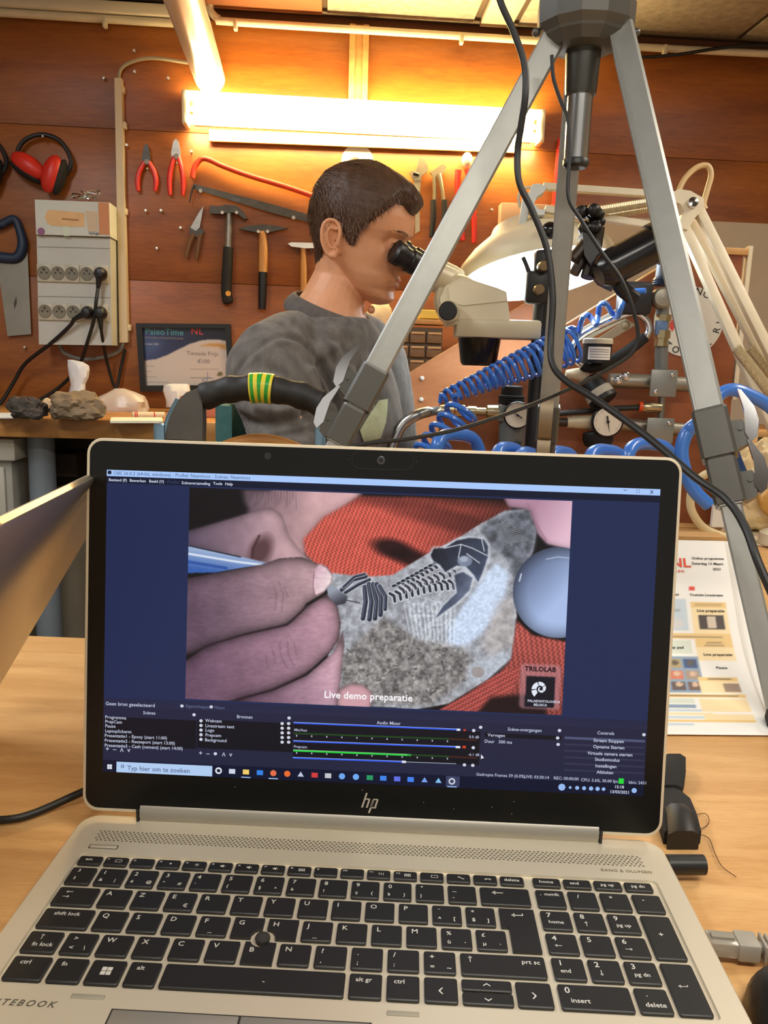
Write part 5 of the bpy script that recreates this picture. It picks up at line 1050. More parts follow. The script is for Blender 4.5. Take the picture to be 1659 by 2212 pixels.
b = MB(); b.lathe((hc.x, hc.y, zc_(206)), UP, [(0, .0178), (.004, .0185), (zc_(92) - zc_(206), .0212)], 28); b.build('column_collar', TMC, TR)
b = MB(); b.lathe((hc.x, hc.y, zc_(348)), UP, [(0, .0145), (zc_(204) - zc_(348), .0150)], 28); b.build('column_tube', mat('column_chrome', (196, 198, 200), .2, .95), TR)
b = MB(); b.lathe((hc.x, hc.y, zc_(364)), UP, [(0, .012), (.003, .0155), (.009, .0155), (.010, .0148)], 28); b.build('column_end_cap', BLK, TR)
SEC = [(-.5, -.34), (-.46, -.40), (-.2, -.42), (.2, -.42), (.46, -.40), (.5, -.34), (.5, .30), (.40, .42), (-.40, .42), (-.5, .30)]
def bar(b, a, c, s, n, w0, w1=None):
    w1 = w1 or w0; b.loft([[p + s * (x * w_) + n * (y * w_) for x, y in SEC] for p, w_ in ((a, w0), (c, w1))]); return b
def leg(top, foot, tc, lever_side, wd=.0285, label=None):
    """tc: parameter along top->foot where the upper clamp begins"""
    t = (foot - top).normalized(); L_ = (foot - top).length; view = ((top + foot) / 2 - C).normalized(); s = t.cross(view).normalized(); n = s.cross(t).normalized()
    if n.dot(view) > 0: n = -n
    if s.x < 0: s = -s
    c1_ = top + t * (L_ * tc); c1e = c1_ + t * .052; c2e = c1e + t * .047
    b = MB(); bar(b, top, c1_ + t * .01, s, n, wd); lg = b.build('leg', ALU, TR, smooth=30)
    b = MB()
    for k in (-.34, -.42): b.loft([[p + s * (k * wd) + n * (.41 * wd) + s * dx + n * dn for dx, dn in ((-.0007, 0), (.0007, 0), (.0007, .0008), (-.0007, .0008))] for p in (top, c1_ + t * .01)])
    b.build('rib', ALU, lg)
    b = MB(); bar(b, c1e - t * .004, c2e, s, n, wd * .86); b.build('middle_tube', ALU, TR, smooth=30)
    b = MB(); bar(b, c2e - t * .004, foot - t * .02, s, n, wd * .70); b.build('lower_tube', ALU, TR, smooth=30)
    for k, (p, e, ww) in enumerate(((c1_, c1e, wd * 1.18), (c1e, c2e, wd * 1.02))):
        b = MB(); bar(b, p, p + t * .004, s, n, ww * .96, ww); bar(b, p + t * .003, e - t * .002, s, n, ww); cl = b.build('clamp', TM, TR, smooth=30)
        ls = s * lever_side; q = p + t * .026 + ls * (ww * .5); n_ = n
        if lever_side == 0: ls = n; q = p + t * .026 + ls * (ww * .42); n_ = s
        b = MB(); b.prism([q - t * .010 + n_ * .004, q + t * .020 + n_ * .004, q + t * .016 + ls * .010 + n_ * .004, q + ls * .014 + n_ * .004, q - t * .009 + ls * .010 + n_ * .004], -n_ * .012); b.cyl(q + ls * .007 + n_ * .003, q + ls * .007 + n_ * .0055, .0022, n=10); b.build('bracket', TM, cl, smooth=30)
        b = MB(); o = q + ls * .010 - n_ * .002; pr = [(.016, .004), (.012, .012), (-.004, .018), (-.018, .017), (-.038, .007), (-.040, .003), (-.018, .005), (-.008, .003), (.006, .000)]
        b.prism([o + t * a_ + ls * (h_ * .8) + n_ * .008 for a_, h_ in pr], -n_ * .018); b.build('lever', CHROME if lever_side else WARMST, cl, smooth=40)
    b = MB(); b.lathe(foot, UP, [(0, .013), (.010, .0165), (.018, .0155), (.026, .010), (.028, .001)], 20); b.build('foot', BLKM, TR)
ftR = onz(1692, 1580, TZ); ftL = onz(503, 1373, TZ); ftB = onz(1156, 1246, TZ)
leg(P(1342, 66, DH - .02), ftR, .6036, 1); leg(P(1204, 68, DH + .004), ftL, .5645, -1); leg(P(1252, 70, DH + .03), ftB, .634, 0, .0265)
# rivet on the rear leg, screws at the shoulder
for px_, py_ in ((1158, 70), (1374, 70)): b = MB(); b.ball(P(px_, py_, DH), .005, 10, 8); b.build('hinge_bolt', TM, TR)
# ------------------------------------------------------------------ black cables hanging from the top of the tripod
def cable(name, pts, r, label, m=RUBBER, cat='cable', n=10): return tag(MB().tube(spline(pxs(pts), 8), r, n).build(name, m), label, cat)
cable('camera_cable', [(1262, -150, .94), (1200, -190, .92), (1110, -170, .89), (1060, -90, .865), (1080, 0, .86), (1110, 70, .86), (1133, 140, .86), (1135, 205, .86), (1126, 270, .87), (1118, 330, .88), (1122, 395, .88), (1150, 455, .88), (1182, 540, .88), (1194, 640, .88), (1190, 730, .88), (1193, 785, .87), (1222, 822, .86), (1290, 865, .84), (1400, 945, .80), (1500, 1030, .76), (1570, 1080, .72), (1610, 1140, .70), (1640, 1220, .68), (1690, 1330, .67), (1760, 1470, .69), (1850, 1570, .71), (1960, 1620, .71)], .0037, 'thick black cable hanging from above and crossing in front of the right tripod leg')
cable('thin_cable', [(1192, 120, .91), (1196, 170, .91), (1210, 215, .91), (1227, 262, .905), (1230, 340, .90), (1228, 425, .90), (1255, 475, .90), (1300, 545, .90), (1340, 600, .90), (1365, 660, .90), (1378, 720, .90), (1366, 762, .90), (1310, 800, .90), (1230, 840, .89), (1120, 885, .87), (990, 927, .86), (880, 948, .85), (780, 960, .84), (700, 985, .84), (640, 1060, .86), (610, 1180, .92), (600, 1330, .945), (560, 1345, .95)], .0022, 'thin black cable looping from the tripod column down to the laptop')
# ================================================================== sloped boards of the preparation stall and compressed air fittings
YB = 1.22
def ob(px_, py_, off=0.0): return ony(px_, py_, YB - off)
YN = Vector((0, -1, 0))
BD = thing('compressed_air_station', ob(1250, 1130), 'brown sloped board with compressed air fittings standing on the side table', 'air station')
bp = [(950, 850), (953, 846), (1165, 737), (1300, 655), (1445, 566), (1470, 548), (1606, 545), (1592, 700), (1575, 930), (1560, 1128), (940, 1128), (946, 985)]
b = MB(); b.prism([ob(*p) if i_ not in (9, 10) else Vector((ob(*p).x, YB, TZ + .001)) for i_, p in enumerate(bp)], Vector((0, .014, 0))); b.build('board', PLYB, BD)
for i in (2, 3, 4): 
    a, c = ob(*bp[i - 1], .0005), ob(*bp[i], .0005); d = (c - a).normalized(); b = MB(); b.box((a + c) / 2 + Vector((0, .0075, 0)) + Vector((-d.z, 0, d.x)) * .0006, c - a, Vector((0, .0155, 0)), Vector((-d.z, 0, d.x)) * .0026); b.build('edge_strip', EDGE, BD)
b = MB(); b.box(ob(1540, 541, .0) + Vector((0, .006, 0)), Vector((.135, 0, -.003)), Vector((0, .024, 0)), Vector((0, 0, .013)), .001); b.build('top_batten', PINE, BD)
b = MB(); b.box(ob(1603, 700) + Vector((0, .006, 0)), Vector((.008, 0, 0)), Vector((0, .02, 0)), Vector((0, 0, .30))); b.build('side_batten', CREAM, BD)
b = MB(); zt = ob(1500, 1130).z; b.box((ob(1255, 1140).x, YB - .02, (zt + TZ) / 2), (.60, 0, 0), (0, .06, 0), (0, 0, zt - TZ - .001), .001); b.build('base_strip', PINE, BD)
b = MB(); b.box((ob(1255, 1140).x - .03, YB - .16, TZ + .008), (.62, 0, 0), (0, .03, 0), (0, 0, .016), .001); b.build('foot_strip', PINE, BD)
b = MB(); b.ball(ob(1527, 601, .004), .006, 12, 8); b.build('bolt', CHROME, BD)
# far side board, with light put into its wood colour
YF = 1.55
def of(px_, py_, off=0.0): return ony(px_, py_, YF - off)
t = thing('stall_side_board', of(950, 1100), 'sloped wooden board coloured as if lit, with two white screws behind the air panel', 'board')
fp = [(844, 830), (985, 745), (1160, 640), (1175, 640), (1175, 1068), (838, 1068)]
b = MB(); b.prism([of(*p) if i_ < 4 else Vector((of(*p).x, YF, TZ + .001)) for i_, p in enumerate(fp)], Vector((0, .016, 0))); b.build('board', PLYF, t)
a, c = of(844, 830), of(1160, 640); d = (c - a).normalized(); b = MB(); b.box((a + c) / 2 + Vector((0, .008, 0)), c - a, Vector((0, .018, 0)), Vector((-d.z, 0, d.x)) * .003); b.build('edge_strip', EDGE, t)
for p in ((912, 817), (910, 863)): b = MB(); b.lathe(of(*p), YN, [(0, .0055), (.004, .0055), (.006, .003), (.0062, .0003)], 14); b.build('screw', WHITE, t)
# round club sticker on the board
t = thing('round_sticker', ob(1490, 770, .0), 'white round sticker with black letters behind the right tripod leg', 'sticker')
cs = ob(1487, 695, .0005); R_ = abs(ob(1562, 695).x - cs.x); b = MB(); b.lathe(cs, YN, [(0, R_), (.0008, R_)], 48); b.build('disc', mat('sticker_pale', (206, 202, 190), .5), t)
b = MB(); lt = {200: 'M', 216: 'O', 232: 'T', 250: 'O', 268: 'R', 300: 'C', 316: 'L', 345: 'R', 0: 'I', 14: 'T', 45: 'S', 60: 'O', 76: 'N'}
for an, ch in lt.items():
    a = math.radians(an); d = Vector((math.cos(a), 0, math.sin(a))); flip = -1 if math.sin(a) < -.2 else 1; up_ = d * flip; ux = Vector((up_.z, 0, -up_.x)); b.text(ch, cs + YN * .001 + d * (R_ * (.80 if flip > 0 else .95)), ux, up_, .019, 'CENTER')
b.build('lettering', mat('letter_black', (30, 30, 30), .6), t, smooth=0)
b = MB(); b.prism([cs + YN * .0009 + Vector((x, 0, z)) for x, z in ((-.03, -.02), (-.015, .015), (-.022, .022), (-.04, -.01))], YN * .0003); b.build('red_mark', mat('sticker_red', (190, 60, 50), .6), t)

# ------------------------------------------------------------------ fittings
GALV = mat('galvanised', (150, 146, 134), .38, .8, var=.12, scale=60); CAST = mat('grey_cast', (118, 120, 116), .45, .2)
def gauge(px_, py_, rp, label, needle, d_off=.055):
    o = ob(px_, py_, d_off); r = abs(ony(px_ + rp, py_, YB - d_off).x - o.x); t = thing('pressure_gauge', o, label, 'gauge')
    b = MB(); b.lathe(o - YN * .018, YN, [(0, r * .9), (.002, r * 1.05), (.016, r * 1.08), (.019, r * 1.0), (.0175, r * .96), (.0172, .0001)], 36); b.build('case', BLK, t)
    b = MB(); b.lathe(o - YN * .0002, YN, [(0, r * .955), (.0005, r * .955)], 36); b.build('dial', mat('dial_white', (224, 216, 198), .5), t)
    b = MB()
    for k in range(27):
        a = math.radians(225 - k * 270 / 26); dd = Vector((math.cos(a), 0, math.sin(a))); e = Vector((-math.sin(a), 0, math.cos(a))); l0 = .72 if k % 5 == 0 else .8
        b.add([o + YN * .0009 + dd * r * l0 - e * r * .012, o + YN * .0009 + dd * r * .88 - e * r * .012, o + YN * .0009 + dd * r * .88 + e * r * .012, o + YN * .0009 + dd * r * l0 + e * r * .012], [(0, 1, 2, 3)])
    b.build('scale', mat('dial_print', (120, 96, 80), .6), t, smooth=0)
    a = math.radians(needle); dd = Vector((math.cos(a), 0, math.sin(a))); b = MB(); b.tube([o + YN * .0025 - dd * r * .4, o + YN * .0025, o + YN * .0025 + dd * r * .72], [r * .06, r * .04, r * .012], 6); b.cyl(o, o + YN * .004, r * .1, n=12); b.build('needle', BLK, t); return t
def pipe(parent, pts, r, m=GALV, name='pipe', n=16): b = MB(); b.tube([ob(p[0], p[1], p[2]) for p in pts], r, n); return b.build(name, m, parent)
# left regulator with filter bowl
t = thing('air_regulator', ob(1100, 985, .04), 'air regulator with black ribbed knob and grey bowl left of the middle tripod leg', 'regulator')
b = MB(); kp = [(0, .0245)] + [(.003 + .0025 * i, .0245 if i % 2 else .0265) for i in range(5)] + [(.016, .026), (.017, .021), (.034, .021), (.036, .018)]; b.lathe(ob(1104, 872, .045), UP, kp, 28); b.build('knob', BLKM, t)
b = MB(); b.box(ob(1102, 892, .045), (.052, 0, 0), (0, .04, 0), (0, 0, .034), .004); b.build('body', CAST, t)
b = MB(); b.lathe(ob(1102, 1000, .045), UP, [(0, .020), (.01, .025), (.07, .027), (.092, .027)], 24); bw = b.build('bowl', mat('bowl_grey', (106, 110, 110), .3), t)
b = MB(); b.box(ob(1118, 958, .073), (.014, 0, 0), (0, .002, 0), (0, 0, .008)); b.build('tag', DKGREY, bw)
gauge(1118, 897, 28, 'round pressure gauge on the left air regulator', 150, .08)
# hose coupling to the left of it
t = thing('hose_coupling', ob(1010, 893, .05), 'nickel quick coupling between the braided hose and the left regulator', 'coupling')
o0 = ob(948, 887, .05); o1 = ob(1078, 890, .05); ax = (o1 - o0).normalized(); Lc = (o1 - o0).length
b = MB(); b.lathe(o0, ax, [(0, .008), (.02 * Lc, .011), (.10 * Lc, .012), (.14 * Lc, .012)], 18); b.build('ferrule', BRASSN, t)
b = MB(); b.lathe(o0 + ax * (.14 * Lc), ax, [(0, .0135), (.11 * Lc, .0135)], 6); b.build('hex_nut', BRASSN, t, smooth=20); b = MB(); b.lathe(o0 + ax * (.27 * Lc), ax, [(0, .013), (.16 * Lc, .013)], 6); b.build('hex_nut', BRASSN, t, smooth=20)
b = MB(); b.lathe(o0 + ax * (.42 * Lc), ax, [(0, .009), (.05 * Lc, .009), (.06 * Lc, .011), (.2 * Lc, .011), (.21 * Lc, .0085), (.36 * Lc, .0085), (.38 * Lc, .014), (.58 * Lc, .015)], 20); b.build('sleeve', BRASSN, t)
# braided hose from below
hb = [P(838, 990, 1.5), P(852, 950, 1.5), P(872, 915, 1.5), P(905, 895, 1.5), P(935, 888, 1.53), o0]
t = thing('braided_hose', hb[0], 'grey ringed hose curving up to the quick coupling', 'hose'); sp_ = spline(hb, 14); b = MB(); b.tube(sp_, .0088, 12); b.build('hose', mat('hose_clear_grey', (110, 118, 124), .25), t)
b = MB()
for i in range(2, int(len(sp_) * .72)):
    a_, c_ = sp_[i], sp_[i] + (sp_[i + 1] - sp_[i]).normalized() * .0022; b.cyl(a_, c_, .0101, n=12)
rr_ = b.build('rings', STEEL, t); rr_['kind'] = 'stuff'
# right hand pipework: manifold blocks, fittings, second and third gauges
MF = thing('pipe_manifold', ob(1425, 960, .03), 'galvanised pipe manifold with two square grey plates on the air panel', 'pipework')
for (x0, y0, x1, y1) in ((1407, 798, 1459, 858), (1398, 902, 1452, 958)):
    b = MB(); a = ob(x0, y0, .07); c = ob(x1, y1, .07); b.box((a + c) / 2, (c.x - a.x, 0, 0), (0, .006, 0), (0, 0, a.z - c.z), .002); pl = b.build('plate', mat('plate_grey', (142, 144, 138), .4, .4), MF)
    for (x, y) in ((x1 - 7, y0 + 11), (x0 + 8, y1 - 12)): b = MB(); b.lathe(ob(x, y, .073), YN, [(0, .0048), (.003, .0045), (.0045, .002), (.0046, .0003)], 12); b.build('screw', CHROME, pl)
pipe(MF, [(1315, 822, .04), (1395, 824, .04), (1500, 832, .04)], .0145); pipe(MF, [(1240, 912, .04), (1300, 912, .04), (1400, 922, .04), (1500, 930, .04)], .013); pipe(MF, [(1432, 640, .045), (1430, 720, .045), (1428, 800, .045)], .0125, CAST); pipe(MF, [(1430, 855, .045), (1427, 905, .045)], .007); 
b = MB(); b.lathe(ob(1434, 680, .05), -UP, [(0, .016), (.012, .016), (.012, .013), (.03, .013), (.03, .017), (.045, .017), (.045, .013), (.06, .014)], 8); b.build('union', BRASSN, MF, smooth=25)
b = MB(); b.box(ob(1428, 708, .058), (.022, 0, 0), (0, .01, 0), (0, 0, .028), .002); b.build('blue_label', mat('label_blue', (96, 130, 176), .4), MF)
b = MB(); b.lathe(ob(1425, 645, .05), YN, [(-.02, .016), (0, .020), (.02, .020), (.024, .016), (.026, .002)], 20); b.build('valve_body', GALV, MF)
b = MB(); b.lathe(ob(1432, 618, .05), UP, [(0, .019)] + [(.003 + .002 * i, .019 if i % 2 else .021) for i in range(6)] + [(.018, .016), (.04, .016), (.042, .013)], 24); kb = b.build('adjusting_knob', mat('knob_blue_black', (26, 36, 52), .4), MF)
b = MB(); b.lathe(ob(1431, 575, .05), UP, [(0, .006), (.014, .0065), (.018, .004), (.019, .0005)], 14); b.build('red_cap', RED, kb)
for p in ((1352, 812, .056), (1335, 820, .056)): b = MB(); b.lathe(ob(*p), YN, [(-.01, .008), (.004, .008), (.006, .005), (.0062, .0005)], 12); b.build('plug', CHROME, MF)
b = MB(); o = ob(1406, 880, .05); b.lathe(o, Vector((-1, 0, .04)), [(-.02, .009), (0, .011), (.012, .011), (.018, .008)], 16); b.build('push_fitting', BRASSN, MF); b = MB(); b.lathe(o, Vector((-1, 0, .04)), [(.017, .010), (.024, .0095)], 16); b.build('orange_collar', mat('orange_collar', (232, 84, 30), .4), MF)
tag(MB().tube([ob(1388, 880, .05), ob(1330, 882, .05), ob(1250, 890, .05), ob(1195, 894, .05)], .0055, 10).build('air_line', RUBBER), 'straight black air line running to the orange collar fitting', 'hose')
t = thing('pipe_stub', ob(1262, 912, .04), 'pale taped pipe stub with a dark end left of the lower gauge', 'pipe'); b = MB(); b.tube([ob(1225, 912, .045), ob(1262, 912, .045), ob(1290, 914, .045)], [.011, .014, .016], 14); b.build('taped_thread', mat('ptfe_tape', (206, 190, 158), .7, bump=.5, bscale=200), t); b = MB(); b.cyl(ob(1196, 912, .045), ob(1232, 912, .045), .0088, n=14); b.build('dark_end', mat('dark_brown_pipe', (52, 38, 30), .5), t)
gauge(1313, 911, 32, 'round pressure gauge on the lower pipe of the manifold', -78, .085)
b = MB(); b.lathe(ob(1290, 965, .05), UP, [(0, .024), (.012, .030), (.026, .030), (.030, .02)], 20); b.build('lower_knob', BLKM, MF)
# tilted black regulator in the middle
t = thing('air_regulator', ob(1290, 850, .05), 'tilted black regulator with pale label in front of the upper pipe', 'regulator'); axr = Vector((.5, -.35, -.75)).normalized(); o = ob(1272, 818, .05)
b = MB(); b.lathe(o, axr, [(0, .020), (.02, .025), (.03, .027), (.055, .029), (.058, .024)], 24); b.build('body', BLK, t); b = MB(); b.lathe(o + axr * .03, axr, [(0, .0275), (.016, .0288)], 24, cap=False); b.build('label', mat('label_pale', (166, 158, 142), .6), t)
b = MB(); b.tube([ob(1222, 808, .05), ob(1245, 808, .05), ob(1268, 812, .05)], [.008, .012, .016], 14); b.build('threaded_end', mat('ptfe_tape', (206, 190, 158)), t)
# chrome tube loop with round tin
t = thing('tube_loop', ob(1320, 790, .05), 'chrome tube bent into a long loop with a black foam section', 'tube'); lp_ = [(1262, 790, .06), (1242, 772, .06), (1240, 748, .06), (1262, 722, .06), (1310, 697, .06), (1365, 676, .06), (1392, 688, .06), (1402, 712, .06), (1392, 732, .06)]
b = MB(); b.tube(spline([ob(*p) for p in lp_], 8), .0072, 12); b.build('tube', CHROME, t); b = MB(); b.tube(spline([ob(*p) for p in ((1394, 728, .06), (1360, 755, .06), (1315, 782, .06), (1275, 795, .06), (1258, 788, .06))], 8), .0105, 12); b.build('foam_sleeve', BLKM, t)
t = thing('round_tin', ob(1288, 782, .05), 'small black tin with white label and cream lid inside the chrome loop', 'tin'); o = ob(1288, 784, .09); b = MB(); b.lathe(o, UP, [(0, .026), (.036, .0275)], 28); b.build('can', BLK, t); b = MB(); b.lathe(o + UP * .036, UP, [(0, .0285), (.008, .0285), (.010, .026), (.0102, .0005)], 28); b.build('lid', mat('lid_cream', (206, 196, 172), .5), t)
b = MB(); b.add([o + Vector((math.sin(a) * .0279, -math.cos(a) * .0279, z)) for z in (.006, .03) for a in np.linspace(-.85, .85, 12)], [(i, i + 1, 13 + i, 12 + i) for i in range(11)]); b.build('label', WHITEP, t)
b = MB(); [b.add([o + Vector((math.sin(a) * .0281, -math.cos(a) * .0281, z + dz)) for dz in (0, .0012) for a in np.linspace(-.7, .7, 10)], [(i, i + 1, 11 + i, 10 + i) for i in range(9)]) for z in (.010, .015, .020, .024)]; b.build('label_print', mat('tin_print', (110, 106, 100), .6), t, smooth=0)
b = MB(); b.prism([ob(*p, .03) for p in ((1250, 712), (1330, 668), (1352, 690), (1268, 735))], YN * .006); tag(b.build('metal_bracket', mat('bracket_cream', (186, 178, 156), .45)), 'cream metal bracket behind the chrome loop', 'bracket')
b = MB(); b.prism([ob(*p, .035) for p in ((1352, 690), (1372, 702), (1300, 745), (1285, 735))], YN * .006); b.lathe(ob(1352, 703, .042), YN, [(0, .0075), (.002, .0075), (.004, .004), (.0041, .0004)], 16); tag(b.build('metal_bracket', mat('bracket_brass', (170, 156, 128), .4, .5)), 'brassy metal strip with round screw inside the chrome loop', 'bracket')
b = MB(); b.box(ob(1370, 645, .06), (.062, 0, 0), (0, .04, 0), (0, 0, .062), .008); tag(b.build('switch_box', mat('dark_navy_box', (26, 28, 34), .45)), 'dark box with rounded top on the air panel under the black tube', 'box')
# ------------------------------------------------------------------ blue hoses
def helix(a, c, r0, r1, turns, n=22, ph=0.0, squash=1.0):
    a, c = Vector(a), Vector(c); t = (c - a).normalized(); u = (UP - t * UP.dot(t)).normalized(); v = t.cross(u); m = int(turns * n); out = []
    for i in range(m + 1):
        k = i / m; an = 2 * math.pi * turns * k + ph; r = r0 + (r1 - r0) * min(1, k * 1.25); out.append(a + (c - a) * k + u * (r * math.cos(an)) + v * (r * math.sin(an) * squash))
    return out
h1 = [P(950, 870, 1.42)] + helix(P(955, 860, 1.42), P(1245, 742, 1.46), .010, .031, 20, 20, .5); b = MB(); b.tube(h1, .0036, 8); tag(b.build('coiled_hose', BLUEH), 'tight blue coiled air hose slanting up behind the middle tripod leg', 'hose')
sm = [(1205, 735), (1222, 712), (1240, 716), (1248, 728), (1252, 712), (1258, 688), (1270, 680), (1282, 694), (1288, 702), (1292, 682), (1296, 660), (1308, 656), (1322, 676), (1334, 684), (1342, 664), (1350, 640), (1370, 630), (1395, 628)]
b = MB(); b.tube(spline([ob(x, y, .09 + .012 * (i % 3)) for i, (x, y) in enumerate(sm)], 6), .0052, 10); tag(b.build('blue_hose', BLUEH), 'thin wavy blue hose leading to the valve with the red cap', 'hose')
b = MB(); b.tube(helix(P(905, 1000, 1.38), P(1010, 875, 1.40), .022, .026, 6, 18), .0050, 8); tag(b.build('coiled_hose', BLUEH), 'short blue coil below the quick coupling beside the far side board', 'hose')
big = [onz(860, 1110, TZ + .012), onz(890, 1120, TZ + .012), P(925, 1050, 1.36)]
for i in range(0, 6):
    cx_ = (990, 1100, 1142, 1215, 1310, 1405)[i]; wv = (50, 32, 24, 30, 42, 52)[i]; tp = (928, 957, 968, 966, 962, 948)[i]
    big += [P(cx_ - wv, tp + 50, 1.27), P(cx_ - wv * .7, tp + 16, 1.28), P(cx_, tp + 11, 1.31), P(cx_ + wv * .72, tp + 24, 1.34), P(cx_ + wv, tp + 75, 1.35), P(cx_ + wv * .8, tp + 110, 1.31)]
big += [P(1438, 1110, 1.36), onz(1420, 1180, TZ + .012), onz(1390, 1190, TZ + .012)]; b = MB(); b.tube(spline(big, 6), .0105, 12); tag(b.build('spiral_hose', BLUEH), 'thick blue spiral hose whose arches show just above the laptop', 'hose')
lp2 = [(1512, 912), (1484, 935), (1472, 975), (1480, 1020), (1500, 1060), (1532, 1092)]
b = MB(); b.tube(spline([ob(1520, 930, .04), ob(1560, 925, .12), P(1545, 908, 1.3)] + [P(x, y, 1.22) for x, y in lp2], 8), .0105, 12); tag(b.build('blue_hose', BLUEH), 'thick blue hose loop ending open beside the tripod right clamp', 'hose')
b = MB(); b.tube(spline([P(x, y, 1.36) for x, y in ((1540, 880), (1555, 852), (1585, 842), (1625, 856), (1665, 880), (1700, 920))], 8), .011, 12); tag(b.build('blue_hose', BLUEH), 'thick blue hose arching behind the lamp arms at the right edge', 'hose')
b = MB(); b.tube(spline([P(x, y, 1.27) for x, y in ((1552, 915), (1575, 960), (1590, 1000), (1605, 1030), (1625, 1030))], 8), .0105, 12); tag(b.build('blue_hose', mat('navy_hose', (26, 52, 96), .35)), 'dark blue hose piece behind the right tripod clamp', 'hose')
b = MB(); b.tube(spline([P(x, y, 1.42) for x, y in ((1560, 1016), (1530, 1022), (1505, 1040), (1492, 1070), (1495, 1105), (1520, 1140), (1560, 1158), (1610, 1172))], 8), .0072, 12); tag(b.build('cream_cable', mat('cream_cable', (206, 186, 140), .5)), 'cream cable curling down beside the base of the air panel', 'cable')
# ------------------------------------------------------------------ pale fossil block, white sheet and behind
t0 = onz(1650, 1160, TZ); FOS = mat('fossil_matrix', (226, 204, 158), .85, var=.2, scale=22, bump=.8, bscale=60)
o = tag(seg_rock(onz(1660, 1150, TZ) + UP * .0045, .085, (1.25, .8, 1.15), 21, 'fossil_block', FOS, ns=2.6, amp=.28, sub=5), 'pale sandy fossil block on the side table at the right edge', 'rock')
b = MB(); c = onz(1655, 1152, TZ); b.ball(c + Vector((.005, -.058, .085)), 1, 24, 14, (.055, .030, .050)); fb = b.build('ochre_core', mat('ochre_core', (206, 160, 84), .85, var=.3, scale=40, bump=1, bscale=70), o)
b = MB(); b.prism([onz(x, y, TZ + .001) for x, y in ((1556, 1150), (1545, 1166), (1720, 1190), (1720, 1130), (1570, 1125))], UP * .003); tag(b.build('cloth_sheet', mat('cream_cloth', (236, 222, 190), .9, bump=.5, bscale=40)), 'cream cloth spread under the pale fossil block', 'cloth')
b = MB(); a_ = P(1555, 1120, 1.5); b.box(P(1552, 1103, 1.48), (.022, 0, 0), (0, .01, 0), (0, 0, .06)); tag(b.build('white_block', WHITE), 'small white upright block at the panel corner behind the thick cable', 'block')
# dark shelf things right of the panel
b = MB(); q_ = P(1672, 945, 1.85); b.box((q_.x, q_.y, (q_.z + TZ) / 2), (.17, 0, 0), (0, .10, 0), (0, 0, q_.z - TZ - .002), .006); tag(b.build('black_case', BLKM), 'black case behind the lamp arms above the fossil block', 'case')
b = MB(); b.box((q_.x, q_.y, q_.z + .008), (.15, 0, 0), (0, .05, 0), (0, 0, .016), .002); tag(b.build('wood_stick', PINE), 'pale wooden stick lying on the black case', 'stick')

# ================================================================== stereo microscope
MS = thing('microscope', P(1060, 1000, 1.5), 'beige stereo microscope the man looks into', 'microscope')
BEI = mat('microscope_beige', (204, 192, 160), .38, .05)
md = Vector((0, 1, 0))
def mpris(pts, d0, dep, m, name, parent=MS, bev=0): b = MB(); b.prism([P(x, y, d0) for x, y in pts], md * dep); return b.build(name, m, parent, smooth=25)
mpris([(962, 618), (1000, 598), (1075, 622), (1094, 630), (1102, 688), (1098, 694), (965, 702), (955, 668), (950, 645)], 1.47, .10, BEI, 'body')
mpris([(968, 622), (998, 606), (1058, 622), (1092, 634), (1095, 650), (1000, 660), (972, 652)], 1.468, .01, mat('microscope_cover', (212, 200, 168), .35), 'side_cover')
ey0 = P(878, 558, 1.452); ey1 = P(985, 622, 1.51); axe = (ey1 - ey0).normalized()
for k, off in (('near', 0.0), ('far', .062)):
    o = ey0 + md * off + (Vector((.006, 0, .012)) if off else Vector((0, 0, 0)))
    b = MB(); b.lathe(o - axe * .030, axe, [(0, .016), (.004, .0215), (.016, .0225), (.022, .019), (.034, .0185), (.036, .0215), (.050, .0215), (.052, .017), (.07, .017)], 28); b.build('eyepiece', BLK, MS)
    b = MB(); b.lathe(o + axe * .035, axe, [(0, .0175), (.012, .0175), (.012, .023), (.030, .025), (.058, .028), (.075, .028)], 28); b.build('tube', BEI, MS)
b = MB(); b.lathe(P(988, 643, 1.485), axe.cross(Vector((0, 1, 0))).cross(axe) if False else Vector((0, 1, 0)), [(-.008, .038), (0, .042), (.08, .042), (.088, .038)], 32); b.build('tube_housing', BEI, MS)
kn_ = P(970, 673, 1.455); b = MB(); b.lathe(kn_, YN, [(-.02, .020), (0, .020), (.010, .0185)], 28); b.build('zoom_collar', BEI, MS); b = MB(); b.lathe(P(967, 672, 1.448), YN, [(-.003, .0165), (.010, .0165), (.012, .015), (.0122, .0004)], 28); b.build('zoom_knob', BLK, MS)
ob_ = P(1052, 714, 1.51); b = MB(); b.box(P(1072, 712, 1.51), (.155, 0, 0), (0, .085, 0), (0, 0, .034), .006); b.build('carrier', BEI, MS)
b = MB(); b.lathe(Vector((P(1036, 735, 1.51).x, ob_.y, P(1036, 790, 1.51).z)), UP, [(0, .030), (.006, .034), (.05, .040)], 28); b.build('objective', mat('objective_black', (44, 38, 34), .22, .6), MS)
px0 = P(1166, 700, 1.50); b = MB(); b.cyl((px0.x, px0.y, TZ), (px0.x, px0.y, px0.z + .10), .014, n=20); b.build('stand_post', mat('post_black', (24, 22, 20), .3), MS)
b = MB(); b.box((px0.x - .03, px0.y, TZ + .012), (.20, 0, 0), (0, .16, 0), (0, 0, .024), .006); b.build('stand_base', mat('stand_base', (70, 68, 62), .5), MS)
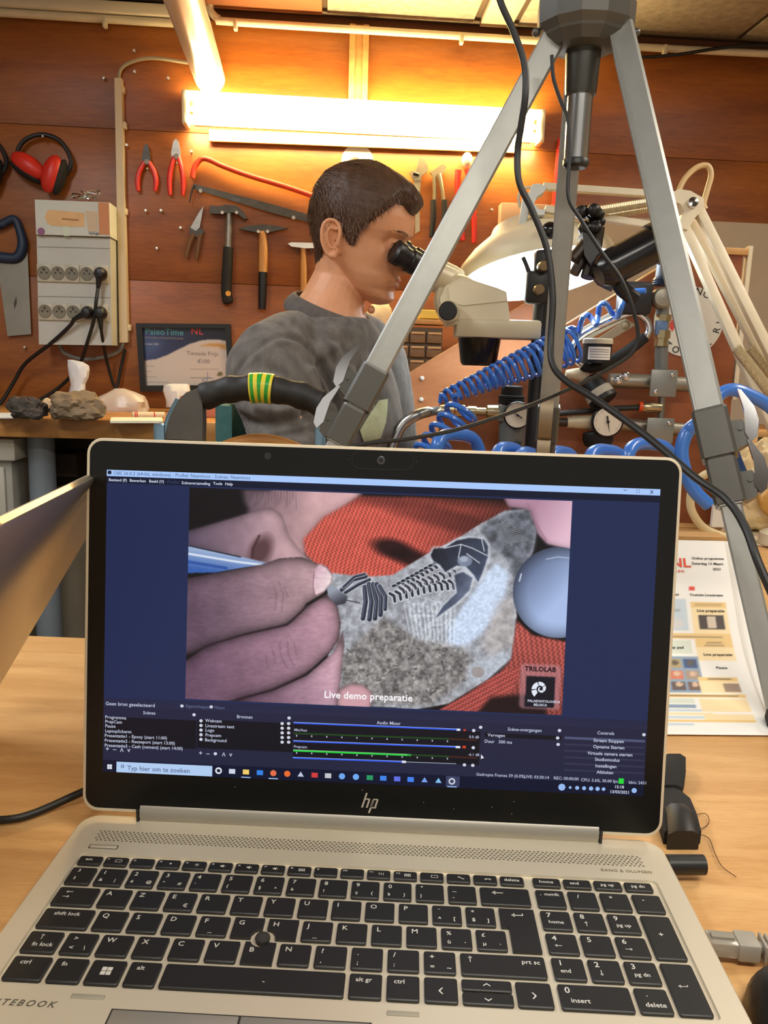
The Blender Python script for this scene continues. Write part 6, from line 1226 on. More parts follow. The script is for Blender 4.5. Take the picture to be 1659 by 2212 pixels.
# black clamps with screws on the stand
for (x, y, w_, h_, tl, lab) in ((1172, 572, .032, .050, .1, 'upper black clamp beside the bright lamp shade'), (1163, 622, .046, .056, 0, 'lower black clamp on the microscope post')):
    t = thing('clamp', P(x, y, 1.42), lab, 'clamp'); b = MB(); b.box(P(x, y, 1.43), (w_, 0, tl * w_), (0, .03, 0), (0, 0, h_), .006); b.build('body', BLK, t); b = MB(); b.lathe(P(x + 2, y + 3, 1.40), YN, [(-.02, .010), (0, .010), (.006, .008), (.0062, .0004)], 14); b.build('screw', mat('clamp_bronze', (120, 100, 70), .35, .6), t)
    if y > 600: b = MB(); b.tube(spline(pxs([(1148, 605, 1.42), (1138, 575, 1.42), (1130, 556, 1.42)]), 5), [.004] * 11, 8); b.build('handle', BLK, t)

# ================================================================== cream balanced-arm lamp with round bright head
LM = thing('arm_lamp', P(1700, 1120, 1.5), 'cream balanced arm lamp with glowing round head above the microscope', 'lamp')
DL = 1.50
def lbar(a, c, w_, name, m=CREAM, th=None): 
    a, c = P(*a), P(*c); t = (c - a).normalized(); s = t.cross(FW).normalized(); b = MB(); b.box((a + c) / 2, c - a, s * w_, FW * (th or w_ * .9), .002); return b.build(name, m, LM)
lbar((1172, 403, 1.56), (1474, 424, DL), .0135, 'upper_arm'); lbar((1176, 452, 1.56), (1452, 494, DL), .0135, 'upper_arm')
lbar((1500, 436, DL), (1712, 860, DL - .04), .0175, 'lower_arm'); lbar((1478, 494, DL), (1712, 1020, DL - .04), .0175, 'lower_arm'); lbar((1492, 478, DL + .03), (1712, 900, DL), .0155, 'lower_arm')
for (a, c, r) in (((1248, 462, 1.52), (1462, 428, 1.50), .0085), ((1262, 474, 1.55), (1466, 440, 1.53), .0075), ((1590, 752, 1.47), (1712, 905, 1.45), .0095), ((1622, 752, 1.50), (1730, 890, 1.48), .0085)):
    a, c = P(*a), P(*c); b = MB(); h = helix(a, c, r * .8, r * .8, 46, 8); b.tube(h, r * .26, 5); b.build('spring', mat('spring_cream', (196, 182, 146), .35, .5), LM)
b = MB(); b.prism([P(x, y, DL - .014) for x, y in ((1450, 418), (1466, 408), (1492, 412), (1520, 428), (1522, 448), (1502, 470), (1486, 496), (1470, 492), (1466, 482), (1478, 456), (1470, 440), (1452, 434))], FW * .03); b.build('elbow_bracket', CREAM, LM, smooth=30)
b = MB(); b.lathe(P(1496, 438, DL - .018), -FW, [(0, .010), (.005, .009), (.006, .001)], 12); b.build('elbow_bolt', CHROME, LM)
for loop in ([(1150, 398), (1165, 396), (1180, 402), (1176, 414), (1160, 424), (1154, 440), (1164, 452), (1178, 452), (1176, 464), (1156, 464), (1142, 450), (1140, 424)],): b = MB(); b.prism([P(x, y, 1.55) for x, y in loop], FW * .022); b.build('head_bracket', mat('bracket_blue_white', (196, 200, 196), .4), LM, smooth=30)
lbar((1138, 418, 1.56), (1126, 500, 1.57), .015, 'head_stem', mat('bracket_blue_white', (196, 200, 196)))
b = MB(); b.tube(spline(pxs([(1466, 412, DL), (1480, 385, DL), (1505, 362, DL), (1528, 358, DL), (1536, 378, DL), (1528, 410, DL), (1520, 440, DL), (1524, 452, DL)]), 8), .0052, 10); b.build('arm_cable', mat('cable_tan', (206, 178, 130), .5), LM)
b = MB(); b.tube(spline(pxs([(1150, 405, 1.57), (1130, 408, 1.57), (1120, 425, 1.57), (1124, 448, 1.57)]), 8), .003, 8); b.build('head_cable', mat('cable_pale', (206, 196, 170), .5), LM)
bs = P(1712, 960, DL - .03); b = MB(); b.cyl((bs.x, bs.y, TZ + .005), (bs.x, bs.y, bs.z + .05), .012, n=16); b.lathe((bs.x, bs.y, TZ + .005), UP, [(0, .04), (.02, .038), (.03, .02)], 20); b.build('table_clamp', CREAM, LM)
# head: tilted shallow dome with a bright ring of light under it
hcn = P(1160, 592, 1.66); hax = Vector((-.16, .22, .96)).normalized(); Rh = .158
b = MB(); b.lathe(hcn, hax, [(-.004, Rh), (.012, Rh * 1.02), (.03, Rh * .98), (.055, Rh * .82), (.085, Rh * .55), (.10, Rh * .5), (.115, Rh * .2), (.118, .001)], 40, cap=False); b.build('shade', mat('shade_cream', (214, 204, 176), .45), LM)
b = MB(); rr = []
for i in range(48):
    a = 2 * math.pi * i / 48; u_ = hax.orthogonal().normalized(); v_ = hax.cross(u_); rr.append(hcn - hax * .002 + u_ * (Rh * .70 * math.cos(a)) + v_ * (Rh * .70 * math.sin(a)))
b.tube(rr, .016, 10, closed=True); b.build('ring_tube', mat('ring_tube_glow', (255, 255, 255), .4, emit=(232, 246, 255), estr=26), LM)
b = MB(); b.lathe(hcn + hax * .02, hax, [(0, Rh * .97), (.002, Rh * .97)], 40); b.build('reflector', mat('reflector_white', (236, 240, 240), .5), LM)

# ================================================================== black tube lamp and flexible arms in front of the pale wall
t = thing('tube_spotlight', P(1340, 560, 1.33), 'black tubular spotlight on a jointed black arm behind the right tripod leg', 'spotlight')
a, c = P(1306, 585, 1.34), P(1424, 522, 1.34); ax = (c - a).normalized(); Ls = (c - a).length
b = MB(); b.lathe(a, ax, [(-.012, .020), (0, .0285), (.01, .030), (Ls * .86, .031), (Ls * .88, .035), (Ls, .035), (Ls + .002, .030)], 28); b.build('barrel', mat('spot_black', (20, 22, 26), .22), t)
b = MB(); b.prism([P(x, y, 1.36) for x, y in ((1258, 500), (1296, 520), (1306, 560), (1320, 590), (1330, 620), (1300, 605), (1280, 580), (1262, 550))], FW * .03); b.build('yoke', BLK, t, smooth=30)
b = MB(); b.tube(spline(pxs([(1330, 600, 1.36), (1345, 625, 1.36), (1370, 645, 1.37)]), 6), .013, 10); b.build('arm_lower', BLK, t)
for (a_, c_, r) in (((1236, 560, 1.37), (1276, 505, 1.37), .010), ((1240, 592, 1.38), (1270, 520, 1.38), .009), ((1268, 600, 1.38), (1292, 490, 1.37), .012)): b = MB(); b.tube(spline(pxs([a_, ((a_[0] + c_[0]) / 2 + 3, (a_[1] + c_[1]) / 2, a_[2]), c_]), 5), r, 10); b.build('arm', mat('arm_bronze', (58, 50, 42), .35, .3), t)
random.seed(5); 
for k in range(11):
    b = MB(); b.ball(P(1276 + random.uniform(-22, 24), 470 + random.uniform(-22, 26), 1.36 + random.uniform(-.01, .02)), random.uniform(.008, .012), 12, 8); b.build('knob_lobe', BLK, t)
b = MB(); b.ball(P(1188, 498, 1.5), 1, 16, 10, (.016, .012, .016)); tag(b.build('black_ball_joint', mat('ball_joint', (22, 22, 24), .15)), 'shiny black ball joint left of the middle tripod leg', 'joint')
b = MB(); b.box(wl(1140, 478, .026), WX * .19, WN * .05, UP * .10, .003); tag(b.build('card_box', mat('pinkish_box', (206, 168, 138), .7)), 'pinkish beige box on the wall behind the lamp head bracket', 'box')
# ================================================================== the seated man at the microscope
MAN = thing('person', (P(660, 1000, 1.52).x, P(660, 1000, 1.52).y, 0), 'person in a grey sweatshirt bending to the microscope eyepiece', 'person')
SKIN = mat('skin', (214, 154, 114), .5, var=.05, scale=40)
SKIN.node_tree.nodes['Principled BSDF'].inputs['Subsurface Weight'].default_value = .12
SKIN.node_tree.nodes['Principled BSDF'].inputs['Subsurface Radius'].default_value = (.012, .005, .003); SKIN.node_tree.nodes['Principled BSDF'].inputs['Subsurface Scale'].default_value = .5
HSC = .972
HC = P(775.5, 513.4, 1.50)
yw, pt_, rl = math.radians(-14.6), math.radians(11.7), math.radians(4.0)
HR = Matrix.Rotation(yw, 3, 'Z') @ Matrix.Rotation(pt_, 3, 'Y') @ Matrix.Rotation(rl, 3, 'X')
def hw(p): return HC + HR @ (Vector(p) * HSC)
def tabf(tab):
    zs_ = [a for a, _ in tab]; vs_ = [b_ for _, b_ in tab]
    return lambda z: float(np.interp(z, zs_, vs_))
xf = tabf([(-.113, .066), (-.107, .084), (-.098, .0905), (-.090, .0885), (-.083, .0855), (-.074, .0905), (-.066, .0930), (-.058, .0925), (-.050, .0885), (-.03, .0875), (-.01, .0875), (.004, .0880), (.014, .0925), (.022, .0985), (.032, .1000), (.05, .0980), (.07, .0895), (.09, .0700), (.105, .0440), (.113, .0240), (.118, .004)])
xb = tabf([(-.113, .048), (-.107, .034), (-.098, .018), (-.090, .004), (-.075, -.014), (-.06, -.034), (-.045, -.058), (-.03, -.076), (-.01, -.088), (.01, -.095), (.03, -.0985), (.05, -.0965), (.07, -.0890), (.09, -.0720), (.105, -.0480), (.113, -.0280), (.118, -.004)])
wd = tabf([(-.113, .010), (-.107, .024), (-.098, .037), (-.090, .0445), (-.075, .054), (-.06, .0605), (-.045, .0645), (-.03, .0680), (-.01, .0705), (.01, .0725), (.03, .0745), (.05, .0745), (.07, .0700), (.09, .0560), (.105, .0370), (.113, .0210), (.118, .004)])
def G(x, s): return math.exp(-(x / s) ** 2)
nA = tabf([(-.056, 0), (-.051, .004), (-.0475, .015), (-.043, .0215), (-.038, .0225), (-.030, .0185), (-.018, .0125), (-.005, .0075), (.006, .0045), (.016, .002), (.024, 0)])
nS = tabf([(-.056, .013), (-.047, .0125), (-.038, .0110), (-.025, .0085), (-.005, .0075), (.02, .009)])
def headpt(ph, z, feat=True):
    c_, s_ = math.cos(ph), math.sin(ph); f_, b_, w_ = xf(z), xb(z), wd(z); xc = b_ + (f_ - b_) * .47
    if c_ >= 0: n = 2.35; x = xc + (f_ - xc) * abs(c_) ** (2 / n); y = w_ * math.copysign(abs(s_) ** (2 / n), s_)
    else: n = 2.1; x = xc + (b_ - xc) * abs(c_) ** (2 / n); y = w_ * math.copysign(abs(s_) ** (2 / n), s_)
    if feat and c_ > 0.05:
        ay = abs(y); fr = min(1, c_ * 2.2)
        d = nA(z) * G(y, nS(z)); d += .0045 * G(ay - .0125, .0055) * G(z + .046, .006)      # nose and wings
        d -= .0125 * G(ay - .033, .0155) * G(z - .001, .0115)                                # sockets
        d += .0035 * G(ay - .030, .022) * G(z - .021, .006)                                 # brow
        d += .0040 * G(ay - .050, .014) * G(z + .022, .014)                                 # cheekbone
        d += .0042 * G(y, .019) * G(z + .0605, .0042) + .0046 * G(y, .017) * G(z + .0725, .0044) - .0034 * G(y, .022) * G(z + .0665, .0022)   # lips
        d -= .0018 * G(y, .004) * G(z + .055, .004); d -= .0022 * G(ay - .026, .005) * G(z + .066, .006)
        x += d * fr
    return Vector((x, y, z))
zl_ = np.concatenate([np.linspace(-.113, -.03, 62), np.linspace(-.0287, .06, 56), np.linspace(.062, .118, 30)])
b = MB(); NPH = 120
b.loft([[hw(headpt(2 * math.pi * i / NPH, z)) for i in range(NPH)] for z in zl_])
# eyeballs with lids
for s_ in (-1, 1):
    b.ball(hw((.0755, .032 * s_, .000)), .0118 * HSC, 18, 12); 
    b.tube([hw((.0865 - .006 * abs(k) ** 2.0, (.032 + .0145 * k) * s_, .0035 + .0035 * (1 - k * k))) for k in np.linspace(-1, 1, 9)], .0022, 8)
# ears
def earp(s_, a, h, o=0.0): return hw((-.014 + a * .94 - h * .10 - o * .55, s_ * (.0735 + o + max(0, -a) * .45), -.014 + h))
for s_ in (-1, 1):
    rim = [(.010, -.004), (.013, .010), (.012, .022), (.004, .0315), (-.008, .033), (-.0175, .026), (-.021, .012), (-.0195, -.004), (-.0145, -.017), (-.007, -.0265), (.002, -.030), (.008, -.026)]
    b.tube(spline([earp(s_, a, h, .0085) for a, h in rim], 5), [.0034] * 40 + [.0040] * 16, 10) if False else b.tube(spline([earp(s_, a, h, .0085) for a, h in rim], 5), .0037, 10)
    b.loft([[earp(s_, -.003 + k * .016 * math.cos(t_), .002 + k * .030 * math.sin(t_), oo) for t_ in np.linspace(0, 2 * math.pi, 25)[:-1]] for k, oo in ((1.0, -.004), (1.02, .003), (.95, .0065), (.62, .0035), (.3, .0005), (.05, .000))])
    b.tube(spline([earp(s_, a, h, .0075) for a, h in ((.004, .018), (-.006, .020), (-.012, .012), (-.011, -.002), (-.004, -.013), (.004, -.014))], 5), .0026, 8)
    b.ball(earp(s_, .009, -.006, .006), .0052, 10, 8); b.ball(earp(s_, .001, -.027, .007), .0072, 12, 8)
# neck
NB = P(716, 672, 1.525); n0 = hw((-.022, 0, -.012)); n1 = hw((-.020, 0, -.075)); 
def ringv(c, u, v, ru, rv, n=28): return [c + u * (ru * math.cos(2 * math.pi * i / n)) + v * (rv * math.sin(2 * math.pi * i / n)) for i in range(n)]
SR, SL = P(578, 784, 1.365), P(806, 768, 1.685)
lx = (SL - SR); lx.z = 0; lx.normalize(); fx = lx.cross(UP).normalized()
hf, hl = HR @ Vector((1, 0, 0)), HR @ Vector((0, 1, 0))
b.loft([ringv(n0, hf, hl, .050, .050), ringv(n1, hf, hl, .052, .052), ringv(n1.lerp(NB, .5) - fx * .006, fx, lx, .059, .057), ringv(NB - fx * .012, fx, lx, .074, .070), ringv(NB - UP * .05, fx, lx, .075, .10)])
b.ball(hw((.052, 0, -.125)), .008, 10, 8)
# chest core, arms and hands (skin under the clothes, hands free)
PV = Vector((P(648, 1000, 1.52).x - .02, P(648, 1000, 1.52).y, .60))
CH = (SR + SL) / 2 - UP * .10
b.loft([ringv(PV, fx, lx, .09, .12), ringv((PV + CH) / 2, fx, lx, .085, .115), ringv(CH, fx, lx, .09, .13), ringv(CH + UP * .07, fx, lx, .07, .15), ringv(NB - UP * .02, fx, lx, .05, .07)])
ER, WR = P(652, 1035, 1.33), P(830, 1062, 1.34); EL, WL_ = P(850, 1030, 1.70), P(950, 1050, 1.56)
for (sh, el, wr, s_) in ((SR, ER, WR, -1), (SL, EL, WL_, 1)):
    b.tube([sh, sh.lerp(el, .4), el, el.lerp(wr, .35), wr], [.045, .042, .036, .036, .024], 14)
    hd = (wr - el).normalized(); up_ = Vector((0, 0, 1)); up_ = (up_ - hd * up_.dot(hd)).normalized(); sd = hd.cross(up_)
    b.loft([[wr + hd * q + sd * (a_ * wdt) + up_ * (c_ * th) for a_, c_ in ((-1, -.5), (-.6, -1), (.6, -1), (1, -.5), (1, .5), (.6, 1), (-.6, 1), (-1, .5))] for q, wdt, th in ((0, .024, .018), (.03, .034, .016), (.07, .040, .014), (.092, .038, .012))])
    for i, (o_, ln) in enumerate(((-.030, .062), (-.010, .074), (.011, .070), (.030, .054))):
        p0 = wr + hd * .085 + sd * o_; p1 = p0 + hd * ln * .45 - up_ * .006; p2 = p1 + hd * ln * .3 - up_ * .016; p3 = p2 + hd * ln * .15 - up_ * .018; b.tube([p0, p1, p2, p3], [.0095, .0088, .0080, .0066], 10)
    q = wr + hd * .025 - sd * .03 * (-s_); b.tube([q, q + hd * .03 - sd * .022 * (-s_) - up_ * .006, q + hd * .055 - sd * .018 * (-s_) - up_ * .02], [.012, .0105, .008], 10)
body = remesh(b, 'body', SKIN, MAN, .0021, 3)
body.build('body', SKIN, MAN, smooth=180)
# eyes: iris on the lids' opening, lips tint and brows as thin parts
LIP = mat('lip', (196, 122, 98), .5)
b = MB()
for z0, dz, ys in ((-.0605, .0034, .019), (-.0722, .0040, .017)):
    rows = []
    for j in range(5):
        row = []
        for i in range(15):
            y = (-1 + 2 * i / 14) * ys; z = z0 + (j / 4 - .5) * 2 * dz * max(.12, 1 - (y / ys) ** 2) ; ph = math.asin(max(-1, min(1, y / wd(z)))) ; p = headpt(ph, z); 
            # invert the superellipse angle
            yy = abs(y) / wd(z); ph = math.asin(min(1, yy ** (2.35 / 2))) * (1 if y >= 0 else -1); p = headpt(ph, z); row.append(hw(p + Vector((.0007, 0, 0))))
        rows.append(row)
    b.loft(rows, cap=False, closed=False)
b.build('lips', LIP, MAN, smooth=180)
# ------------------------------------------------------------------ hair
HAIR = mat('hair_brown', (70, 48, 34), .55, var=.25, scale=60, stretch=(1, 1, 1)); 
zh = tabf([(0, .058), (12, .060), (24, .071), (36, .071), (48, .060), (58, .046), (66, .034), (72, .018), (77, -.012), (84, -.018), (89, -.006), (92, .018), (104, .024), (116, .014), (122, -.012), (130, -.045), (145, -.070), (180, -.076)])
xb2 = tabf([(-.085, -.0700), (-.06, -.0725), (-.045, -.0750), (-.03, -.0800), (-.01, -.0890), (.01, -.095), (.03, -.0985), (.05, -.0965), (.07, -.0890), (.09, -.0720), (.105, -.0480), (.113, -.0280), (.118, -.004)])
wd2 = tabf([(-.085, .048), (-.06, .053), (-.045, .060), (-.03, .0680), (-.01, .0705), (.01, .0725), (.03, .0745), (.05, .0745), (.07, .0700), (.09, .0560), (.105, .0370), (.113, .0210), (.118, .004)])
def inner(ph, z):
    c_, s_ = math.cos(ph), math.sin(ph)
    if c_ >= 0 or z > .0: return headpt(ph, z, False)
    f_, b_, w_ = xf(z), xb2(z), wd2(z); xc = xb(z) + (f_ - xb(z)) * .47; xc = min(xc, .0); return Vector((xc + (b_ - xc) * abs(c_) ** (2 / 2.1), w_ * math.copysign(abs(s_) ** (2 / 2.1), s_), z))
def sst(a, b_, x): t = max(0.0, min(1.0, (x - a) / (b_ - a))); return t * t * (3 - 2 * t)
def hthick(deg, z):
    t = .0045 + .0075 * sst(-.02, .05, z) + .008 * sst(.04, .10, z) + .007 * (1 - sst(10, 45, deg)) * sst(.045, .08, z) * (1 - sst(.088, .112, z))
    t *= 1 - .42 * sst(85, 135, deg) * (1 - sst(.05, .105, z))
    if deg > 120: t *= .45 + .55 * sst(-.075, -.02, z)
    return t
def hairpt(ph, z, extra=0.0):
    deg = abs(math.degrees(ph)); deg = 360 - deg if deg > 180 else deg
    p = inner(ph, z); c = Vector((-.005, 0, min(z * .75, .03))); d = (p - c).normalized(); e = max(0.0, min(1.0, (z - zh(deg)) / .013)) ** .6
    n_ = noise.noise(Vector((math.cos(ph) * 14, math.sin(ph) * 14, z * 55))) * .0016 + noise.noise(Vector((math.cos(ph) * 40, math.sin(ph) * 40, z * 70))) * .0010
    return p + d * (hthick(deg, z) * e + (n_ * e) + .0006 + extra)
b = MB(); NH = 144; zs2 = np.concatenate([np.linspace(-.078, .06, 82), np.linspace(.0615, .1175, 34)])
V = []; idx = {}
for j, z in enumerate(zs2):
    for i in range(NH):
        ph = 2 * math.pi * i / NH - math.pi; deg = abs(math.degrees(ph)); idx[i, j] = len(V); V.append((ph, float(z), deg))
fs = []
for j in range(len(zs2) - 1):
    for i in range(NH):
        q = [idx[i, j], idx[(i + 1) % NH, j], idx[(i + 1) % NH, j + 1], idx[i, j + 1]]
        if sum(V[k][1] > zh(V[k][2]) - .0012 for k in q) >= 3: fs.append(q)
pts3 = [hw(hairpt(a_, z)) for a_, z, _ in V]; top = len(pts3); pts3.append(hw(Vector((0, 0, .1366))))
jt = len(zs2) - 1
for i in range(NH): fs.append((idx[i, jt], idx[(i + 1) % NH, jt], top))
used = sorted({k for f in fs for k in f}); mpx = {k: n for n, k in enumerate(used)}
b.add([pts3[k] for k in used], [[mpx[k] for k in f] for f in fs]); hair = b.build('hair', HAIR, MAN, smooth=180)
random.seed(11); b = MB(); cnt = 0
while cnt < 5200:
    ph = random.uniform(-math.pi, math.pi); z = random.uniform(-.075, .117); deg = abs(math.degrees(ph))
    if z < zh(deg) + .003: continue
    cnt += 1; topk = max(0, min(1, (z - .03) / .06)); fl = Vector((.9 * topk + .25 + random.uniform(-.25, .25), random.uniform(-.25, .25), -1 + .55 * topk))
    p0 = hairpt(ph, z, -.002); c = Vector((-.005, 0, min(z * .75, .03))); nn = (p0 - c).normalized(); fl = (fl - nn * fl.dot(nn)).normalized(); sd = fl.cross(nn)
    ln = random.uniform(.008, .016) * (.45 if z < -.01 else 1); w_ = random.uniform(.0005, .0009)
    a0 = p0 + sd * w_; a1 = p0 - sd * w_; m0 = p0 + fl * ln * .5 + nn * .0026; e0 = p0 + fl * ln + nn * random.uniform(.0010, .0026)
    b.add([hw(a0), hw(a1), hw(m0 - sd * w_ * .8), hw(m0 + sd * w_ * .8), hw(e0)], [(0, 1, 2, 3), (3, 2, 4)])
sh_ = b.build('hair_strands', mat('hair_strand', (98, 68, 48), .5), hair, smooth=0); sh_['kind'] = 'stuff'
# brow hairs and short stubble-free brow
b = MB()
for s_ in (-1, 1):
    for k in range(60):
        y = random.uniform(.016, .052); z = .0205 + .004 * math.sin((y - .016) / .036 * 2.4) + random.uniform(-.0022, .0022); yy = y / wd(z); ph = math.asin(min(1, yy ** (2.35 / 2))) * s_; p = headpt(ph, z) + Vector((.0008, 0, 0)); q = headpt(math.asin(min(1, ((y + .005) / wd(z)) ** (2.35 / 2))) * s_, z + .0008) + Vector((.0012, 0, 0))
        b.add([hw(p + Vector((0, 0, .0004))), hw(p - Vector((0, 0, .0004))), hw(q)], [(0, 1, 2)])
eb = b.build('eyebrows', HAIR, MAN, smooth=0)
# ------------------------------------------------------------------ sweatshirt
SWT = mat('grey_melange_fabric', (98, 94, 90), .95, var=.30, scale=55, bump=.5, bscale=420, sheen=.1, stretch=(1, 1, .45))
b = MB()
T1 = (SR + SL) / 2
b.loft([ringv(PV - UP * .02, fx, lx, .135, .185), ringv(PV + UP * .10, fx, lx, .130, .175), ringv(PV.lerp(T1, .55), fx, lx, .132, .172), ringv(T1 - UP * .13 + fx * .012, fx, lx, .132, .178), ringv(T1 - UP * .055 + fx * .006, fx, lx, .118, .178), ringv(T1 + UP * .01, fx, lx, .098, .165), ringv(T1.lerp(NB, .55) + UP * .004, fx, lx, .088, .122), ringv(NB - UP * .012, fx, lx, .074, .084)], cap=True)
b.ball(NB - fx * .040 - UP * .052, .066, 20, 12); b.tube(spline([P(656, 712, 1.46), P(622, 734, 1.42), SR + UP * .006], 5), [.030, .035, .041, .044, .047, .050, .053, .056, .058, .060, .062], 20); b.tube(spline([P(752, 704, 1.60), P(785, 730, 1.65), SL], 5), [.036, .038, .041, .044, .047, .050, .052, .054, .056, .057, .058], 20)
for (sh, el, wr) in ((SR, ER, WR), (SL, EL, WL_)):
    s2 = sh.lerp(T1, .25); b.tube(spline([s2, sh - UP * .012, sh.lerp(el, .35), sh.lerp(el, .7), el, el.lerp(wr, .35), el.lerp(wr, .92)], 5), [.058, .060, .063, .066, .068, .070, .071, .071, .071, .070, .069, .068, .067, .066, .065, .064, .063, .062, .061, .060, .058, .056, .054, .052, .050, .047, .044, .042, .040, .038, .037], 22)
sw = remesh(b, 'sweatshirt', SWT, MAN, .0042, 14)
A_ = np.array(sw.v); me = bpy.data.meshes.new('tmp'); me.from_pydata(sw.v, [], sw.f); me.update(); nr_ = np.empty(len(A_) * 3); me.vertices.foreach_get('normal', nr_); nr_ = nr_.reshape(-1, 3); bpy.data.meshes.remove(me)
QX, QY = proj(A_); facing = ((np.array(C) - A_) * nr_).sum(1) > 0
def fold(pts, wpx, amp, curve=True):
    p3 = [(float(q.x), float(q.y)) for q in spline([Vector((x, y, 0)) for x, y in pts], 6)]; dm = np.full(len(A_), 1e9)
    for (x0, y0), (x1, y1) in zip(p3[:-1], p3[1:]):
        dx, dy = x1 - x0, y1 - y0; t = np.clip(((QX - x0) * dx + (QY - y0) * dy) / (dx * dx + dy * dy + 1e-9), 0, 1); dm = np.minimum(dm, np.hypot(QX - x0 - t * dx, QY - y0 - t * dy))
    return amp * np.exp(-(dm / wpx) ** 2) * facing
disp = np.array([.0028 * noise.noise(Vector(p) * 12) + .0010 * noise.noise(Vector(p) * 34) for p in sw.v])
disp += fold([(498, 830), (520, 790), (555, 755), (600, 728), (645, 735), (680, 770), (700, 820)], 5, -.0045) + fold([(500, 842), (524, 800), (560, 765), (600, 740), (640, 747), (670, 778)], 7, .003)
for pts, wpx, a_ in (([(696, 785), (722, 835), (730, 880), (718, 925)], 11, -.020), ([(724, 768), (752, 820), (758, 870), (744, 915)], 10, -.015), ([(750, 752), (780, 810), (784, 865)], 10, -.010), ([(672, 800), (700, 850), (704, 890)], 12, .010), ([(738, 790), (744, 850), (732, 900)], 9, .010), ([(768, 790), (770, 850), (762, 900)], 9, .008), ([(520, 862), (580, 850), (640, 868), (690, 905)], 12, -.010), ([(590, 800), (635, 830), (668, 880)], 13, -.009), ([(500, 900), (560, 918), (640, 908), (690, 880)], 13, -.013), ([(560, 880), (620, 888), (680, 862)], 12, .009), ([(600, 940), (680, 925), (720, 895)], 11, -.010), ([(806, 760), (818, 820), (820, 880)], 11, -.009), ([(540, 820), (600, 818), (640, 845)], 13, .008), ([(640, 700), (690, 730), (760, 735)], 12, -.005), ([(700, 730), (730, 760), (742, 800)], 11, .006)): disp += fold(pts, wpx, a_)
sw.v = (A_ + nr_ * disp[:, None]).tolist(); swo = sw.build('sweatshirt', SWT, MAN, smooth=180)
# ribbed crew collar
cc = NB + fx * .001 + UP * .002; tl = math.radians(22); cu_ = (fx * math.cos(tl) - UP * math.sin(tl)); b = MB(); n = 56; rows = []
for k, (r_, h_) in enumerate(((1.14, -.024), (1.16, -.016), (1.11, -.005), (1.04, .004), (.98, .008), (.95, .007), (.98, .0), (1.06, -.018))):
    rows.append([cc + cu_ * (.075 * r_ * math.cos(2 * math.pi * i / n)) + lx * (.080 * r_ * math.sin(2 * math.pi * i / n)) + (UP * math.cos(tl) + fx * math.sin(tl)) * h_ for i in range(n)])
b.loft(rows + [rows[0]], cap=False); b.build('collar', mat('collar_rib', (92, 86, 82), .95, var=.15, scale=90), swo, smooth=180)
# jeans and shoes
JN = mat('jeans_blue', (54, 70, 98), .9, var=.2, scale=60); b = MB(); b.loft([ringv(PV + UP * .06, fx, lx, .12, .17), ringv(PV - UP * .04, fx, lx, .125, .185), ringv(PV - UP * .10, fx, lx, .10, .17)])
KN = []
for s_ in (-1, 1):
    hp = PV + lx * (.09 * s_) - UP * .03; kn = hp + fx * .40 - UP * .04; kn.z = .52; an = kn - fx * .04; an.z = .10; b.tube([hp, hp.lerp(kn, .5), kn, kn.lerp(an, .5), an], [.088, .078, .062, .055, .045], 16); KN.append(an)
jn = remesh(b, 'jeans', JN, MAN, .009, 6); jn.build('jeans', JN, MAN, smooth=180)
for an in KN: b = MB(); b.ball(Vector((an.x, an.y, .045)) + fx * .06, 1, 18, 10, (.13, .048, .045), Matrix((fx, lx, UP)).transposed()); b.build('shoe', BLKM, MAN)
# ------------------------------------------------------------------ his chair
t = thing('office_chair', (PV.x, PV.y, 0), 'teal upholstered chair the man sits on', 'chair'); TEAL = mat('teal_fabric', (62, 104, 100), .95, var=.12, scale=70, bump=.3, bscale=500)
b = MB(); b.box((PV.x, PV.y, .455), fx * .44, lx * .44, UP * .07, .03); b.build('seat', TEAL, t)
bc = PV - fx * .165 + lx * .06; zt = P(500, 880, 1.5).z; rows = []
for z in np.linspace(.56, zt, 9): rows.append([Vector((bc.x, bc.y, z)) + lx * (a_ * .085) + fx * (.05 * a_ * a_ + o_) for a_, o_ in [(k, 0) for k in np.linspace(-1, 1, 13)] + [(k, -.035) for k in np.linspace(1, -1, 13)]])
b = MB(); b.loft(rows); b.build('backrest', TEAL, t, smooth=50)
b = MB(); b.box(Vector((bc.x, bc.y, .50)) - fx * .03, fx * .012, lx * .06, UP * .20); b.build('back_strut', BLK, t)
b = MB(); b.cyl((PV.x, PV.y, .09), (PV.x, PV.y, .42), .025, n=16); b.build('gas_lift', BLK, t)
for k in range(5):
    a = k * 2 * math.pi / 5; d = Vector((math.cos(a), math.sin(a), 0)); b = MB(); b.tube([Vector((PV.x, PV.y, .10)), Vector((PV.x, PV.y, .075)) + d * .28], [.02, .014], 8); b.ball(Vector((PV.x, PV.y, .03)) + d * .28, .03, 12, 8); b.build('castor_leg', BLK, t)
from mathutils.bvhtree import BVHTree
bt_ = BVHTree.FromPolygons([Vector(p) for p in sw.v], sw.f)
def onsw(x, y, off):
    h = bt_.ray_cast(C, ray(x, y).normalized()); p = h[0] if h[0] is not None else P(x, y, 1.42); return p - ray(x, y).normalized() * off
ring0 = [(800, 892), (809, 878), (818, 865), (828, 863), (838, 862), (837, 888), (834, 912), (828, 930), (822, 948), (804, 952), (786, 956), (781, 943), (777, 930), (788, 911)]
cxp, cyp = 810, 912; b = MB(); b.loft([[onsw(cxp + (x - cxp) * k, cyp + (y - cyp) * k, o_) for x, y in ring0] for k, o_ in ((1, -.002), (1, .004), (.96, .006), (.6, .0075), (.25, .008))]); b.build('cloth_patch', mat('pale_green_cloth', (176, 182, 146), .9, var=.12, scale=30, bump=.4, bscale=120), swo)
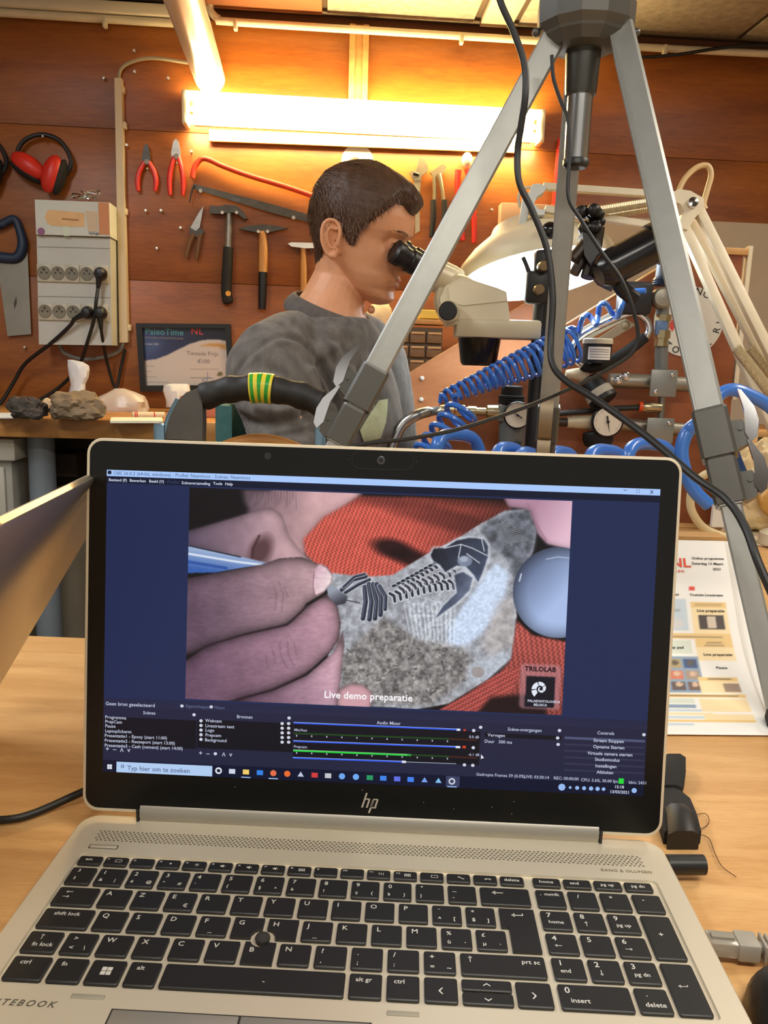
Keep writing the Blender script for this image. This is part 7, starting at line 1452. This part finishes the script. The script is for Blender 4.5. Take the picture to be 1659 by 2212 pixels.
# ================================================================== tall stool with foam grip in front of the man
DS = 1.13
ST = thing('work_stool', Vector((P(545, 900, DS).x, P(545, 900, DS).y, 0)), 'high work stool with black foam wrapped top rail and curved wooden back', 'stool')
UPR = mat('upright_grey', (72, 68, 62), .5, .1, var=.15, scale=40); FOAM = mat('foam_black', (22, 22, 21), .6, bump=.35, bscale=60)
rail = spline(pxs([(438, 858, DS), (480, 845, DS), (520, 839, DS), (565, 838, DS), (610, 845, DS), (655, 856, DS), (692, 872, DS)]), 6)
rr_ = [.0185 + .0012 * math.sin(i * .9) for i in range(len(rail))]; b = MB(); b.tube(rail, rr_, 20); b.build('foam_grip', FOAM, ST, smooth=50)
tp = spline(pxs([(541, 839, DS), (565, 838, DS), (590, 841, DS)]), 10); YT, GT = mat('tape_yellow', (214, 196, 60), .3), mat('tape_green', (36, 150, 50), .3)
n_ = len(tp) - 1
for k in range(7):
    i0, i1 = int(k * n_ / 7), int((k + 1) * n_ / 7); b = MB(); b.tube(tp[i0:i1 + 1], .0212, 22); b.build('tape_band', YT if k % 2 == 0 else GT, ST)
tilt = FW * .02
for pts, nm in (([(350, 948), (356, 918), (380, 868), (402, 848), (436, 834), (438, 905), (437, 952)], 'l'), ([(688, 862), (700, 860), (724, 872), (738, 915), (742, 990), (706, 990), (694, 905)], 'r')):
    f_ = [P(x, y, DS - .012) for x, y in pts]; b = MB(); b.prism(f_, FW * .024); o = b.build('upright_cover', UPR, ST)
for x0, x1 in ((352, 372), (690, 712)):
    a = P(x0 - 2 if x0 < 500 else x0 + 4, 945, DS); b = MB(); z1 = a.z; b.box(Vector((a.x, a.y, z1 / 2 + .02)), (.016, 0, 0), (0, .03, 0), (0, 0, z1 - .0), .003); b.build('leg', mat('upright_sheen_steel', (120, 150, 170), .25, .7), ST)  # blue is light reflected on chrome, put into the metal colour
b = MB(); b.tube(spline([P(x, y, DS - .01) for x, y in ((352, 950), (362, 906), (384, 862))], 6), .0035, 8); b.build('edge_glint', mat('upright_sheen_steel', (120, 150, 170)), ST)  # thin tube standing in for the blue reflection along the edge
# curved laminated wooden back: layers
for k, m in enumerate((BENCHW, PINE, BENCHW)):
    arc = []
    for a in np.linspace(-1, 1, 25): q = P(556 + a * 112, 938 + k * 6 + 34 * a * a, DS + .05 + .03 * (1 - a * a)); arc.append(q)
    b = MB(); b.loft([[p, p + Vector((0, .012, 0)), p + Vector((0, .012, -.09 + .0045 * k)), p + Vector((0, 0, -.09 + .0045 * k))] for p in [a_ + Vector((0, -.0005 * k, 0)) for a_ in arc]]); b.build('back_layer', m, ST, smooth=40)
sc = P(545, 1300, DS); cxs = (P(352, 945, DS).x + P(716, 945, DS).x) / 2; yb = P(545, 945, DS).y
b = MB(); b.box((cxs, yb + .17, .60), (.30, 0, 0), (0, .30, 0), (0, 0, .025), .01); b.build('seat', BENCHW, ST)
b = MB(); b.box((cxs, yb + .02, .585), (.26, 0, 0), (0, .02, 0), (0, 0, .03)); b.build('cross_bar', UPR, ST)
for x in (-.12, .12): b = MB(); b.cyl((cxs + x, yb + .29, 0), (cxs + x, yb + .29, .59), .012, n=12); b.build('leg', UPR, ST)
# ================================================================== second laptop, lid seen from behind at the left
import numpy as _n
dc = .66; Pc = P(287, 992, dc)
# side edge runs down to the hinge on the table, top edge runs left towards the camera; both meet at a right angle
best = None
for xh in _n.linspace(-140, 120, 140):
    h_ = onz(xh, 1480 - 1.70 * xh, TZ + .012); s_ = h_ - Pc
    if best is None or abs(s_.length - .235) < best[0]: best = (abs(s_.length - .235), h_)
Hh = best[1]; sdir = (Hh - Pc).normalized()
best = None
for q in _n.linspace(.15, .9, 300):
    p = P(0, 1140, q); dv = (p - Pc); c = abs(dv.normalized().dot(sdir))
    if best is None or c < best[0]: best = (c, dv.normalized())
tdir = best[1]; tdir = (tdir - sdir * tdir.dot(sdir)).normalized(); nl = tdir.cross(sdir).normalized()
if nl.dot(C - Pc) < 0: nl = -nl
L2 = thing('laptop', Hh + tdir * .18, 'second silver laptop at the left edge, seen from behind', 'laptop'); L2M = mat('lid_satin_silver', (184, 172, 152), .38, .9, var=.02)
wl2, hl2 = .345, (Hh - Pc).length
b = MB(); b.loft([[Pc + tdir * (p.x) + sdir * (p.y) + nl * o for p in rrect(i_, wl2 - i_, i_, hl2 - i_, .010, 0, 5)] for o, i_ in ((-.006, .0015), (-.0045, 0), (-.0008, 0), (0, .0012))]); ld = b.build('lid', L2M, L2, smooth=40)
b = MB(); b.loft([[Pc + tdir * (p.x) + sdir * (p.y) - nl * o for p in rrect(.006, wl2 - .006, .006, hl2 - .01, .006, 0, 4)] for o in (.006, .0066)]); b.build('bezel', BEZ, ld)
b = MB(); cl = Pc + tdir * (wl2 * .80) + sdir * (hl2 * .56) + nl * .0003
for k, (h0, h1) in enumerate(((-.012, .022), (-.012, .010), (-.024, .010), (-.012, .010))):
    o = cl + tdir * (-.006 * k); sl2 = -tdir * .3
    b.add([o + (-sdir + sl2) * h0, o + (-sdir + sl2) * h1, o + (-sdir + sl2) * h1 - tdir * .0026, o + (-sdir + sl2) * h0 - tdir * .0026], [(0, 1, 2, 3)])
b.build('emblem', mat('emblem_dark', (70, 60, 48), .3, .6), ld, smooth=0)
hd2 = tdir.copy(); hd2.z = 0; hd2.normalize(); bn = Vector((-hd2.y, hd2.x, 0)); bn = bn if bn.x < 0 else -bn
b = MB(); o = Vector((Hh.x, Hh.y, TZ + .0085)) + hd2 * (wl2 / 2) + bn * .118; b.box(o, hd2 * wl2, bn * .235, UP * .015, .004); b.build('base', SILV, L2)
b = MB(); b.box(o + UP * .0079 + bn * .0, hd2 * .28, bn * .10, UP * .001); b.build('keyboard', KEYM, L2)
# ================================================================== programme sheet leaning at the right
NXp, NYp = 90, 150
def sheet_pt(u, v):
    """u 0..1 left to right, v 0..1 bottom to top: the foot lies on the table, the top leans back"""
    a0 = onz(1441, 1586, TZ + .002); a1 = onz(1668, 1588, TZ + .002); ux = (a1 - a0).normalized()
    right = a1 + ux * .004; s = v * .297; k = min(1, s / .16); ang = math.radians(14 + 40 * k * k * (3 - 2 * k)); return right, ux, s
rgt, uxp, _ = sheet_pt(1, 0); fwd = Vector((-uxp.y, uxp.x, 0)); fwd = fwd if fwd.y > 0 else -fwd; fwd = (fwd + uxp * .24).normalized()
prof = [(0.0, 0.0)]; y_, z_ = 0.0, 0.0
for i in range(NYp):
    s = (i + .5) / NYp; ang = math.radians(6 + 29 * min(1, s / .62) ** 1.6); y_ += math.cos(ang) * .297 / NYp; z_ += math.sin(ang) * .297 / NYp; prof.append((y_, z_))
Qs = np.zeros((NYp + 1, NXp + 1, 3))
for j in range(NYp + 1):
    for i in range(NXp + 1):
        q = rgt + uxp * (-.21 * (1 - i / NXp)) + fwd * prof[j][0] + UP * prof[j][1]; Qs[j, i] = q
SX, SY = proj(Qs); U_, V_ = np.meshgrid(np.linspace(0, 210, NXp + 1), np.linspace(0, 297, NYp + 1))
pp = Paint(U_, 297 - V_, (232, 230, 224))      # millimetres on the page, y downwards
def rc(x0, y0, x1, y1, col, a=1.0): pp.poly([(x0, y0), (x1, y0), (x1, y1), (x0, y1)], col, 0, a)
BL, BL2, OR, OR2, GR = (190, 204, 214), (132, 154, 176), (226, 192, 128), (236, 214, 168), (206, 214, 200)
rc(10, 88, 156, 132, BL); rc(160, 92, 200, 140, OR2); rc(160, 92, 200, 100, OR); rc(166, 110, 194, 130, (58, 44, 40)); rc(176, 112, 186, 128, (206, 190, 170)); pp.ell(138, 122, 12, 7, (206, 206, 206), 2)
rc(10, 136, 200, 143, OR); rc(10, 146, 156, 166, GR); rc(160, 144, 200, 156, OR); rc(160, 156, 200, 176, OR2)
rc(10, 170, 160, 226, BL2)
for i, (x, y, c) in enumerate(((128, 174, (166, 150, 110)), (144, 174, (60, 80, 120)), (128, 191, (200, 120, 96)), (144, 191, (160, 140, 124)), (128, 208, (96, 84, 84)), (144, 208, (110, 90, 84)))): rc(x, y, x + 14, y + 14, c); pp.ell(x + 7, y + 5, 3.2, 4, (206, 176, 150) if i > 1 else (90, 80, 70), 1)
rc(156, 200, 196, 226, OR2); rc(156, 200, 196, 207, OR); rc(178, 210, 194, 224, (150, 128, 110)); rc(10, 229, 198, 235, OR); rc(30, 236, 146, 244, GR); rc(150, 236, 198, 258, OR2)
rc(10, 246, 146, 252, BL2); rc(10, 254, 150, 259, BL); rc(10, 260, 120, 264, BL2); rc(60, 260, 160, 264, OR2); rc(10, 266, 160, 270, BL); rc(150, 262, 198, 274, OR2); rc(10, 272, 110, 276, BL2); rc(112, 272, 198, 277, OR); rc(10, 278, 140, 282, BL)
for y, x0, x1 in ((96, 165, 195), (140, 60, 190), (149, 172, 188), (153, 170, 190), (204, 166, 188), (232, 60, 190), (240, 70, 120), (97, 96, 120), (104, 110, 148)): pp.line([(x0, y), (x1, y)], .7, (70, 66, 62), .8)
rc(161, 70, 166, 76, (214, 60, 50)); PPR = grid_mesh('programme_sheet', NXp, NYp, Qs, pp.img, vcol_mat('programme_print', False, .55), None)
tag(PPR, 'printed event programme sheet with coloured blocks beside the laptop screen', 'paper')
md_ = PPR.modifiers.new('thickness', 'SOLIDIFY'); md_.thickness = .0004; md_.offset = -1
def sheet3(x, y):
    j = (297 - y) / 297 * NYp; j0 = max(0, min(NYp - 1, int(j))); f_ = j - j0; q = prof[j0]; r_ = prof[j0 + 1]; return rgt + uxp * (-.21 + x / 1000) + fwd * (q[0] + (r_[0] - q[0]) * f_) + UP * (q[1] + (r_[1] - q[1]) * f_)
def ptext(s_, x, y, size, m, name, sp=1.0):
    o = sheet3(x, y); up_ = (sheet3(x, y - 4) - sheet3(x, y + 4)).normalized(); b = MB(); b.text(s_, o, uxp, up_, size / 1000, lift=.0006, space=sp, bold=.018); b.build(name, m, PPR, smooth=0)
PD = mat('print_black', (40, 38, 38), .7); PRD = mat('print_orange_red', (222, 78, 50), .7)
ptext('PaleoTime', 20, 42, 25, mat('print_teal', (66, 134, 140)), 'title'); ptext('NL', 141, 42, 19, PRD, 'title'); ptext('FOSSIELEN EN MINERALEN', 84, 50, 5, PRD, 'subtitle', 1.25); ptext('Online programma', 167, 30, 4.9, PD, 'heading'); ptext('Zaterdag 13 Maart', 166, 38, 4.9, PD, 'heading'); ptext('2021', 190, 46, 4.9, PD, 'heading')
ptext('Livestream', 126, 84, 5, PD, 'caption'); ptext('Youtube Livestream', 160, 84, 4.6, PD, 'caption'); ptext('Live preparatie', 166, 106, 5, PD, 'caption'); ptext('Live preparatie', 166, 168, 5, PD, 'caption'); ptext('PaleoTime op pad', 110, 158, 5, PD, 'caption'); ptext('Pauze', 176, 188, 5, PD, 'caption')
# wooden block the sheet leans on, second sheet beside it
bk = rgt + uxp * (-.12) + fwd * (prof[-1][0] + .022); b = MB(); b.box(Vector((bk.x, bk.y, TZ + .062)), uxp * .24, fwd * .03, UP * .124, .002); tag(b.build('wood_block', PINE), 'pine block behind the programme sheet', 'block')
shf = np.array(uxp * .016 + fwd * .006 - UP * .0014); Q2 = (Qs + shf)[::10, ::10]; Q2[..., 2] = np.maximum(Q2[..., 2], TZ + .0004)
w2 = grid_mesh('paper_sheet', Q2.shape[1] - 1, Q2.shape[0] - 1, Q2, np.full(Q2.shape, 226.0), WHITEP, None); tag(w2, 'plain white sheet showing at the right edge behind the programme sheet', 'paper')
# ================================================================== small things around the laptop
b = MB(); b.tube(spline([Vector(p) for p in (onz(-60, 1774, TZ + .004), onz(20, 1770, TZ + .004), onz(70, 1758, TZ + .004), onz(140, 1728, TZ + .006), onz(215, 1690, TZ + .012), onz(260, 1640, TZ + .004))], 8), .0028, 10); tag(b.build('charger_cable', RUBBER), 'black charger cable on the table left of the laptop hinge', 'cable')
# strap with buckle
t = thing('strap_buckle', onz(1460, 1790, TZ), 'black webbing strap with plastic buckle lying behind the laptop corner', 'strap'); WEB = mat('webbing', (26, 25, 24), .85, bump=.5, bscale=500)
def hump(pts, hts, w_px, m, name):
    rows = []
    for (x, y), h, wp_ in zip(pts, hts, w_px):
        a = onz(x - wp_, y, TZ); c = onz(x + wp_, y, TZ); rows.append([a + UP * .0005, a + UP * h * .8, a.lerp(c, .25) + UP * h, a.lerp(c, .75) + UP * h, c + UP * h * .8, c + UP * .0005])
    b = MB(); b.loft(rows); return b.build(name, m, t, smooth=40)
hump([(1440, 1660), (1452, 1668), (1448, 1700), (1444, 1722)], [.006, .016, .016, .010], [26, 26, 30, 28], WEB, 'webbing_fold'); hump([(1440, 1722), (1452, 1750), (1462, 1790), (1472, 1824)], [.008, .012, .014, .012], [26, 36, 40, 40], WEB, 'webbing'); hump([(1458, 1780), (1466, 1800), (1474, 1836)], [.016, .018, .014], [26, 30, 34], BLK, 'buckle')
a, c = onz(1440, 1868, TZ + .010), onz(1520, 1868, TZ + .010); b = MB(); b.cyl(a, c, .0062, n=18); b.build('buckle_bar', BLK, t)
for pts in ([(1492, 1770), (1505, 1760), (1525, 1758), (1532, 1775), (1520, 1788), (1505, 1790)], [(1512, 1802), (1532, 1812), (1545, 1845), (1560, 1872), (1590, 1894)]): b = MB(); b.tube(spline([onz(x, y, TZ + .002) for x, y in pts], 6), .0003, 5); b.build('loose_thread', mat('thread', (92, 62, 34), .8), t)
# network plug
t = thing('network_plug', onz(1600, 2045, TZ), 'grey network cable plug in the right side of the laptop', 'plug'); zz = TZ + .0085; a = onz(1542, 2038, zz); dirx = Vector((.995, -.06, 0)).normalized(); sdv = Vector((.06, .995, 0)); PGY = mat('plug_grey', (150, 144, 132), .5); 
b = MB(); b.box(a + dirx * .004, dirx * .016, sdv * .0115, UP * .0085, .001); b.build('clear_body', mat('plug_clear', (176, 170, 156), .2, trans=.4), t); b = MB(); b.box(a + dirx * .004 + UP * .005, dirx * .012, sdv * .004, UP * .0014); b.build('latch', mat('plug_clear', (176, 170, 156)), t)
b = MB(); b.box(a + dirx * .017, dirx * .012, sdv * .0135, UP * .0105, .0015); b.build('boot', PGY, t)
for k in range(7): b = MB(); b.box(a + dirx * (.0255 + .0030 * k), dirx * .0017, sdv * (.0130 - .0005 * k), UP * (.0100 - .0004 * k), .0006); b.build('boot_ring', PGY, t)
b = MB(); b.tube(spline([a + dirx * .02, a + dirx * .05, a + dirx * .09 - UP * .003, a + dirx * .15 - UP * .005], 6), .0032, 12); b.build('cord', PGY, t)
# black mouse
mo = onz(1712, 2262, TZ); rows = []
for k in np.linspace(0, math.pi, 13): rows.append([Vector((mo.x + .012, mo.y - .012 - .052 * math.cos(k), TZ + .0005)) + Vector((.032 * math.sin(k) ** .6 * math.cos(a), 0, .030 * math.sin(k) ** .6 * max(0, math.sin(a)))) for a in np.linspace(0, math.pi, 15)] )
t = thing('computer_mouse', mo, 'black mouse at the bottom right corner beside the laptop', 'mouse'); b = MB(); b.loft(rows, cap=True); b.build('shell', mat('mouse_black', (16, 16, 17), .35), t, smooth=60)
b = MB(); b.box(Vector((mo.x + .012, mo.y + .018, TZ + .0285)), (.006, 0, 0), (0, .016, 0), (0, 0, .006), .002); b.build('wheel', DKGREY, t)
